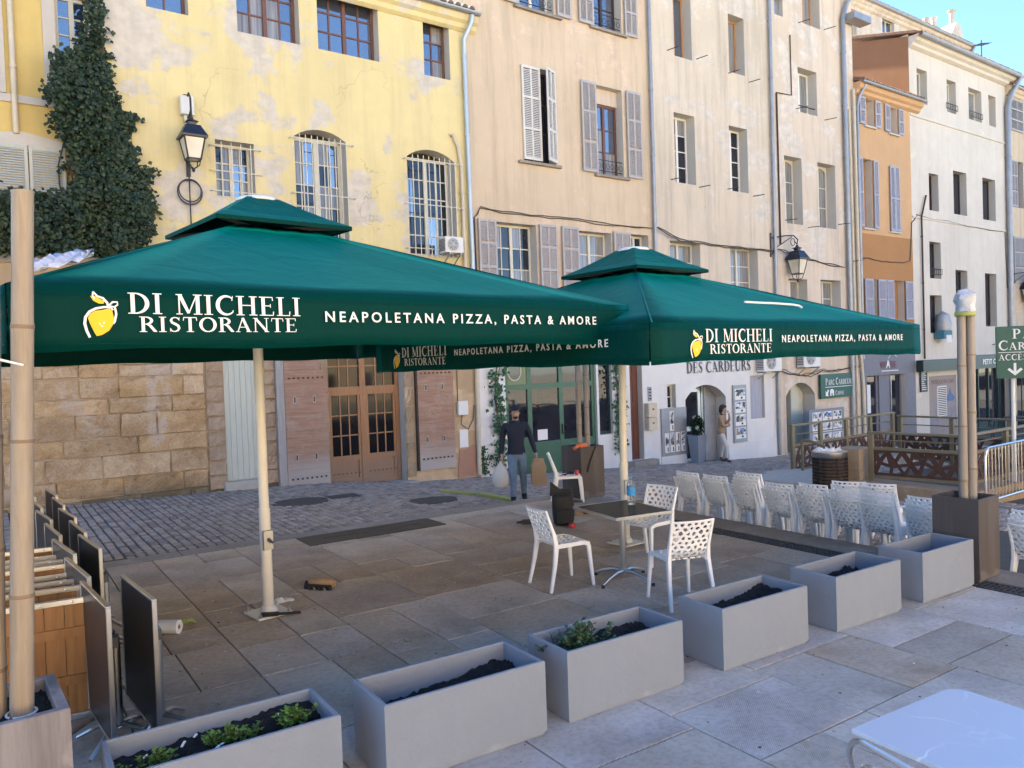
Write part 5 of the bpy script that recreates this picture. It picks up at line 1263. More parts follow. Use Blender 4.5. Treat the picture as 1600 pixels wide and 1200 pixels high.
def make_chair(name, label, loc, rz, group):
    t = thing(name, label, 'chair', loc, rz, group); m = M['chair']
    def back(u, v):            # u across, v up; leans back and bows
        y = (u - .5) * (.37 + .03 * v); x = -.185 - .105 * v ** 1.3 - .035 * (1 - (2 * u - 1) ** 2); z = .455 + .345 * v
        if v < .25: x += (.25 - v) ** 2 * .9
        return Vector((x, y, z)), Vector((-1, 0, -.25)).normalized()
    def seat(u, v):            # v from the rear to the front
        y = (u - .5) * (.36 + .03 * v); x = -.19 + .39 * v; z = .445 - .035 * (1 - (2 * u - 1) ** 2) * math.sin(PI * min(1, v * 1.1)) + .012 * v
        if v > .8: z -= (v - .8) ** 2 * .6
        return Vector((x, y, z)), Vector((0, 0, 1))
    mb = MB(); net(mb, back, 6, 8, 4, .012, 1.0, .0145)
    for k in (0, 1): pts = [back(k, v / 8)[0] for v in range(9)]; 
    mb.tube([back(u / 8, 1.0)[0] for u in range(9)], .011, 6)
    mb.build('backrest', m, t)
    mb = MB(); net(mb, seat, 6, 7, 8, .012, 1.0, .0145)
    mb.tube([seat(u / 8, 1.0)[0] for u in range(9)], .012, 6)
    for k in (0, 1): 
        pts = [seat(k, v / 6)[0] - Vector((0, 0, .012)) for v in range(7)]
        for a, b in zip(pts, pts[1:]): mb.bar(a, b, .022, .04)
    mb.build('seat', m, t)
    def leg(pts, ws):
        lb = MB()
        vs = []
        for (x, y, z), w in zip(pts, ws):
            wx, wy = w
            vs += [(x - wx, y - wy, z), (x + wx, y - wy, z), (x + wx, y + wy, z), (x - wx, y + wy, z)]
        fs = [tuple((3, 2, 1, 0))] + [(4 * i + k, 4 * i + (k + 1) % 4, 4 * i + 4 + (k + 1) % 4, 4 * i + 4 + k) for i in range(len(pts) - 1) for k in range(4)] + [tuple(range(4 * len(pts) - 4, 4 * len(pts)))]
        lb.add(vs, fs); o = lb.build('leg', m, t); bev(o, .006, 2); return o
    for sy in (-1, 1):
        leg([(.225, .215 * sy, 0), (.205, .2 * sy, .25), (.19, .192 * sy, .41), (.165, .19 * sy, .448)], [(.014, .013), (.018, .016), (.022, .018), (.03, .018)])
        leg([(-.275, .225 * sy, 0), (-.215, .21 * sy, .25), (-.185, .196 * sy, .44), (-.205, .194 * sy, .56), (-.262, .2 * sy, .72), (-.293, .205 * sy, .812)], [(.015, .014), (.02, .017), (.026, .018), (.02, .014), (.014, .012), (.010, .010)])
    return t
chA = make_chair('white_chair', 'white perforated chair left of the square dark table, seen from its left', (4.83, 6.39, 0), math.radians(-7), 'white perforated chairs around the table')
dup(chA, (6.12, 6.50, 0), math.radians(189), 'white perforated chair on the far side of the square table, seat tucked under it')
dup(chA, (5.29, 5.22, 0), math.radians(72), 'white perforated chair in front of the square table with its back to the grey planters')
dup(chA, (7.72, 10.0, 0), math.radians(-34), 'white perforated chair side-on by the brown planter with small tools on its seat')
ordn = ['first', 'second', 'third', 'fourth', 'fifth', 'sixth', 'seventh', 'eighth']
lev = ['bottom', 'second', 'third', 'fourth', 'topmost']
stacks = [(8.14, 3), (7.62, 3), (7.08, 5), (6.55, 3), (6.04, 4), (5.56, 4), (5.14, 4), (4.60, 4)]
for i, (y, n) in enumerate(stacks):
    for k in range(n):
        x = 8.84 + .032 * k; l = 'topmost' if k == n - 1 else ('bottom' if k == 0 else ordn[k] + '-lowest')
        c = dup(chA, (x, y + .12 + RNG.uniform(-.015, .015), zg(8.7, y) + .041 * k - .005), RNG.uniform(-.05, .05), '%s white chair in the %s stack from the parasol pole behind the kerb' % (l, ordn[i])); c['group'] = 'white chairs stacked in a row'
for i, (x, y, n, lb) in enumerate(((9.86, 6.42, 2, 'half hidden stack nearer the litter bin'), (9.98, 6.02, 2, 'half hidden stack before the pierced panel'), (8.76, 3.60, 4, 'stack right of the brown bamboo planter'))):
    for k in range(n):
        l = 'topmost' if k == n - 1 else ('bottom' if k == 0 else ordn[k] + '-lowest')
        c = dup(chA, (x + .032 * k, y, zg(x, y) + .042 * k - .005), (.45, .3, .02)[i] + RNG.uniform(-.03, .03), '%s white chair in the %s' % (l, lb)); c['group'] = 'white chairs stacked in a row'
# ------------------------------------------------------------------ square table
tb = thing('square_table', 'square table with a glossy dark top, silver edge and chrome pedestal', 'table', (5.37, 6.08, 0), math.radians(-7))
mb = MB(); mb.box(-.325, .325, -.385, .385, .725, .742); mb.build('tabletop', M['glosstop'], tb)
mb = MB()
for (a, b, c, d) in ((-.34, .34, -.40, -.386), (-.34, .34, .386, .40), (-.34, -.326, -.386, .386), (.326, .34, -.386, .386)): mb.box(a, b, c, d, .715, .744)
bev(mb.build('edge_band', M['alu'], tb), .003)
mb = MB(); mb.lathe([(.032, .07), (.032, .70), (.1, .705), (.1, .72)], 20); mb.build('pedestal', M['alu'], tb, smooth=True)
for k in range(4):
    a = PI / 2 * k + .35; mb = MB(); mb.tube([(0, 0, .10), (.12 * math.cos(a), .12 * math.sin(a), .105), (.26 * math.cos(a), .26 * math.sin(a), .07), (.36 * math.cos(a), .36 * math.sin(a), .03)], [.022, .02, .016, .012], 8); f = mb.build('foot', M['steel'], tb, smooth=True)
    mb = MB(); mb.lathe([(.018, 0), (.02, .02), (.012, .035)], 10, (.355 * math.cos(a), .355 * math.sin(a), 0)); mb.build('glide', M['iron'], f)
wb = thing('water_bottle', 'clear plastic water bottle with a blue label standing on the dark table', 'bottle', (5.58, 6.16, .744))
gp_, nt_, b_ = mat('clear_plastic'); b_.inputs['Transmission Weight'].default_value = .9; b_.inputs['Roughness'].default_value = .08; b_.inputs['IOR'].default_value = 1.2; b_.inputs['Base Color'].default_value = (.8, .88, .92, 1); M['clear'] = gp_
mb = MB(); mb.lathe([(.03, 0), (.042, .01), (.042, .06), (.039, .075), (.042, .09), (.042, .2), (.03, .245), (.014, .265), (.014, .285)], 16); mb.build('body', M['clear'], wb, smooth=True)
mb = MB(); mb.lathe([(.0435, .10), (.0435, .19)], 16); mb.build('label', plain('blue_label', (.03, .25, .55), .5, var=.3, scale=30), wb, smooth=True)
mb = MB(); mb.lathe([(.017, .283), (.017, .305), (0, .306)], 12); mb.build('bottle_cap', plain('blue_cap', (.03, .2, .5), .4), wb)
# ------------------------------------------------------------------ grey planters
def planter(name, label, cx, cy, L, D, H, mt, rz=0, th=.028, cat='planter', group=None, fill=None, z=0.0):
    t = thing(name, label, cat, (cx, cy, z), rz, group); mb = MB(); a, b = L / 2, D / 2; c = .006
    vs = []; rings = [(a - .012, b - .012, 0), (a - .012, b - .012, .02), (a, b, .022), (a, b, H - c), (a - c, b - c, H), (a - th + c, b - th + c, H), (a - th, b - th, H - c), (a - th - .004, b - th - .004, .05)]
    for (x, y, zz) in rings: vs += [(-x, -y, zz), (x, -y, zz), (x, y, zz), (-x, y, zz)]
    fs = [(3, 2, 1, 0)] + [(4 * i + k, 4 * i + (k + 1) % 4, 4 * i + 4 + (k + 1) % 4, 4 * i + 4 + k) for i in range(len(rings) - 1) for k in range(4)] + [tuple(range(4 * len(rings) - 4, 4 * len(rings)))]
    mb.add(vs, fs); mb.build('trough', mt, t)
    if fill:
        lvl, amp, sd, slope = fill; r = random.Random(sd); nx_, ny_ = 46, 20; vs = []
        bumps = [(r.uniform(-a, a), r.uniform(-b, b), r.uniform(.04, .12), r.uniform(-.6, 1)) for _ in range(26)]
        for j in range(ny_ + 1):
            for i in range(nx_ + 1):
                x, y = -a + th + (2 * a - 2 * th) * i / nx_, -b + th + (2 * b - 2 * th) * j / ny_
                h = lvl + slope[0] * x + slope[1] * y + amp * sum(k * math.exp(-((x - u) ** 2 + (y - v) ** 2) / (s_ * s_)) for u, v, s_, k in bumps) + r.uniform(-.012, .012)
                vs.append((x, y, min(h, H + .06)))
        sb_ = MB(); sb_.add(vs, [(j * (nx_ + 1) + i, j * (nx_ + 1) + i + 1, (j + 1) * (nx_ + 1) + i + 1, (j + 1) * (nx_ + 1) + i) for j in range(ny_) for i in range(nx_)])
        sb_.build('soil', M['soil'], t, smooth=True)
    return t
PG = 'grey planters along the terrace edge'
pls = [('grey planter nearest the bamboo, full of black soil with scattered sprouts', 0.945, 4.17, 1.08, .46, (.35, .03, 1, (.02, .12))),
       ('grey planter with half a load of bare black soil, second from the bamboo', 2.235, 4.10, 1.05, .46, (.27, .03, 2, (.10, .12))),
       ('grey planter with the leafy green herb growing in it', 3.44, 4.09, .99, .44, (.30, .025, 3, (.02, .10))),
       ('grey planter with bare black soil just behind the chair by the table', 4.79, 4.05, .95, .44, (.31, .03, 4, (.10, .08))),
       ('grey planter with a mound of black soil next to the empty one', 6.07, 4.02, .90, .44, (.29, .04, 5, (.03, .05))),
       ('empty grey planter at the end of the row beside the tall brown one', 7.28, 3.98, .86, .42, None)]
for (lb, x, y, L, D_, f) in pls: planter('grey_planter', lb, x, y, L, D_, .45, M['planter'], -.02, group=PG, fill=f)
def leafy(name, label, cat, pos, spread, n, hgt, mt, seed, lf=.035, thick=True):
    r = random.Random(seed); t = thing(name, label, cat, pos); st = MB(); lv = MB()
    for k in range(n):
        a = r.uniform(0, 2 * PI); rad = abs(r.gauss(0, .45)); bx_, by_ = spread[0] * rad * math.cos(a), spread[1] * rad * math.sin(a)
        h = hgt * r.uniform(.5, 1.0) * (1 - .35 * min(1, rad)); top = Vector((bx_ * 1.25, by_ * 1.25, h)); b0 = Vector((bx_ * .7, by_ * .7, -.03))
        st.tube([b0, (b0 + top) / 2 + Vector((r.gauss(0, .01), r.gauss(0, .01), 0)), top], .003, 4, cap=False)
        for q in range(11):
            f = r.uniform(.25, 1.05); p = b0.lerp(top, f); an = r.uniform(0, 2 * PI); up = r.uniform(-.1, .8); d = Vector((math.cos(an), math.sin(an), up)).normalized(); s_ = d.cross(Vector((0, 0, 1))).normalized(); l = lf * r.uniform(.6, 1.2); w = l * .42
            dn = d.cross(s_) * l * .12
            lv.add([p, p + d * l * .5 + s_ * w + dn, p + d * l, p + d * l * .5 - s_ * w + dn, p + d * l * .55 - dn * .3], [(0, 1, 4), (1, 2, 4), (2, 3, 4), (3, 0, 4)])
    st.build('stems', M['stem'], t); lv.build('leaves', M[mt], t, kind='stuff'); return t
leafy('herb_plant', 'leafy grey-green herb growing in the third grey planter', 'plant', (3.22, 4.10, .33), (.30, .20), 90, .19, 'herb', 5, .040)
leafy('sprouting_plant', 'clump of bright sprouts at the table end of the first grey planter', 'plant', (1.29, 4.16, .385), (.12, .10), 40, .08, 'bright', 6, .03)
leafy('sprouting_plant', 'loose sprouts in the middle of the first grey planter', 'plant', (.97, 4.20, .37), (.20, .09), 30, .07, 'bright', 7, .03)
leafy('sprouting_plant', 'small sprouts at the bamboo end of the first grey planter', 'plant', (.62, 4.17, .36), (.16, .09), 22, .075, 'bright', 8, .03)
mb = MB()
r = random.Random(4)
for k in range(7): p = Vector((r.uniform(.5, 1.3), r.uniform(4.05, 4.3), .395)); d = Vector((r.uniform(-1, 1), r.uniform(-1, 1), .2)).normalized() * r.uniform(.02, .045); mb.bar(p, p + d, .012, .004)
mb.build('litter_scraps', M['paperwhite'], None, kind='stuff')
# ------------------------------------------------------------------ tall brown planters with bamboo
def bamboo(label, x, y, z0, z1, r0, lean=(0, 0), seg=.42, seed=1, group=None):
    r = random.Random(seed); o = thing('bamboo_pole', label, 'bamboo pole', (x, y, z0), 0, group); H = z1 - z0; zs = [0]; z = r.uniform(.15, seg)
    while z < H - .1: zs.append(z); z += seg * r.uniform(.85, 1.2)
    prof = []
    for i, z in enumerate(zs):
        e = zs[i + 1] if i + 1 < len(zs) else H
        rr_ = r0 * (1 - .12 * z / H); prof += [(rr_ * 1.06, z + .0), (rr_ * .99, z + .025), (rr_ * .965, (z + e) / 2), (rr_ * .985, e - .02), (rr_ * 1.03, e - .002)]
    cm = MB(); n = 18
    cm.lathe(prof, n); cm.v = [(a + lean[0] * c, b + lean[1] * c, c) for a, b, c in cm.v]
    cm.build('culm', M['bamboo'], o, smooth=True)
    for z in zs[1:]:
        rr_ = r0 * (1 - .12 * z / H); nm = MB(); nm.lathe([(rr_ * 1.02, -.012), (rr_ * 1.075, -.004), (rr_ * 1.075, .004), (rr_ * 1.02, .012)], n, (lean[0] * z, lean[1] * z, z)); nm.build('node_ring', M['node'], o, smooth=True)
    return o
BG = 'bamboo poles standing in the brown planters'
planter('brown_planter', 'streaky brown planter in the near left corner holding two bamboo poles', -.02, 4.48,   .56, .56, .72, M['greyplanter'], .05, .05, fill=(.66, .002, 8, (0, 0)))
bamboo('thick bamboo pole in the near left planter, the taller of its pair', .085, 4.43, .64, 3.15, .052, (.043, -.029), .62, 2, BG)
bamboo('weathered bamboo pole cut off by the left picture edge', -.02, 4.51, .64, 2.83, .05, (.03, -.02), .55, 3, BG)
mb = MB(); mb.tube([(.085 + .063 * math.cos(a), 4.43 + .063 * math.sin(a), .675) for a in [k * PI / 8 - .6 for k in range(-4, 12)]], .006, 5); o = mb.build('white_tie', M['letter'], None); tag(o, 'white cable tie round the foot of the taller near bamboo pole', 'cable tie')
mb = MB(); mb.tube([(-.09, 4.39, 2.36), (.03, 4.33, 2.37), (.16, 4.322, 2.33)], .006, 5); o = mb.build('white_tie', M['letter'], None); tag(o, 'white cable tie stretched across the near bamboo poles at parasol height', 'cable tie')
planter('brown_planter', 'tall rusty brown planter with bamboo at the far right end of the grey planters', 8.05, 4.0, .42, .44, .80, M['brownplanter'], .02, .03, fill=(.72, .004, 9, (0, 0)))
_bm = M['bamboo']; M['bamboo'] = M['bamboogrey']; bamboo('greyish bamboo pole standing left in the right hand brown planter', 7.99, 3.985, .7, 2.62, .044, (.008, -.004), .6, 4, BG); bamboo('pale bamboo pole standing right in the right hand brown planter', 8.062, 3.935, .7, 2.60, .044, (.010, -.004), .5, 5, BG)
planter('brown_planter', 'brown planter with bamboo standing behind the chair that carries tools', 8.30, 10.33, .50, .50, .86, M['brownplanter'], .02, .03, fill=(.8, .004, 10, (0, 0)))
bamboo('thin dark bamboo pole rising from the planter behind the tool chair', 8.27, 10.36, .78, 2.75, .045, (0, 0), .5, 6, BG); bamboo('second thin bamboo pole close beside the dark one in the far planter', 8.39, 10.30, .78, 2.75, .045, (0, 0), .5, 7, BG)
M['bamboo'] = _bm
t = thing('plastic_bag', 'pale grey plastic bag pulled over the tops of the right hand bamboo poles', 'plastic bag', (8.03, 3.95, 2.57)); _r = random.Random(12); mb = MB(); vs = []
for (w, z) in ((.075, 0), (.09, .04), (.085, .10), (.10, .16), (.09, .21), (.05, .25), (.015, .265)):
    for k in range(14): a = 2 * PI * k / 14; q = w * (1 + _r.uniform(-.13, .13)); vs.append((q * math.cos(a), q * math.sin(a), z + _r.uniform(-.01, .01)))
mb.add(vs, [(14 * i + k, 14 * i + (k + 1) % 14, 14 * i + 14 + (k + 1) % 14, 14 * i + 14 + k) for i in range(6) for k in range(14)] + [tuple(range(84, 98))]); mb.build('bag_body', plain('milky_grey_plastic', (.42, .43, .46), .3, var=.25, scale=18), t, smooth=True)
mb = MB(); mb.lathe([(.088, 0), (.095, .02), (.088, .045)], 14); mb.f = [f for f in mb.f if len(f) == 4]; solid(mb.build('lime_tie', M['hose'], t, smooth=True), .006)
mb = MB(); mb.cbox(-.14, .12, -.05, .05, 0, .09, .02); mb.tube([(-.14, 0, .05), (-.24, .01, .03)], .03, 8); o = mb.build('orange_case', M['orangeplastic'], None, (8.20, 10.22, .82), (0, 0, .4)); tag(o, 'orange power tool lying on the brown planter behind the tool chair', 'tool')
mb = MB(); mb.tube([(8.16, 10.04, .45), (8.24, 10.06, .62), (8.36, 10.06, .85), (8.48, 10.2, .88), (8.56, 10.3, .86)], .012, 6); o = mb.build('black_strap', M['black'], None); tag(o, 'black cable hanging over the edge of the far brown planter', 'cable')
# ------------------------------------------------------------------ folded tables at the left
FTG = 'folded tables standing upright in two rows at the left'
def folded_table(label, x, y, rz, L=.80, z0=.14, z1=.95, tilt=0):
    t = thing('folded_table', label, 'table', (x, y, 0), rz, FTG); H = z1 - z0
    mb = MB(); mb.box(-.010, .010, -L / 2 + .016, L / 2 - .016, z0 + .016, z1 - .016); mb.build('tabletop', M['darktop'], t, rot=(0, tilt, 0))
    mb = MB()
    for (a, b, c, d) in ((-L / 2, L / 2, z0, z0 + .015), (-L / 2, L / 2, z1 - .015, z1), (-L / 2, -L / 2 + .015, z0 + .015, z1 - .015), (L / 2 - .015, L / 2, z0 + .015, z1 - .015)): mb.box(-.014, .014, a, b, c, d)
    bev(mb.build('edge_band', M['alu'], t, rot=(0, tilt, 0)), .003)
    mb = MB(); mb.tube([(.10, 0, .10), (.10, 0, .62)], .03, 12); mb.build('pedestal', M['steel'], t, smooth=True)
    mb = MB(); mb.cbox(.012, .12, -.05, .05, .60, .67, .01); h = mb.build('hinge_bracket', M['darkframe'], t)
    for sy in (-.045, .045): mb = MB(); mb.lathe([(.012, 0), (.014, .012), (.006, .022)], 8, (.10, sy, .67)); mb.build('bolt', M['alu'], h)
    for k in range(4):
        a = PI / 2 * k + .785; mb = MB(); mb.tube([(.10, 0, .12), (.10 + .14 * math.cos(a), .14 * math.sin(a), .09), (.10 + .28 * math.cos(a), .28 * math.sin(a), .02)], [.018, .015, .012], 6); mb.build('foot', M['steel'], t, smooth=True)
    return t
ft = folded_table('folded table standing alone nearest the paper roll, dark top on edge', .745, 5.40, math.radians(5), .78)
ro = [10.74, 9.85, 8.92, 8.02, 7.20]; lo = [10.80, 9.86, 8.95, 8.02, 7.14, 6.28, 5.42]
for i, y in enumerate(ro): dup(ft, (.61 + .012 * i, y, 0), math.radians(4 + RNG.uniform(-1, 2)), 'folded table in the row by the setts, %s from the stone wall' % ordn[i])
for i, y in enumerate(lo): dup(ft, (.40 + .018 * i, y, 0), math.radians(5 + RNG.uniform(-1, 2)), 'folded table in the row behind the bamboo, %s from the stone wall' % ordn[i])
def plank_table(label, y, z1):
    t = thing('plank_tabletop', label, 'table', (.14, y, 0), math.radians(-6), 'amber plank tabletops in steel frames leaning in a stack'); w = .74; z0 = .10
    fr = MB()
    for (a, b, c, d) in ((-w / 2, w / 2, z0, z0 + .035), (-w / 2, w / 2, z1 - .035, z1), (-w / 2, -w / 2 + .035, z0 + .035, z1 - .035), (w / 2 - .035, w / 2, z0 + .035, z1 - .035)): fr.box(a, b, -.022, .02, c, d)
    o = fr.build('steel_frame', M['alu'], t, rot=(math.radians(-3), 0, 0)); bev(o, .003)
    n = 6; ww = (w - .07) / n
    for k in range(n):
        x = -w / 2 + .035 + ww * k; mb = MB(); mb.box(x + .002, x + ww - .002, -.006, .012, z0 + .036, z1 - .036); mb.build('plank', M['woodtable'], t, rot=(math.radians(-3), 0, 0))
    for z in (z0 + .22, z0 + .52): mb = MB(); mb.box(-w / 2 + .036, w / 2 - .036, -.024, -.006, z, z + .06); mb.build('batten', M['woodtable'], t, rot=(math.radians(-3), 0, 0))
    for k in range(4): mb = MB(); mb.lathe([(.009, 0), (.007, .005), (0, .007)], 8, (0, 0, 0)); q = mb.build('rivet', M['alu'], o, (-w / 2 + .1 + .18 * k, -.022, z1 - .018), (PI / 2, 0, 0))
    for k in range(3): mb = MB(); mb.lathe([(.009, 0), (.007, .005), (0, .007)], 8, (0, 0, 0)); q = mb.build('rivet', M['alu'], o, (w / 2 - .018, -.022, z0 + .15 + .22 * k), (PI / 2, 0, 0))
    return t
pt = plank_table('amber plank tabletop in a riveted steel frame, frontmost of the leaning stack', 5.74, .86)
for k, y in enumerate((6.10, 6.37, 6.63, 6.88, 7.14, 7.40, 7.66)): dup(pt, (.13 - .006 * k, y, -.012 * (k % 3)), math.radians(-6 + RNG.uniform(-1.5, 1.5)), 'amber plank tabletop in steel frame, %s behind the frontmost one' % ordn[k])
mb = MB()
for k in range(3): mb.bar((.05 + .05 * k, 5.35, .02 + .012 * k), (.56 + .02 * k, 5.62, .14 + .02 * k), .03, .012)
o = mb.build('steel_legs', M['steel'], None); tag(o, 'loose folded steel table legs on the ground under the plank tabletops', 'table legs')
# ------------------------------------------------------------------ small things on the terrace
t = thing('paper_roll', 'white paper towel roll lying on the paving by the folded table', 'paper roll', (1.25, 7.43, .062), math.radians(-40))
mb = MB(); n = 20; L = .22
prof = [(.020, 0), (.06, 0), (.06, L), (.020, L)]; mb.lathe(prof, n); mb.f = [f for f in mb.f if len(f) == 4]; mb.build('paper', M['paperwhite'], t, (-.11, 0, 0), (0, PI / 2, 0), smooth=True)
mb = MB(); mb.lathe([(.0205, -.001), (.018, 0), (.018, L), (.0205, L + .001)], 14); mb.f = [f for f in mb.f if len(f) == 4]; mb.build('core', M['paper'], t, (-.11, 0, 0), (0, PI / 2, 0))
r = random.Random(2); mb = MB(); n = 7; vs = []
for i in range(n):
    for j in range(n): vs.append((.16 * (i / (n - 1) - .5), .12 * (j / (n - 1) - .5), .03 + .045 * r.random() * (1 - abs(i / 3 - 1)) + .02 * r.random()))
mb.add(vs, [(i * n + j, (i + 1) * n + j, (i + 1) * n + j + 1, i * n + j + 1) for i in range(n - 1) for j in range(n - 1)]); o = mb.build('green_wrapper', M['hose'], None, (1.42, 7.50, 0)); solid(o, .003); tag(o, 'crumpled lime green wrapper lying beside the paper roll', 'wrapper')
t = thing('tool_bag', 'tan and black tool roll lying on the paving right of the parasol pole', 'tool bag', (2.84, 7.93, 0), math.radians(-52))
mb = MB(); mb.tube([(-.15, 0, .05), (-.12, 0, .052), (.12, .01, .05), (.15, .01, .045)], [.03, .048, .05, .03], 12); mb.build('roll', M['paper'], t, smooth=True)
mb = MB(); mb.cbox(-.17, .16, -.085, -.045, 0, .05, .015); mb.tube([(-.15, -.07, .04), (-.17, -.02, .06), (-.15, .03, .05)], .014, 6); mb.build('strap', M['black'], t)
for k in range(4): mb = MB(); mb.tube([(-.1 + .06 * k, -.09, .02), (-.07 + .06 * k, -.12, .015)], .012, 6); mb.build('tool_handle', M['steel' if k % 2 else 'iron'], t)
mb = MB(); mb.bar((2.02, 7.28, .045), (2.16, 7.20, .045), .05, .03); mb.bar((2.16, 7.20, .045), (2.34, 7.13, .04), .022, .02); o = mb.build('caulking_gun', M['black'], None); tag(o, 'black hand tool lying on the foot plate of the lone parasol pole', 'tool')
t = thing('crumpled_rag', 'small crumpled grey rag behind the foot of the lone parasol pole', 'rag', (2.36, 7.72, 0)); mb = MB(); vs = []
for i in range(8):
    for j in range(6): vs.append((.2 * (i / 7 - .5), .12 * (j / 5 - .5), .004 + .05 * r.random() * math.sin(PI * i / 7) * math.sin(PI * j / 5) + .008 * r.random()))
mb.add(vs, [(i * 6 + j, (i + 1) * 6 + j, (i + 1) * 6 + j + 1, i * 6 + j + 1) for i in range(7) for j in range(5)]); solid(mb.build('cloth', M['acwhite'], t, smooth=True), .006)
# tool backpack, drill, tools on the chair, stone bench
t = thing('tool_backpack', 'black tool backpack with open flap standing on the terrace behind the left chair', 'backpack', (6.62, 8.72, 0), math.radians(-30))
mb = MB(); prof = [(.13, .10, 0), (.15, .115, .04), (.165, .12, .25), (.15, .11, .40), (.17, .09, .44)]; vs = []
for (a, b, z) in prof:
    for k in range(12): an = 2 * PI * k / 12; ex = .6; cx_, sy_ = math.cos(an), math.sin(an); vs.append((a * math.copysign(abs(cx_) ** ex, cx_), b * math.copysign(abs(sy_) ** ex, sy_), z))
mb.add(vs, [tuple(range(11, -1, -1))] + [(i * 12 + k, i * 12 + (k + 1) % 12, (i + 1) * 12 + (k + 1) % 12, (i + 1) * 12 + k) for i in range(4) for k in range(12)] + [tuple(range(48, 60))]); mb.v = [(x + .012 * math.sin(z * 31 + y * 20), y + .014 * math.sin(z * 23 + x * 26), z) for x, y, z in mb.v]; _o = mb.build('bag_body', M['black'], t, smooth=True); _s = _o.modifiers.new('soft', 'SUBSURF'); _s.levels = _s.render_levels = 2
mb = MB(); mb.prism([(-.165, .40), (.165, .40), (.17, .47), (.10, .50), (-.02, .49), (-.09, .55), (-.15, .60)], .05); o = mb.build('flap', M['black'], t); o.location.y = .06
mb = MB(); mb.cbox(-.12, .12, -.15, -.10, .05, .24, .02); mb.build('front_pocket', M['black'], t)
for sx in (-.1, .1): mb = MB(); mb.tube([(sx, .1, .4), (sx * 1.1, .17, .25), (sx, .1, .05)], .016, 6); mb.build('strap', M['black'], t)
t = thing('cordless_drill', 'dark cordless drill lying on the terrace beside the black backpack', 'drill', (6.25, 8.98, 0), math.radians(-25))
mb = MB(); mb.tube([(-.12, 0, .06), (.08, 0, .06)], [.035, .04], 10); mb.build('motor', M['rustiron'], t, smooth=True)
mb = MB(); mb.tube([(-.2, 0, .06), (-.12, 0, .06)], [.012, .022], 10); mb.build('chuck', M['iron'], t, smooth=True)
mb = MB(); mb.bar((.05, 0, .05), (.07, -.14, .035), .035, .04); mb.cbox(.02, .13, -.2, -.13, 0, .07, .01); mb.build('grip', M['black'], t)
mb = MB(); mb.lathe([(.05, 0), (.055, .03), (.04, .06), (0, .065)], 12); o = mb.build('red_tool', M['red'], None, (6.60, 8.50, 0), smooth=True); tag(o, 'small red tool lying under the black backpack', 'tool')
def on_chair(nm, lb, cat, dx, dy, parts):
    c, s = math.cos(math.radians(-34)), math.sin(math.radians(-34)); mb = MB(); parts(mb); o = mb.build(nm, M['black' if nm != 'pink_tape' else 'red'], None, (7.72 + c * dx - s * dy, 10.0 + s * dx + c * dy, .462), (0, 0, .4)); tag(o, lb, cat)
on_chair('pliers', 'dark pliers lying on the seat of the tool chair', 'pliers', -.03, -.03, lambda m_: (m_.tube([(-.1, .02, .012), (0, 0, .012), (.08, 0, .012)], .012, 6), m_.tube([(-.1, -.03, .012), (0, 0, .012)], .012, 6)))
on_chair('tape_measure', 'round black tape measure on the seat of the tool chair', 'tape measure', .06, .05, lambda m_: m_.lathe([(.04, 0), (.045, .02), (.04, .05), (0, .052)], 14))
on_chair('pink_tape', 'small pink and red roll at the front edge of the tool chair seat', 'tape roll', .14, -.03, lambda m_: m_.lathe([(.03, 0), (.035, .02), (.03, .07), (0, .072)], 12))
mb = MB(); mb.cbox(-.62, .55, -.2, .2, 0, .13, .02); o = mb.build('folding_case', M['pillar'], None, (7.75, 8.95, 0), (0, 0, -.55)); 
tag(o, 'long sand coloured case lying on the terrace behind the dark table', 'case')
for k in range(3): q = MB(); q.lathe([(.045, 0), (.05, .012), (.03, .016), (0, .016)], 14); q.build('latch', M['iron'], o, (-.45 + .42 * k, -.2, .07), (PI / 2, 0, 0))
t = thing('cardboard_drum', 'round orange brown drum standing behind the chair at the table', 'drum', (8.72, 8.95, zg(8.72, 8.95))); mb = MB(); mb.lathe([(.2, 0), (.2, .46), (.21, .47), (.21, .5), (0, .5)], 20); mb.build('drum_body', plain('orange_brown_card', (.42, .22, .10), .7), t, smooth=True)
mb = MB(); mb.bar((8.02, 13.2, zg(8, 13.2) + .03), (7.98, 11.45, zg(8, 11.4) + .03), .13, .06); mb.bar((7.98, 13.3, zg(8, 13.3) + .03), (7.55, 14.0, zg(7.6, 14) + .03), .1, .05)
o = mb.build('cable_ramp', M['hose'], None); tag(o, 'lime green cable cover lying across the setts from the drainpipe to the terrace', 'cable cover')
mb = MB(); mb.bar((8.0, 11.42, zg(8, 11.42) + .03), (8.3, 10.9, zg(8.3, 10.9) + .03), .12, .05); o = mb.build('rubber_ramp', M['drain'], None); tag(o, 'black rubber end piece continuing the lime cable cover', 'cable cover')
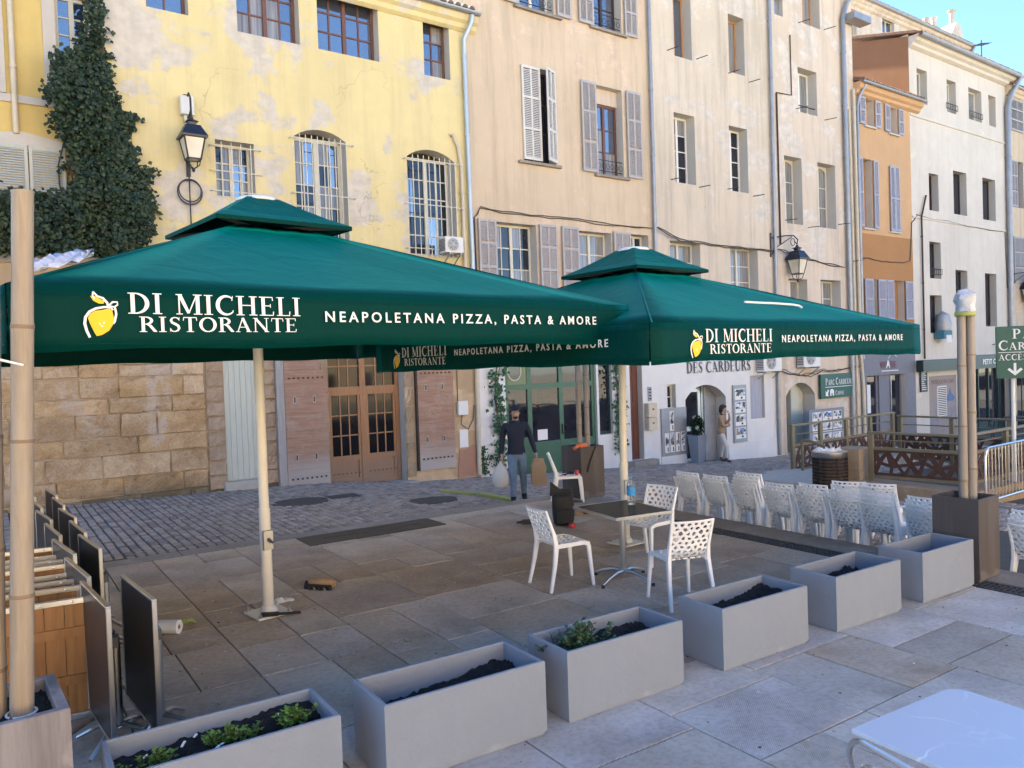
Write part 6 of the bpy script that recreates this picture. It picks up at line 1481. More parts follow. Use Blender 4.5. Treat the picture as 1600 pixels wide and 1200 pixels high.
# ------------------------------------------------------------------ marble table and wire chair in the near right corner
t = thing('marble_table', 'pale blue white marble table with clipped corner in the near right corner', 'table', (3.30, 1.50, 0), math.radians(-3))
mb = MB(); c = .05; P_ = [(-.44, -.33), (.20, -.33), (.20, .30), (.16, .345), (-.41, .345), (-.47, .36)]; P_ = [(-.48, -.5), (.24, -.5), (.24, .30), (.185, .35), (-.48, .35)]
mb.add([(x, y, .720) for x, y in P_] + [(x, y, .74) for x, y in P_], [tuple(range(4, -1, -1)), tuple(range(5, 10))] + [(i, (i + 1) % 5, 5 + (i + 1) % 5, 5 + i) for i in range(5)]); bev(mb.build('tabletop', M['marble'], t), .003)
mb = MB(); mb.box(-.44, .20, -.46, .31, .705, .719); mb.build('underframe', M['darkframe'], t)
mb = MB(); mb.tube([(-.12, -.07, .02), (-.12, -.07, .705)], .035, 12); mb.build('pedestal', M['darkframe'], t); mb = MB(); mb.cbox(-.34, .10, -.29, .15, 0, .02, .005); mb.build('foot_plate', M['darkframe'], t)
t = thing('clear_chair', 'clear plastic chair with a rounded rim drawn up to the marble table', 'chair', (2.63, 1.50, 0), math.radians(-14))
cl2, nt2, b2_ = mat('smoked_clear'); b2_.inputs['Transmission Weight'].default_value = .85; b2_.inputs['Roughness'].default_value = .12; b2_.inputs['IOR'].default_value = 1.15; b2_.inputs['Base Color'].default_value = (.72, .78, .85, 1)
def rim(w, h, z0, r_):
    pts = []
    for k in range(-10, 11):
        a = PI / 2 * (1 - k / 10) ; 
    n = 9
    L_ = [(-.0, -w, z0), (-.03, -w, z0 + h * .5), (-.06, -w, z0 + h - .1)] + [(-.06 - .02 * math.sin(PI / 2 * i / 6), -w + .1 * (1 - math.cos(PI / 2 * i / 6)), z0 + h - .1 + .1 * math.sin(PI / 2 * i / 6)) for i in range(1, 7)]
    return L_ + [(x, -y, z) for x, y, z in L_[::-1]]
mb = MB(); mb.tube(rim(.235, .40, .44, 0), .011, 8); mb.build('outer_rim', M['alu'], t, smooth=True)
mb = MB(); mb.tube(rim(.185, .33, .44, 0), .008, 8); mb.build('inner_rim', M['alu'], t, smooth=True)
mb = MB(); mb.add([(-.005, -.18, .46), (-.005, .18, .46), (-.065, .18, .74), (-.065, -.18, .74), (.003, -.18, .46), (.003, .18, .46), (-.057, .18, .74), (-.057, -.18, .74)], [(0, 1, 2, 3), (7, 6, 5, 4), (0, 4, 5, 1), (2, 6, 7, 3), (1, 5, 6, 2), (0, 3, 7, 4)]); mb.build('back_panel', cl2, t)
mb = MB(); mb.cbox(0, .42, -.22, .22, .425, .445, .008); mb.build('seat', cl2, t)
for (x, y) in ((.0, -.23), (.0, .23), (.42, -.21), (.42, .21)): mb = MB(); mb.tube([(x, y, .44), (x + (.03 if x > .1 else -.05), y * 1.06, 0)], .011, 8); mb.build('leg', M['alu'], t, smooth=True)
# ------------------------------------------------------------------ things on and before the fronts
def fthing(name, label, cat, s, y, z, group=None): return thing(name, label, cat, (fx(s, y), fy(s, y), z), FA, group)
def lantern(label, s, z, y0, scale=1.0, scroll=False, extra=True, arm=.9):
    """wall lantern: bracket, tapering four sided glass body, hipped hood, finial"""
    t = fthing('wall_lantern', label, 'wall lamp', s, 0, z, 'old iron wall lanterns'); k = scale
    br = MB()
    if not scroll:
        br.box(-.035, .035, -.06, -.001, -.55, 1.05); 
        pts = [(0, -.05, .75), (.0, -.16, .95), (0, -.30, 1.0), (0, -.40, .88), (0, -.41, .62), (0, -.41, .50)]
        br.tube(pts, .02, 6); br.tube([(0, -.06, .55), (0, -.2, .5), (0, -.33, .62), (0, -.40, .66)], .014, 6)
        br.tube([(0, -.06, -.55), (0, -.05, -1.6)], .014, 5)
        n = 20; br.tube([(.23 * math.cos(2 * PI * i / n), -.08, -.86 + .24 * math.sin(2 * PI * i / n)) for i in range(n + 1)], .016, 5); br.tube([(.21 * math.cos(2 * PI * i / n), -.1, -.83 + .22 * math.sin(2 * PI * i / n)) for i in range(n + 1)], .013, 5)
        c = (0, -.41, .0)
        q = MB(); q.cbox(-.13, .12, -.22, -.062, .62, .98, .02); q.build('junction_box', M['acwhite'], t); q = MB(); q.tube([(-.03, -.1, .62), (-.02, -.12, .42), (.02, -.1, .30)], .03, 6); q.build('cable_gland', M['acwhite'], t)
    else:
        c = (arm, -.35, -.55)
        br.tube([(0, -.02, -.35), (0, -.04, .45)], .03, 6); br.tube([(0, -.04, .28), (arm * .5, -.2, .36), (arm * .86, -.32, .38), (arm * 1.05, -.35, .25), (arm, -.35, .1), (arm * .88, -.33, .18)], .022, 6)
        br.tube([(0, -.03, -.3), (arm * .25, -.12, .0), (arm * .6, -.24, .22), (arm * .8, -.3, .34)], .016, 6); br.tube([(arm, -.35, .12), (arm, -.35, -.1)], .018, 6)
        n = 12; br.tube([(arm * .82 + .12 * math.cos(2 * PI * i / n), -.31, .16 + .12 * math.sin(2 * PI * i / n)) for i in range(n + 1)], .014, 5)
    br.build('bracket', M['iron'], t)
    def sq(prof, m_=None):
        mb = MB(); vs = []
        for (w, z_) in prof: vs += [(c[0] - w * k, c[1] - w * k, c[2] + z_ * k), (c[0] + w * k, c[1] - w * k, c[2] + z_ * k), (c[0] + w * k, c[1] + w * k, c[2] + z_ * k), (c[0] - w * k, c[1] + w * k, c[2] + z_ * k)]
        mb.add(vs, [(3, 2, 1, 0)] + [(4 * i + j, 4 * i + (j + 1) % 4, 4 * i + 4 + (j + 1) % 4, 4 * i + 4 + j) for i in range(len(prof) - 1) for j in range(4)] + [tuple(range(4 * len(prof) - 4, 4 * len(prof)))]); return mb
    sq([(.115, -.30), (.185, .10)]).build('glass_body', M['lampglass'], t)
    sq([(.235, .095), (.24, .13), (.15, .30), (.135, .34), (.06, .36), (.07, .41), (.11, .42), (.03, .47), (.02, .52)]).build('hood', M['lampblue'], t)
    fr = MB()
    for sx in (-1, 1):
        for sy in (-1, 1): fr.bar((c[0] + sx * .118 * k, c[1] + sy * .118 * k, c[2] - .30 * k), (c[0] + sx * .190 * k, c[1] + sy * .190 * k, c[2] + .10 * k), .022 * k, .022 * k)
    for (w, z_) in ((.12, -.30), (.19, .10)):
        p = [(c[0] - w * k, c[1] - w * k, c[2] + z_ * k), (c[0] + w * k, c[1] - w * k, c[2] + z_ * k), (c[0] + w * k, c[1] + w * k, c[2] + z_ * k), (c[0] - w * k, c[1] + w * k, c[2] + z_ * k)]
        for i in range(4): fr.bar(p[i], p[(i + 1) % 4], .024 * k, .024 * k)
    for sx, sy in ((-1, -1), (1, -1), (1, 1), (-1, 1)): fr.tube([(c[0] + sx * .11 * k, c[1] + sy * .11 * k, c[2] - .31 * k), (c[0] + sx * .09 * k, c[1] + sy * .09 * k, c[2] - .42 * k), (c[0], c[1], c[2] - .48 * k)], .012 * k, 5)
    fr.lathe([(.0, -.55 * k), (.03 * k, -.52 * k), (.03 * k, -.48 * k), (0, -.45 * k)], 8, c)
    fr.build('lantern_frame', M['iron'], t)
    return t
lantern('old black wall lantern with junction box and cable hoops on the peeling yellow wall', 2.08, 6.72, 0)
lantern('black lantern hanging from a scrolled iron arm on the cream house wall', 20.62, 5.9, 0, 1.2, True, arm=1.0)
lantern('black lantern on a scrolled arm at the far right beside the zinc downpipe', 38.95, 5.4, 0, 1.5, True, arm=1.3)
# wire runs along the fronts
def cable(label, pts, r=.022, wob=.02, loops=1):
    mb = MB(); rr = random.Random(len(pts))
    for L_ in range(loops):
        P_ = []
        for a, b in zip(pts, pts[1:]):
            n = max(2, int(abs(b[0] - a[0]) / .35) + 1)
            for i in range(n):
                f = i / n; P_.append((a[0] + (b[0] - a[0]) * f, a[1] - .03 - .03 * L_, a[2] + (b[2] - a[2]) * f + rr.uniform(-wob, wob) + .03 * L_ - .05 * math.sin(PI * f)))
        P_.append((pts[-1][0], pts[-1][1] - .03, pts[-1][2])); mb.tube(P_, r * .65, 5)
    mb.v = [(fx(a, b), fy(a, b), c) for a, b, c in mb.v]; o = mb.build('wall_cable', M['cable'], None, smooth=True); tag(o, label, 'cable', 'cables strung along the house fronts')
cable('sagging cable bundle strung across the apricot house below the first floor windows', [(8.78, 0, 3.5), (8.76, 0, 5.9), (8.95, 0, 6.15), (11.8, 0, 6.12), (15.0, 0, 6.1)], .02, .02, 2)
cable('cable bundle running across both cream houses to the orange one', [(15.1, -.1, 6.1), (16.2, 0, 5.82), (20.4, 0, 5.75), (20.9, -.1, 5.8), (22.5, 0, 5.62), (25.0, 0, 5.4)], .026, .03, 2)
cable('cable crossing the ochre band of the narrow orange house and climbing to the white house', [(25.3, -.1, 5.6), (26.4, 0, 5.85), (28.2, 0, 5.75), (29.7, 0, 5.85), (29.9, 0, 7.4), (30.3, 0, 7.72)], .03, .03)
cable('thin cable along the string course of the white house', [(30.3, 0, 7.78), (33, 0, 7.7), (38.4, 0, 7.62), (38.55, 0, 5.0)], .025, .02)
cable('tangle of thin wires under the air conditioner by the car park sign', [(20.9, 0, 1.75), (22.0, 0, 1.5), (23.4, 0, 1.62), (25.0, 0, 1.7), (26.0, -.1, 1.75)], .018, .05, 3)
# air conditioners
def aircon(label, s, z, w, h, y=-.05):
    t = fthing('air_conditioner', label, 'air conditioner', s, y, z, 'outdoor air conditioning units'); d = .30
    mb = MB(); mb.cbox(0, w, -d, 0, 0, h, .015); mb.build('casing', M['acwhite'], t)
    n = 20; cx_, cz_, r_ = w * .40, h * .5, h * .40
    mb = MB(); mb.add([(cx_ + r_ * math.cos(2 * PI * i / n), -d - .004, cz_ + r_ * math.sin(2 * PI * i / n)) for i in range(n)], [tuple(range(n - 1, -1, -1))]); mb.build('fan_opening', M['zinc'], t)
    mb = MB()
    for k in range(5): a = 2 * PI * k / 5; mb.add([(cx_ + .03 * math.cos(a), -d - .008, cz_ + .03 * math.sin(a)), (cx_ + r_ * .85 * math.cos(a), -d - .012, cz_ + r_ * .85 * math.sin(a)), (cx_ + r_ * .85 * math.cos(a + .8), -d - .006, cz_ + r_ * .85 * math.sin(a + .8))], [(0, 2, 1)])
    mb.build('fan', M['darkframe'], t)
    mb = MB()
    for k in range(4): rr_ = r_ * (.3 + .23 * k); mb.tube([(cx_ + rr_ * math.cos(2 * PI * i / n), -d - .02, cz_ + rr_ * math.sin(2 * PI * i / n)) for i in range(n + 1)], .006, 4)
    for k in range(6): a = PI * k / 6; mb.tube([(cx_ + r_ * math.cos(a), -d - .02, cz_ + r_ * math.sin(a)), (cx_ - r_ * math.cos(a), -d - .02, cz_ - r_ * math.sin(a))], .005, 4)
    mb.build('fan_guard', M['acwhite'], t)
    mb = MB()
    for k in range(9): z_ = h * (.12 + .085 * k); mb.box(-.012, .0, -d + .03, -.03, z_, z_ + h * .045)
    mb.build('side_louvres', M['darkframe'], t)
    mb = MB()
    for x in (.1, w - .1): mb.box(x, x + .04, -d, .05, -.045, -.003); mb.bar((x + .02, .04, -.25), (x + .02, -d + .05, -.05), .03, .02)
    mb.build('wall_bracket', M['zinc'], t); return t
aircon('white air conditioner inside the lower right corner of the barred yellow house window', 7.66, 4.95, .50, .37, -.16)
aircon('white air conditioner over the grey shutter of the agency wall', 19.65, 1.74, .95, .62)
aircon('white boxed air conditioner above the arched passage door', 21.85, 1.82, .98, .66)
# agency sign, boards, boxes
t = fthing('wall_sign', 'dark serif letters on the white agency wall reading des cardeurs', 'sign', 16.3, -.02, 1.80)
serif_letters(t, plain('dark_brown_letter', (.05, .035, .035), .7), 'DES CARDEURS', 0, 0, 3.1, .34, -.01)
t2 = fthing('wall_sign', 'dark upper row of serif letters half hidden by the parasol on the agency wall', 'sign', 16.5, -.02, 2.45)
serif('MAISON', 0, 0, 2.2, .40, -.01) if 0 else None
bpy.data.objects.remove(t2)
def frameboard(name, label, cat, s, z, w, h, cols, rows, mt, y=-.02, depth=.04, head=0):
    t = fthing(name, label, cat, s, y, z); mb = MB(); mb.cbox(0, w, -depth, 0, 0, h, .006); mb.build('backboard', mt, t)
    mx, my = w * .07, h * .05
    for i in range(cols):
        for j in range(rows):
            if head and j == rows - 1 and i not in (1,): continue
            a = mx + (w - 2 * mx) * i / cols; b = my + (h - 2 * my) * j / rows; cw_, ch_ = (w - 2 * mx) / cols, (h - 2 * my) / rows
            pm = MB(); pm.box(.03, cw_ - .03 if cw_ > .1 else cw_, -depth - .008, -depth + .001, .03, ch_ - .03); o = pm.build('photo_card', M['paperwhite'], t, (a, 0, b))
            pm = MB(); pm.box(.05, cw_ - .05, -depth - .012, -depth - .007, ch_ * .38, ch_ - .05); pm.build('photo', M['photoprint'], o)
            pm = MB(); pm.box(cw_ * .55, cw_ * .7, -depth - .012, -depth - .007, .06, ch_ * .30); pm.build('caption_mark', M['iron'], o)
    return t
frameboard('advert_board', 'grey board of property photos on the white wall left of the arched doorway', 'notice board', 15.12, -.62, 1.08, 1.42, 4, 2, M['zinc'], head=1)
frameboard('photo_display', 'narrow grey panel with four property photos right of the arched doorway', 'notice board', 18.42, -.50, .66, 1.85, 1, 4, M['zinc'])
frameboard('photo_stand', 'free standing grey board with three rows of property photos before the passage wall', 'notice board', 21.62, -1.15, 2.1, 1.25, 3, 3, M['planter'], y=-.6)
bpy.data.objects['photo_stand'].location.z = zg(fx(22.6, -.6), fy(22.6, -.6)) + .25
t = bpy.data.objects['photo_stand']; mb = MB(); mb.box(.1, .16, -.03, .0, -.25, .02); mb.box(1.94, 2.0, -.03, .0, -.25, .02); mb.build('stand_leg', M['planter'], t)
for (z, h_, lb) in ((.22, .36, 'lower beige meter box at the white corner by the brown door'), (.60, .40, 'upper beige meter box at the white corner by the brown door')):
    t = fthing('meter_cabinet', lb, 'meter box', 14.45, -.02, z, 'meter boxes'); mb = MB(); mb.cbox(0, .36, -.18, 0, 0, h_, .012); mb.build('cabinet', M['creampipe'], t); mb = MB(); mb.box(.03, .33, -.186, -.179, .03, h_ - .03); mb.build('cabinet_door', M['creampipe'], t); mb = MB(); mb.box(.15, .21, -.192, -.185, h_ * .5, h_ * .62); mb.build('lock', M['iron'], t)
t = fthing('intercom', 'dark intercom panel above the beige meter boxes', 'intercom', 14.62, -.01, 1.05); mb = MB(); mb.box(0, .14, -.03, 0, 0, .42); mb.build('panel', M['zinc'], t)
for k in range(4): mb = MB(); mb.box(.03, .11, -.036, -.029, .05 + .09 * k, .10 + .09 * k); mb.build('button', M['iron'], t)
t = fthing('planter_pot', 'tall tapered grey pot with a clipped bush left of the agency door', 'plant pot', 16.32, -.35, zg(fx(16.4, -.3), fy(16.4, -.3)))
mb = MB(); vs = []
for (w, z) in ((.13, 0), (.21, .85), (.18, .85), (.17, .8)): vs += [(-w, -w, z), (w, -w, z), (w, w, z), (-w, w, z)]
mb.add(vs, [(3, 2, 1, 0)] + [(4 * i + j, 4 * i + (j + 1) % 4, 4 * i + 4 + (j + 1) % 4, 4 * i + 4 + j) for i in range(3) for j in range(4)] + [(12, 13, 14, 15)]); mb.build('pot', M['planter'], t)
mb = MB(); r = random.Random(1)
for k in range(1500):
    d = Vector((r.gauss(0, 1), r.gauss(0, 1), r.gauss(0, 1))).normalized(); p = Vector((0, 0, 1.12)) + Vector((d.x * .2, d.y * .2, d.z * .30)) * r.uniform(.45, 1.05); a = d.cross(Vector((r.gauss(0, 1), r.gauss(0, 1), r.gauss(0, 1)))).normalized() * .025; b = (d + Vector((0, 0, .4))).normalized() * .05
    mb.poly([p - a, p + b * .4 - a * .2, p + b, p + a])
mb.build('foliage', M['ivy'], t, kind='stuff')
# green car park signs
def sign_panel(t, w, h, d, mt): mb = MB(); mb.cbox(0, w, -d, 0, 0, h, .01); return mb.build('panel', mt, t)
t = fthing('car_park_sign', 'dark green wall sign with white letters reading parc cardeurs', 'sign', 23.15, -.05, .66); sign_panel(t, 2.1, .86, .08, M['deepgreen'])
serif_letters(t, M['letter'], 'PARC CARDEURS', .26, .47, 2.02, .24, -.09, .78)
mb = MB(); mb.box(.25, 2.06, -.086, -.079, .385, .405); mb.build('rule', M['letter'], t)
serif_letters(t, M['letter'], 'CAISSE', .86, .10, 1.42, .15, -.09, .85)
mb = MB(); mb.prism([(.27, .08), (.45, .08), (.40, .15), (.47, .28), (.41, .32), (.34, .20), (.27, .27)], .006); mb.v = [(a, b - .088, c) for a, b, c in mb.v]; mb.build('arrow', M['letter'], t)
mb = MB(); mb.prism([(.54, .08), (.62, .08), (.62, .17), (.70, .17), (.70, .08), (.78, .08), (.78, .27), (.70, .32), (.60, .32), (.54, .26)], .006); mb.v = [(a, b - .088, c) for a, b, c in mb.v]; mb.build('car_pictogram', M['letter'], t)
SX, SY = 15.05, 6.83; SZ = zg(SX, SY)
ang = math.atan2(SX, SY); t = thing('car_park_sign', 'green car park access sign with white arrow on a pale post at the right edge', 'sign', (SX, SY, SZ), -ang * .92)
k_ = 1.0; mb = MB(); mb.cbox(-.06, 1.35, -.06, 0, 1.70 - SZ, 2.62 - SZ, .012); mb.build('panel', plain('sign_green', (.03, .10, .065), .5), t)
mb = MB(); mb.tube([(.20, .05, 0), (.20, .05, 2.55 - SZ)], .035, 10); mb.build('post', M['acwhite'], t, smooth=True)
zb_ = 1.70 - SZ
for (wd, x0, z0, x1, hh, sm) in (('PARC', .19, .70, .75, .17, .78), ('CARDEURS', -.02, .50, 1.0, .17, .78), ('ACCÈS', -.02, .32, .42, .105, None)): serif_letters(t, M['letter'], wd, x0, zb_ + z0, x1, hh, -.067, sm)
mb = MB(); mb.box(-.02, 1.3, -.067, -.06, zb_ + .455, zb_ + .465); mb.build('rule', M['letter'], t)
mb = MB(); mb.box(.205, .245, -.067, -.06, zb_ + .10, zb_ + .27); mb.prism([(.225, .05), (.34, .155), (.31, .185), (.225, .105), (.14, .185), (.11, .155)], .007); 
n8 = 12; mb.v = mb.v[:8] + [(a, b - .067, c + zb_) for a, b, c in mb.v[8:]]; mb.build('arrow', M['letter'], t)
# shop sign on the grey front, menu board
t = fthing('shop_sign', 'small pale and red letters with a roof stroke on the grey shop panel', 'sign', 27.3, -.02, 1.62)
text(None, 'W', .36, t, plain('wine_letter', (.22, .06, .09), .6), (0, -.01, 0), (PI / 2, 0, 0), bold=.008); text(None, 'A', .42, t, M['letter'], (.40, -.012, 0), (PI / 2, 0, 0), bold=.01); text(None, 'DE', .36, t, bpy.data.materials['wine_letter'], (.72, -.01, 0), (PI / 2, 0, 0), bold=.008)
mb = MB(); strip(mb, [(.55, .36, .02), (.75, .52, .02), (1.0, .50, .02), (1.2, .42, .02)], 0, 0, 1, -.015); mb.box(.05, 1.3, -.014, -.01, -.13, -.10); mb.build('roof_stroke', M['letter'], t)
t = fthing('menu_board', 'narrow black menu board with chalk lines beside the mural', 'menu board', 30.25, -.02, .55); mb = MB(); mb.cbox(0, .55, -.05, 0, 0, .98, .008); mb.build('panel', M['iron'], t)
mb = MB(); r = random.Random(6)
for k in range(11): mb.box(.06, .06 + r.uniform(.2, .42), -.057, -.049, .08 + .08 * k, .11 + .08 * k)
mb.build('chalk_lines', M['paperwhite'], t, kind='stuff')
for (s, lb) in ((36.9, 'left small black spotlight on an arm above the green shop front'), (38.0, 'right small black spotlight on an arm above the green shop front')):
    t = fthing('spotlight', lb, 'spotlight', s, 0, 2.35, 'spotlights over the shop'); mb = MB(); mb.tube([(0, 0, .05), (0, -.6, .12)], .015, 5); mb.build('arm', M['iron'], t); mb = MB(); mb.tube([(0, -.6, .14), (0, -.5, -.12)], [.06, .1], 10); mb.build('lamp_head', M['iron'], t)
# things on the white house sills
t = fthing('window_basket', 'grey netting over a teal crate hanging at the lowest white house window', 'basket', 31.5, -.25, 2.95); mb = MB(); mb.cbox(0, .7, -.2, .2, -.25, .1, .02); mb.build('crate', plain('teal_crate', (.04, .16, .22), .6), t); mb = MB(); mb.lathe([(.3, .08), (.34, .35), (.25, .75), (.0, .9)], 12, (.32, 0, 0)); mb.build('netting', M['zinc'], t, smooth=True)
mb = MB(); mb.box(.15, .6, -.215, -.203, -.4, -.1); mb.build('note', M['paperwhite'], t)
# ivy: leaves filling an outline on the corner, thicker below
def inpoly(x, y, P):
    c = False; j = len(P) - 1
    for i in range(len(P)):
        if (P[i][1] > y) != (P[j][1] > y) and x < (P[j][0] - P[i][0]) * (y - P[i][1]) / (P[j][1] - P[i][1]) + P[i][0]: c = not c
        j = i
    return c
def leaf_quad(mb, p, d, nrm, l):
    s_ = d.cross(nrm).normalized(); w = l * .48
    mb.add([p, p + d * l * .35 + s_ * w - nrm * l * .12, p + d * l - nrm * l * .1, p + d * l * .35 - s_ * w - nrm * l * .12, p + d * l * .45], [(0, 4, 1), (1, 4, 2), (2, 4, 3), (3, 4, 0)])
IV = [(.50, 10.6), (.70, 10.6), (.69, 9.0), (.72, 7.6), (.90, 7.45), (.80, 7.2), (1.20, 7.22), (1.05, 6.95), (.92, 6.7), (1.12, 6.5), (1.08, 6.05), (1.42, 6.28), (1.30, 5.9), (1.42, 5.5), (1.24, 5.2), (1.30, 4.95), (.85, 4.62), (.2, 4.55), (-.8, 4.5), (-1.6, 4.55), (-3.2, 4.6), (-3.2, 5.5), (-1.2, 5.55), (-.7, 5.62), (.02, 5.65), (.12, 6.1), (.02, 6.45), (-.1, 6.8), (-.25, 7.0), (-.12, 7.25), (-.35, 7.45), (-.18, 7.7), (-.15, 8.15), (.12, 8.3), (.33, 8.5), (.44, 9.1)]
t = fthing('ivy', 'dark ivy climbing the corner of the yellow house and spilling over the garden wall', 'ivy', .5, 0, 4.5)
r = random.Random(21); mb = MB(); st = MB(); cnt = 0
clumps = [(r.uniform(-3.2, 1.5), r.uniform(4.5, 10.6)) for _ in range(150)]
clumps = [c for c in clumps if inpoly(c[0], c[1], IV)]
while cnt < 15000:
    s, z = r.uniform(-3.25, 1.6), r.uniform(4.4, 10.65)
    if not inpoly(s + r.gauss(0, .05), z + r.gauss(0, .05), IV): continue
    if z > 8.3 and r.random() < .25: continue
    dcl = min(((s - c[0]) ** 2 + (z - c[1]) ** 2) for c in clumps) ** .5
    th = (.22 if z > 8.3 else .42 if z > 5.7 else .62) * (1.1 - min(1, dcl / .5) * .75)
    back = .50 if s < .62 else -.02
    y = back - (th + (.5 if s < .62 else 0)) * r.random() ** .6
    p = Vector((s - .5, y, z - 4.5)); nrm = Vector((r.gauss(0, .5), -1, r.gauss(.35, .5))).normalized(); d = (Vector((r.gauss(0, .8), r.gauss(-.1, .3), r.gauss(-.55, .6)))); d = (d - nrm * d.dot(nrm)).normalized()
    leaf_quad(mb, p, d, nrm, r.uniform(.035, .12)); cnt += 1
for (s0, z0, ds, dz) in ((.1, 6.3, -.2, -.05), (1.05, 7.2, .22, .03), (1.3, 6.2, .2, .1), (1.2, 5.4, .22, .1), (.9, 6.7, .16, -.1), (.68, 8.2, .12, .12), (.45, 9.6, -.12, .2), (1.0, 4.8, .22, -.1)):
    n = 26
    for q in range(n):
        f = q / n; p = Vector((s0 + ds * f - .5 + r.gauss(0, .018), -.06 - .05 * f + (.5 if s0 < .6 else 0) + r.gauss(0, .02), z0 + dz * f - 4.5 - .1 * f * f + r.gauss(0, .025))); nrm = Vector((r.gauss(0, .4), -1, r.gauss(.3, .4))).normalized(); d = Vector((r.gauss(ds, .6), 0, r.gauss(-.3, .6))); d = (d - nrm * d.dot(nrm)).normalized(); leaf_quad(mb, p, d, nrm, r.uniform(.04, .085))
    st.tube([(s0 - .5, -.04 + (.5 if s0 < .6 else 0), z0 - 4.5), (s0 + ds * .5 - .5, -.08 + (.5 if s0 < .6 else 0), z0 + dz * .5 - 4.52), (s0 + ds - .5, -.1 + (.5 if s0 < .6 else 0), z0 + dz - 4.6)], .006, 4)
mb.build('foliage', M['ivy'], t, kind='stuff')
mb = MB(); 
for i in range(len(IV)): pass
for k in range(26):
    s0 = r.uniform(.1, .65); pts = []; s = s0; z = 4.5
    while z < r.uniform(6.5, 10.4): pts.append((s - .5, (.48 if s < .62 else -.03) - .05, z - 4.5)); z += .35; s = max(-.1, min(.68, s + r.uniform(-.08, .09)))
    if len(pts) > 2: st.tube(pts, .014, 5)
st.build('stems', M['stem'], t)
# climbing vines round the restaurant front
def vine(label, path, width, n, seed, lf=.085):
    t = fthing('climbing_vine', label, 'climbing plant', path[0][0], -.05, path[0][1], 'vines round the restaurant front'); r = random.Random(seed); mb = MB(); st = MB(); o = (path[0][0], path[0][1])
    L_ = [0]
    for a, b in zip(path, path[1:]): L_.append(L_[-1] + math.hypot(b[0] - a[0], b[1] - a[1]))
    for k in range(n):
        u = r.uniform(0, L_[-1]); i = max(j for j in range(len(L_)) if L_[j] <= u); i = min(i, len(path) - 2); f = (u - L_[i]) / (L_[i + 1] - L_[i]); a, b = path[i], path[i + 1]
        s, z = a[0] + (b[0] - a[0]) * f + r.gauss(0, width), a[1] + (b[1] - a[1]) * f + r.gauss(0, width * .7)
        nrm = Vector((r.gauss(0, .5), -1, r.gauss(.3, .5))).normalized(); d = Vector((r.gauss(0, 1), r.gauss(0, .2), r.gauss(-.2, .7))); d = (d - nrm * d.dot(nrm)).normalized()
        leaf_quad(mb, Vector((s - o[0], -.02 - abs(r.gauss(0, .07)), z - o[1])), d, nrm, lf * r.uniform(.7, 1.4))
    for w in range(3): st.tube([(p[0] - o[0] + r.gauss(0, width * .5), -.03, p[1] - o[1]) for p in path], .012, 5)
    mb.build('foliage', M['vine'], t, kind='stuff'); st.build('stems', M['stem'], t)
vine('leafy vine climbing the white wall left of the green restaurant window', [(9.22, -.35), (9.30, .5), (9.25, 1.3), (9.20, 2.0), (9.45, 2.55), (10.2, 2.75)], .13, 520, 3)
vine('leafy vine hanging at the right of the restaurant window by the brown door', [(13.35, -.3), (13.42, .6), (13.40, 1.5), (13.36, 2.2), (13.0, 2.7), (12.4, 2.72)], .11, 460, 4)
vine('short dark creeper at the foot of the drainpipe by the gate', [(8.78, -.42), (8.74, -.1), (8.76, .25)], .06, 130, 5, .06)
# ------------------------------------------------------------------ car park railing, bin, barrier
def panel_cut(mb, ax, L, z0, z1, seed, th=.012):
    """laser cut panel: irregular triangulated struts between two rails; ax maps (u, z, y) to a point"""
    r = random.Random(seed); n = max(3, int(L / .22)); P_ = []
    b = [(L * i / n + (r.uniform(-.05, .05) if 0 < i < n else 0), z0) for i in range(n + 1)]; tp = [(L * i / n + (r.uniform(-.08, .08) if 0 < i < n else 0), z1) for i in range(n + 1)]
    md = [(L * (i + .5) / n + r.uniform(-.06, .06), z0 + (z1 - z0) * r.uniform(.3, .7)) for i in range(n)]
    E_ = []
    for i in range(n):
        E_ += [(md[i], b[i]), (md[i], tp[i + 1]), (md[i], b[i + 1] if r.random() < .5 else tp[i])]
        if i + 1 < n: E_.append((md[i], md[i + 1]))
        if r.random() < .5: E_.append((tp[i], b[min(n, i + 1)]))
    for e, (p, q) in enumerate(E_):
        o = .0006 * (e % 7); w = r.uniform(.05, .10)
        mb.bar(ax(p[0], p[1], o), ax(q[0], q[1], o), th, w, up=(ax(0, 0, 1) - ax(0, 0, 0))) if 0 else mb.bar(ax(p[0], p[1], o), ax(q[0], q[1], o), w, th, up=tuple(ax(0, 0, 1) - ax(0, 0, 0)))
    for (p, q) in (((0, z0), (L, z0)), ((0, z1), (L, z1)), ((0, z0), (0, z1)), ((L, z0), (L, z1))): mb.bar(ax(*p, 0), ax(*q, 0), .05, th + .004, up=tuple(ax(0, 0, 1) - ax(0, 0, 0)))
RG = 'bronze railings round the car park stairs'
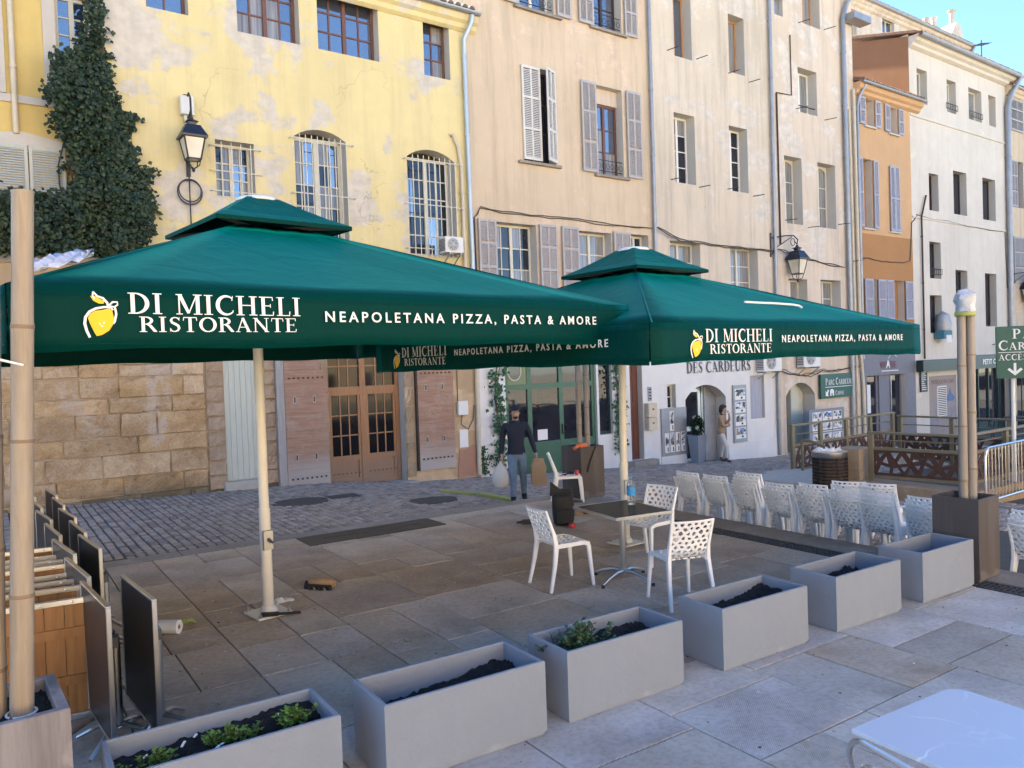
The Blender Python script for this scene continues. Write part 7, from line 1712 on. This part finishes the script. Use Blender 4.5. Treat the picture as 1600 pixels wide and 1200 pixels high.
def railing(label, p0, p1, ztop, zmid, zbot, nb, seed):
    t = thing('railing', label, 'railing', (p0[0], p0[1], zbot), 0, RG); a, b = Vector((0, 0, 0)), Vector((p1[0] - p0[0], p1[1] - p0[1], 0)); L = b.length; d = b.normalized(); nr = Vector((-d.y, d.x, 0))
    zt, zm = ztop - zbot, zmid - zbot
    for i in range(nb + 1):
        q = b * (i / nb); mb = MB(); mb.cbox(-.05, .05, -.035, .035, -.02, zt - .03, .006); mb.build('post', M['bronze'], t, tuple(q), (0, 0, math.atan2(d.y, d.x)))
    mb = MB(); mb.bar(a - d * .06 + Vector((0, 0, zt)), b + d * .06 + Vector((0, 0, zt)), .09, .045); bev(mb.build('handrail', M['bronze'], t), .01)
    mb = MB(); zz = zm + (zt - zm) * .52; mb.tube([a + Vector((0, 0, zz)) + nr * .04, b + Vector((0, 0, zz)) + nr * .04], .014, 6); mb.build('mid_bar', M['bronze'], t)
    mb = MB(); mb.bar(a + Vector((0, 0, zm)), b + Vector((0, 0, zm)), .05, .05); mb.bar(a + Vector((0, 0, .07)), b + Vector((0, 0, .07)), .05, .05); mb.build('rail_frame', M['bronze'], t)
    for i in range(nb):
        u0 = L * i / nb + .06; u1 = L * (i + 1) / nb - .06; mb = MB()
        panel_cut(mb, lambda u, z, y: d * (u0 + u) + Vector((0, 0, z)) + nr * y, u1 - u0, .12, zm - .04, seed + i); mb.build('pierced_panel', M['rust'], t)
    return t
railing('long bronze railing with pierced rusty panels running back towards the arched passage', (14.70, 10.95), (19.05, 11.2), .70, .26, -.36, 4, 1)
railing('bronze railing at the far side of the car park stairs in front of the mural', (19.12, 11.05), (19.1, 7.2), .62, .18, -.5, 3, 11)
railing('near bronze railing with a large pierced rusty panel beside the stone pillar', (13.72, 8.5), (13.95, 6.92), .75, .46, -.13, 1, 23)
railing('bronze railing leading right behind the crowd barrier', (14.15, 6.86), (19.0, 7.0), .77, .46, -.13, 4, 31)
kb = MB(); kb.cbox(13.5, 14.05, 6.6, 9.3, -.42, -.15, .015); o = kb.build('stone_plinth', M['pillar'], None); tag(o, 'low sandstone plinth carrying the near railing with the large rusty panel', 'plinth')
kb = MB(); kb.cbox(14.06, 19.3, 6.6, 7.1, -.60, -.15, .015); o = kb.build('stone_plinth', M['pillar'], None); tag(o, 'low sandstone plinth under the railing behind the crowd barrier', 'plinth')
kb = MB(); kb.cbox(14.1, 19.3, 10.75, 11.35, -.75, -.30, .02); o = kb.build('stone_kerb', M['concrete'], None); tag(o, 'pale stone kerb at the foot of the long bronze railing', 'kerb')
kb = MB(); kb.cbox(13.0, 14.75, 9.3, 10.9, -.6, -.24, .02); o = kb.build('stone_kerb', M['concrete'], None); tag(o, 'low pale stone block behind the litter bin', 'kerb')
t = thing('stone_pillar', 'square sandstone pillar between the litter bin and the near railing', 'pillar', (13.75, 8.88, -.36), .15)
for k in range(2): mb = MB(); mb.cbox(-.24, .24, -.22, .22, .405 * k, .405 * k + .40, .012); mb.build('stone_block', M['pillar'], t)
t = thing('stair_handrail', 'bent steel handrail diving down the car park stairs by the litter bin', 'handrail', (14.55, 10.5, -.35)); mb = MB(); mb.tube([(0, .1, .75), (.0, -.1, .76), (-.1, -.5, .68), (-.35, -1.1, .36), (-.55, -1.55, .1)], .03, 8); mb.build('rail', M['bronze'], t, smooth=True); mb = MB(); mb.tube([(0, .1, 0), (0, .1, .75)], .03, 8); mb.build('post', M['bronze'], t)
t = thing('litter_bin', 'round dark litter bin with curved steel hoops, rubbish showing on top', 'litter bin', (13.1, 8.95, zg(13.1, 8.95)))
for k in range(10): mb = MB(); n = 20; mb.lathe([(.30, .06 + .062 * k), (.305, .063 + .062 * k), (.305, .083 + .062 * k), (.30, .086 + .062 * k)], n); mb.f = [f for f in mb.f if len(f) == 4]; o = mb.build('hoop', M['rustiron'], t, smooth=True); solid(o, .008)
for k in range(6): a = PI / 3 * k; mb = MB(); mb.bar((.295 * math.cos(a), .295 * math.sin(a), 0), (.295 * math.cos(a), .295 * math.sin(a), .78), .04, .01); mb.build('upright', M['rustiron'], t)
mb = MB(); mb.lathe([(.31, .70), (.32, .72), (.32, .80), (.29, .81)], 20); o = mb.build('rim', M['steel'], t, smooth=True); o.data.polygons[-1].material_index = 0
mb = MB(); mb.lathe([(.27, .02), (.275, .74)], 16); mb.build('liner', M['black'], t)
r = random.Random(2); mb = MB()
for k in range(12): a = r.uniform(0, 6.3); q = r.uniform(0, .2); mb.box(-.06, .06, -.04, .04, 0, .05, M=Matrix.Translation((q * math.cos(a), q * math.sin(a), .76 + r.uniform(0, .05))) @ Euler((r.uniform(-1, 1), r.uniform(-1, 1), r.uniform(0, 3))).to_matrix().to_4x4())
mb.build('rubbish', M['paperwhite'], t, kind='stuff')
BX, BY, BL = 13.55, 6.40, 2.3
t = thing('crowd_barrier', 'galvanised crowd barrier with upright bars at the right edge', 'barrier', (BX, BY, zg(BX, BY)), .05); mb = MB()
fr_ = [(0, 0, .12), (0, 0, .85), (.04, 0, .95), (.12, 0, 1.0), (BL, 0, 1.0), (BL, 0, .12), (0, 0, .12)]; mb.tube(fr_, .021, 8); mb.build('frame', M['alu'], t, smooth=True)
for k in range(17): mb = MB(); x = .12 + (BL - .2) * k / 16; mb.tube([(x, 0, .12), (x, 0, 1.0)], .009, 6); mb.build('upright_bar', M['alu'], t)
for x in (.3, BL - .3): mb = MB(); mb.bar((x, -.28, .015), (x, .28, .015), .05, .03); mb.bar((x, 0, .02), (x, 0, .14), .04, .02); mb.build('foot', M['alu'], t)
# terrace tables and chairs dimly seen by the far shop
for i, (x, y, lb) in enumerate(((31.5, 14.9, 'dark bistro table with folded parasol by the mural'), (33.5, 14.6, 'dark bistro table further right by the green shop'))):
    t = thing('bistro_table', lb, 'table', (x, y, zg(x, y)), .2, 'dark tables before the green shop'); mb = MB(); mb.cbox(-.5, .5, -.4, .4, .72, .76, .01); mb.build('tabletop', M['iron'], t)
    for sx in (-1, 1): mb = MB(); mb.bar((-.35, .3 * sx, 0), (.35, .3 * sx, .72), .03, .03); mb.build('leg', M['iron'], t); mb = MB(); mb.bar((.35, .28 * sx, 0), (-.35, .28 * sx, .72), .03, .03); mb.build('leg', M['iron'], t)
# the sunlit side of the square behind the camera: seen only as reflections in the windows
for i, (x0, x1, h_, mt, lb) in enumerate(((-26, -6, 12, 'sunhouse', 'sunlit orange house across the square mirrored in the restaurant glass'), (-6, 14, 14, 'sunhouse', 'sunlit white house across the square mirrored in the upper windows'), (14, 40, 12, 'sunhouse', 'sunlit beige house across the square mirrored in the shop windows'))):
    t = thing('house_opposite', lb, 'house', (x0, -24, -1.5), 0, 'houses across the square'); mb = MB(); mb.box(0, x1 - x0, -9, 0, 0, h_); mb.build('wall', M[mt], t)
    for a in range(int((x1 - x0) / 3.2)):
        for b in range(3): mb = MB(); mb.box(1.2 + 3.2 * a, 2.3 + 3.2 * a, .0, .04, 1.6 + 3.6 * b, 3.5 + 3.6 * b); mb.build('window', M['glass'], t)
# ------------------------------------------------------------------ people: one skinned body each, hair and cap as children
def skin_body(name, chains, mats, pick, parent, levels=2):
    """chains: lists of (x, y, z, rx, ry); a chain may start with an ('at', i, j) reference to point j of chain i"""
    vs, es, rs, roots, idx = [], [], [], [], []
    for ch in chains:
        ids = []; prev = None
        for p in ch:
            if p[0] == 'at': prev = idx[p[1]][p[2]]; ids.append(prev); continue
            vs.append(p[:3]); rs.append((p[3], p[4] if len(p) > 4 else p[3])); k = len(vs) - 1; ids.append(k)
            if prev is not None: es.append((prev, k))
            else: roots.append(k)
            prev = k
        idx.append(ids)
    me = bpy.data.meshes.new(name); me.from_pydata(vs, es, []); o = bpy.data.objects.new(name, me); COL.objects.link(o)
    md = o.modifiers.new('skin', 'SKIN'); md.use_smooth_shade = True
    if not me.skin_vertices:
        bpy.context.view_layer.objects.active = o; bpy.ops.mesh.customdata_skin_add()
    for i, sv in enumerate(me.skin_vertices[0].data): sv.radius = rs[i]; sv.use_root = i in roots
    sub = o.modifiers.new('sub', 'SUBSURF'); sub.levels = levels; sub.render_levels = levels
    dg = bpy.context.evaluated_depsgraph_get(); nm = bpy.data.meshes.new_from_object(o.evaluated_get(dg)); bpy.data.objects.remove(o)
    nm.materials.clear()
    for m_ in mats: nm.materials.append(m_)
    for p in nm.polygons: p.material_index = pick(p.center, p.normal); p.use_smooth = True
    b = bpy.data.objects.new(name, nm); COL.objects.link(b); b.parent = parent; return b
def fingers(h, d, side, palm, curl=.5):
    """five finger chains rooted in the palm; h wrist point, d hand direction, side towards the thumb"""
    h, d, side = Vector(h), Vector(d).normalized(), Vector(side).normalized(); side = (side - d * side.dot(d)).normalized(); n = Vector(palm).normalized(); out = []
    for k, (off, ln) in enumerate(((.030, .072), (.010, .080), (-.010, .075), (-.028, .060))):
        b = h + d * .075 + side * off; a1 = (d + n * curl * .5).normalized(); a2 = (d * .6 + n * curl).normalized(); a3 = (d * .1 + n * curl * 1.3).normalized()
        p1 = b + a1 * ln * .45; p2 = p1 + a2 * ln * .32; p3 = p2 + a3 * ln * .24
        out.append([(*b, .0085), (*p1, .0085), (*p2, .0078), (*p3, .006)])
    b = h + d * .03 + side * .03; p1 = b + (d * .6 + side * .8).normalized() * .035; p2 = p1 + (d + side * .2 + n * curl * .6).normalized() * .03; out.append([(*b, .011), (*p1, .010), (*p2, .008)])
    return out
def head_bits(c, fwd, s=1.0):
    """chains for nose and ears around the head centre c; fwd is the way the face looks"""
    c, f = Vector(c), Vector(fwd).normalized(); r = f.cross(Vector((0, 0, 1))).normalized(); out = []
    b = c + f * .078 + Vector((0, 0, .005)); out.append([(*b, .010), (*(b + f * .022 + Vector((0, 0, -.028))), .013), (*(b + f * .004 + Vector((0, 0, -.036))), .011)])
    for sg in (-1, 1): e = c + r * sg * .072 + Vector((0, 0, .01)); out.append([(*e, .012), (*(e + r * sg * .008 + Vector((0, 0, -.03)) - f * .004), .011)])
    return out
def face_marks(body, c, fwd, brow, lip, mt_dark):
    """eyes, brows and mouth as small pieces set on the face"""
    c, f = Vector(c), Vector(fwd).normalized(); r = f.cross(Vector((0, 0, 1))).normalized(); mb = MB()
    for sg in (-1, 1):
        for (dz, w, h, k) in ((.018, .009, .004, .083), (.034, .013, .003, .085)):
            p = c + f * k + r * sg * .03 + Vector((0, 0, dz)); mb.add([p - r * w - Vector((0, 0, h)), p + r * w - Vector((0, 0, h)), p + r * w + Vector((0, 0, h)), p - r * w + Vector((0, 0, h)), p + f * .006], [(0, 1, 4), (1, 2, 4), (2, 3, 4), (3, 0, 4)])
    mb.build('eyes', mt_dark, body)
    mb = MB(); p = c + f * .083 + Vector((0, 0, -.055)); w, h = .022, .006; mb.add([p - r * w, p - Vector((0, 0, h)), p + r * w, p + Vector((0, 0, h)), p + f * .007], [(0, 1, 4), (1, 2, 4), (2, 3, 4), (3, 0, 4)]); mb.build('mouth', lip, body)
lipm = plain('lip', (.28, .11, .09), .5)
# man: front faces -y; walking towards the camera with a bag in each hand
mx_, my_ = 8.02, 11.9; mz = zg(mx_, my_) + .01
man = thing('person', 'bearded person in navy beanie and jacket and grey jeans carrying a paper bag', 'person', (mx_, my_, mz), math.atan2(-mx_, my_) + .12)
body = [(0, .0, .93, .135, .10), (0, .0, 1.05, .15, .11), (0, .01, 1.20, .165, .12), (0, .01, 1.34, .17, .115), (0, .015, 1.43, .12, .09), (0, .005, 1.50, .056, .058), (0, -.012, 1.55, .062, .068), (0, -.022, 1.61, .074, .088), (0, -.015, 1.67, .074, .086), (0, -.01, 1.72, .052, .058)]
ch = [body,
      [('at', 0, 0), (.09, .0, .84, .105, .105), (.105, .03, .66, .085, .088), (.115, .05, .48, .066, .068), (.125, .10, .30, .062, .066), (.135, .14, .12, .052, .056), (.135, .14, .07, .050, .055), (.145, .08, .045, .045, .045), (.155, .0, .035, .042, .034)],
      [('at', 0, 0), (-.09, 0, .84, .105, .105), (-.09, -.06, .66, .085, .088), (-.085, -.12, .48, .066, .068), (-.09, -.11, .30, .062, .066), (-.095, -.10, .12, .052, .056), (-.095, -.10, .07, .050, .055), (-.10, -.17, .045, .045, .045), (-.11, -.25, .035, .042, .034)],
      [('at', 0, 3), (.19, .01, 1.40, .075, .075), (.245, .02, 1.27, .062, .062), (.29, .02, 1.12, .055, .055), (.325, -.02, .98, .046, .046), (.345, -.05, .88, .034, .032), (.352, -.058, .83, .036, .024), (.356, -.064, .785, .034, .02)],
      [('at', 0, 3), (-.19, .01, 1.40, .075, .075), (-.235, .03, 1.27, .062, .062), (-.255, .04, 1.12, .055, .055), (-.265, .0, .98, .046, .046), (-.27, -.03, .87, .034, .032), (-.272, -.036, .82, .036, .024), (-.272, -.04, .775, .034, .02)]]
ch += fingers((.35, -.055, .86), (.08, -.1, -1), (0, -1, 0), (-1, 0, 0), .9) + fingers((-.271, -.034, .85), (0, -.1, -1), (0, -1, 0), (1, 0, 0), .9) + head_bits((0, -.02, 1.63), (0, -1, -.1))
def pick_man(c, n):
    if c.z > 1.475:
        if 1.53 < c.z < 1.568 and c.y < -.06: return 4
        return 2 if c.z > 1.50 else 0
    if abs(c.x) > .2 and c.z < .90: return 2
    if c.z > .90 or abs(c.x) > .21: return 0
    if c.z > .135: return 1
    return 3
b = skin_body('body', ch, [M['navy'], M['jeans'], M['skin'], M['boot'], M['hairblack']], pick_man, man)
face_marks(b, (0, -.022, 1.635), (0, -1, -.05), None, lipm, M['hairblack'])
mb = MB(); mb.lathe([(.083, 0), (.088, .02), (.086, .05), (.07, .085), (.04, .105), (0, .112)], 18); mb.v = [(a, b_ * 1.14 - .014, c + 1.678) for a, b_, c in mb.v]; mb.build('beanie', M['navy'], man, smooth=True)
mb = MB(); mb.lathe([(.178, 0), (.182, .03), (.176, .06)], 20); mb.f = [f for f in mb.f if len(f) == 4]; mb.v = [(a * .93, b_ * .72 + .0, c + .885) for a, b_, c in mb.v]; mb.build('jacket_hem', M['navy'], man, smooth=True)
mb = MB(); mb.lathe([(.075, 0), (.08, .03), (.074, .06)], 16); mb.f = [f for f in mb.f if len(f) == 4]; mb.v = [(a, b_ + .004, c + 1.44) for a, b_, c in mb.v]; mb.build('collar', M['navy'], man, smooth=True)
Mw = man.matrix_basis
def held(p): return tuple(Mw @ Vector(p))
bpy.context.view_layer.update(); Mw = Matrix.Translation(man.location) @ Euler(man.rotation_euler).to_matrix().to_4x4()
r = random.Random(3)
t = thing('paper_bag', 'crumpled brown paper bag hanging from the hand of the person in navy', 'paper bag', held((.385, -.07, .30)), man.rotation_euler[2])
mb = MB(); vs = []; rows = [(.115, .085, 0), (.13, .09, .02), (.135, .09, .2), (.125, .075, .34), (.10, .03, .44), (.085, .012, .49)]
for (w, d, z) in rows:
    for (sx, sy) in ((-1, -1), (0, -1.08), (1, -1), (1.06, 0), (1, 1), (0, 1.08), (-1, 1), (-1.06, 0)): vs.append((sx * w + r.uniform(-.018, .018), sy * d + r.uniform(-.018, .018), z + (r.uniform(-.008, .008) if z > .03 else 0)))
mb.add(vs, [tuple(range(7, -1, -1))] + [(8 * i + k, 8 * i + (k + 1) % 8, 8 * i + 8 + (k + 1) % 8, 8 * i + 8 + k) for i in range(5) for k in range(8)] + [tuple(range(40, 48))]); mb.build('bag_body', M['paper'], t)
t = thing('plastic_bag', 'round see-through white plastic bag hanging from the other hand of the person in navy', 'plastic bag', held((-.30, -.05, .28)), man.rotation_euler[2])
mb = MB(); vs = []; rows = [(.03, .0), (.13, .03), (.175, .14), (.165, .25), (.11, .36), (.04, .44), (.02, .50)]
for (w, z) in rows:
    for k in range(14): a = 2 * PI * k / 14; q = w * (1 + r.uniform(-.10, .10)); vs.append((q * math.cos(a), q * math.sin(a) * .8, z))
mb.add(vs, [tuple(range(13, -1, -1))] + [(14 * i + k, 14 * i + (k + 1) % 14, 14 * i + 14 + (k + 1) % 14, 14 * i + 14 + k) for i in range(6) for k in range(14)]); 
pm_, pnt, pb_ = mat('thin_white_plastic'); pb_.inputs['Base Color'].default_value = (.75, .75, .73, 1); pb_.inputs['Transmission Weight'].default_value = .35; pb_.inputs['Roughness'].default_value = .3; pb_.inputs['IOR'].default_value = 1.1
mb.build('bag_body', pm_, t, smooth=True)
mb = MB(); mb.lathe([(.09, .04), (.12, .12), (.08, .2), (0, .21)], 10); mb.build('contents', M['paperwhite'], t, smooth=True)
# woman: front faces -y in her own frame, one hand up at the face, the other arm folded across
wx_, wy_ = 18.15, 15.95; wz = zg(wx_, wy_) + .01
wom = thing('person', 'dark haired person in tan jacket and off-white trousers leaning in the arched doorway', 'person', (wx_, wy_, wz), math.radians(35))
body = [(0, .02, .92, .145, .11), (0, .03, 1.04, .125, .10), (0, .04, 1.18, .14, .11), (0, .03, 1.31, .15, .105), (0, .02, 1.39, .11, .08), (0, .0, 1.45, .046, .048), (0, -.025, 1.50, .054, .062), (0, -.045, 1.555, .066, .08), (0, -.04, 1.61, .066, .08), (0, -.03, 1.655, .046, .052)]
ch = [body,
      [('at', 0, 0), (.085, .02, .82, .095, .10), (.10, .02, .64, .076, .08), (.11, .02, .47, .06, .064), (.115, .05, .28, .052, .056), (.12, .08, .12, .043, .047), (.12, .08, .065, .043, .048), (.125, .02, .042, .04, .04), (.13, -.06, .032, .036, .03)],
      [('at', 0, 0), (-.085, .02, .82, .095, .10), (-.095, -.05, .64, .076, .08), (-.10, -.12, .47, .06, .064), (-.10, -.11, .28, .052, .056), (-.10, -.10, .12, .043, .047), (-.10, -.10, .065, .043, .048), (-.105, -.16, .042, .04, .04), (-.11, -.24, .032, .036, .03)],
      [('at', 0, 3), (.17, .02, 1.35, .068, .07), (.21, -.01, 1.23, .058, .058), (.215, -.07, 1.12, .052, .052), (.14, -.19, 1.24, .042, .042), (.07, -.20, 1.37, .032, .03), (.055, -.19, 1.42, .034, .022), (.045, -.175, 1.455, .03, .018)],
      [('at', 0, 3), (-.17, .02, 1.35, .068, .07), (-.21, -.0, 1.23, .058, .058), (-.215, -.04, 1.10, .052, .052), (-.10, -.17, 1.08, .042, .042), (.02, -.20, 1.09, .032, .03), (.07, -.20, 1.10, .034, .022), (.11, -.195, 1.105, .03, .018)]]
ch += fingers((.062, -.195, 1.40), (-.25, .35, 1), (0, -1, .2), (-1, .3, 0), .4) + fingers((.05, -.2, 1.095), (1, .1, .1), (0, 0, 1), (0, 1, 0), .8) + head_bits((0, -.042, 1.575), (0, -1, -.25))
def pick_w(c, n):
    if c.z > 1.43 and abs(c.x) < .12 and c.y > -.14: return 2
    if c.z > 1.375 and c.y < -.13: return 2
    if c.x > .03 and c.y < -.15 and 1.05 < c.z < 1.15: return 2
    if c.z > .90: return 0
    if c.z > .135: return 1
    return 3
b = skin_body('body', ch, [M['tan'], M['trouser'], M['skin'], M['brownboot']], pick_w, wom)
face_marks(b, (0, -.045, 1.575), (0, -1, -.2), None, lipm, M['hairblack'])
mb = MB(); vs = []; n = 16
for (w, d, z, yo) in ((.078, .05, 1.47, .03), (.092, .085, 1.52, .01), (.098, .10, 1.58, -.01), (.095, .105, 1.64, -.03), (.07, .08, 1.69, -.035), (.02, .02, 1.708, -.03)):
    for k in range(n):
        a = 2 * PI * k / n; y = d * math.sin(a); q = 1.0
        if y < 0 and z < 1.62: q = .45            # open at the face
        vs.append((w * math.cos(a) + r.uniform(-.004, .004), yo + y * q, z + r.uniform(-.004, .004)))
mb.add(vs, [(n * i + k, n * i + (k + 1) % n, n * i + n + (k + 1) % n, n * i + n + k) for i in range(5) for k in range(n)] + [tuple(range(5 * n, 6 * n))]); solid(mb.build('hair', M['hairblack'], wom, smooth=True), .012)
t = thing('phone', 'small pale phone held up to the mouth of the person in the tan jacket', 'phone', (0, 0, 0)); Mw2 = Matrix.Translation(wom.location) @ Euler(wom.rotation_euler).to_matrix().to_4x4()
t.location = Mw2 @ Vector((.02, -.175, 1.44)); t.rotation_euler = (0.3, .2, math.radians(35)); mb = MB(); mb.cbox(-.035, .035, -.004, .004, 0, .14, .003); mb.build('case', M['acwhite'], t)
mb = MB(); mb.lathe([(.165, 0), (.17, .05), (.16, .10), (.155, .14)], 20); mb.f = [f for f in mb.f if len(f) == 4]; mb.v = [(a * .95, b_ * .75 + .03, c + .84) for a, b_, c in mb.v]; solid(mb.build('jacket_hem', M['tan'], wom, smooth=True), .008)
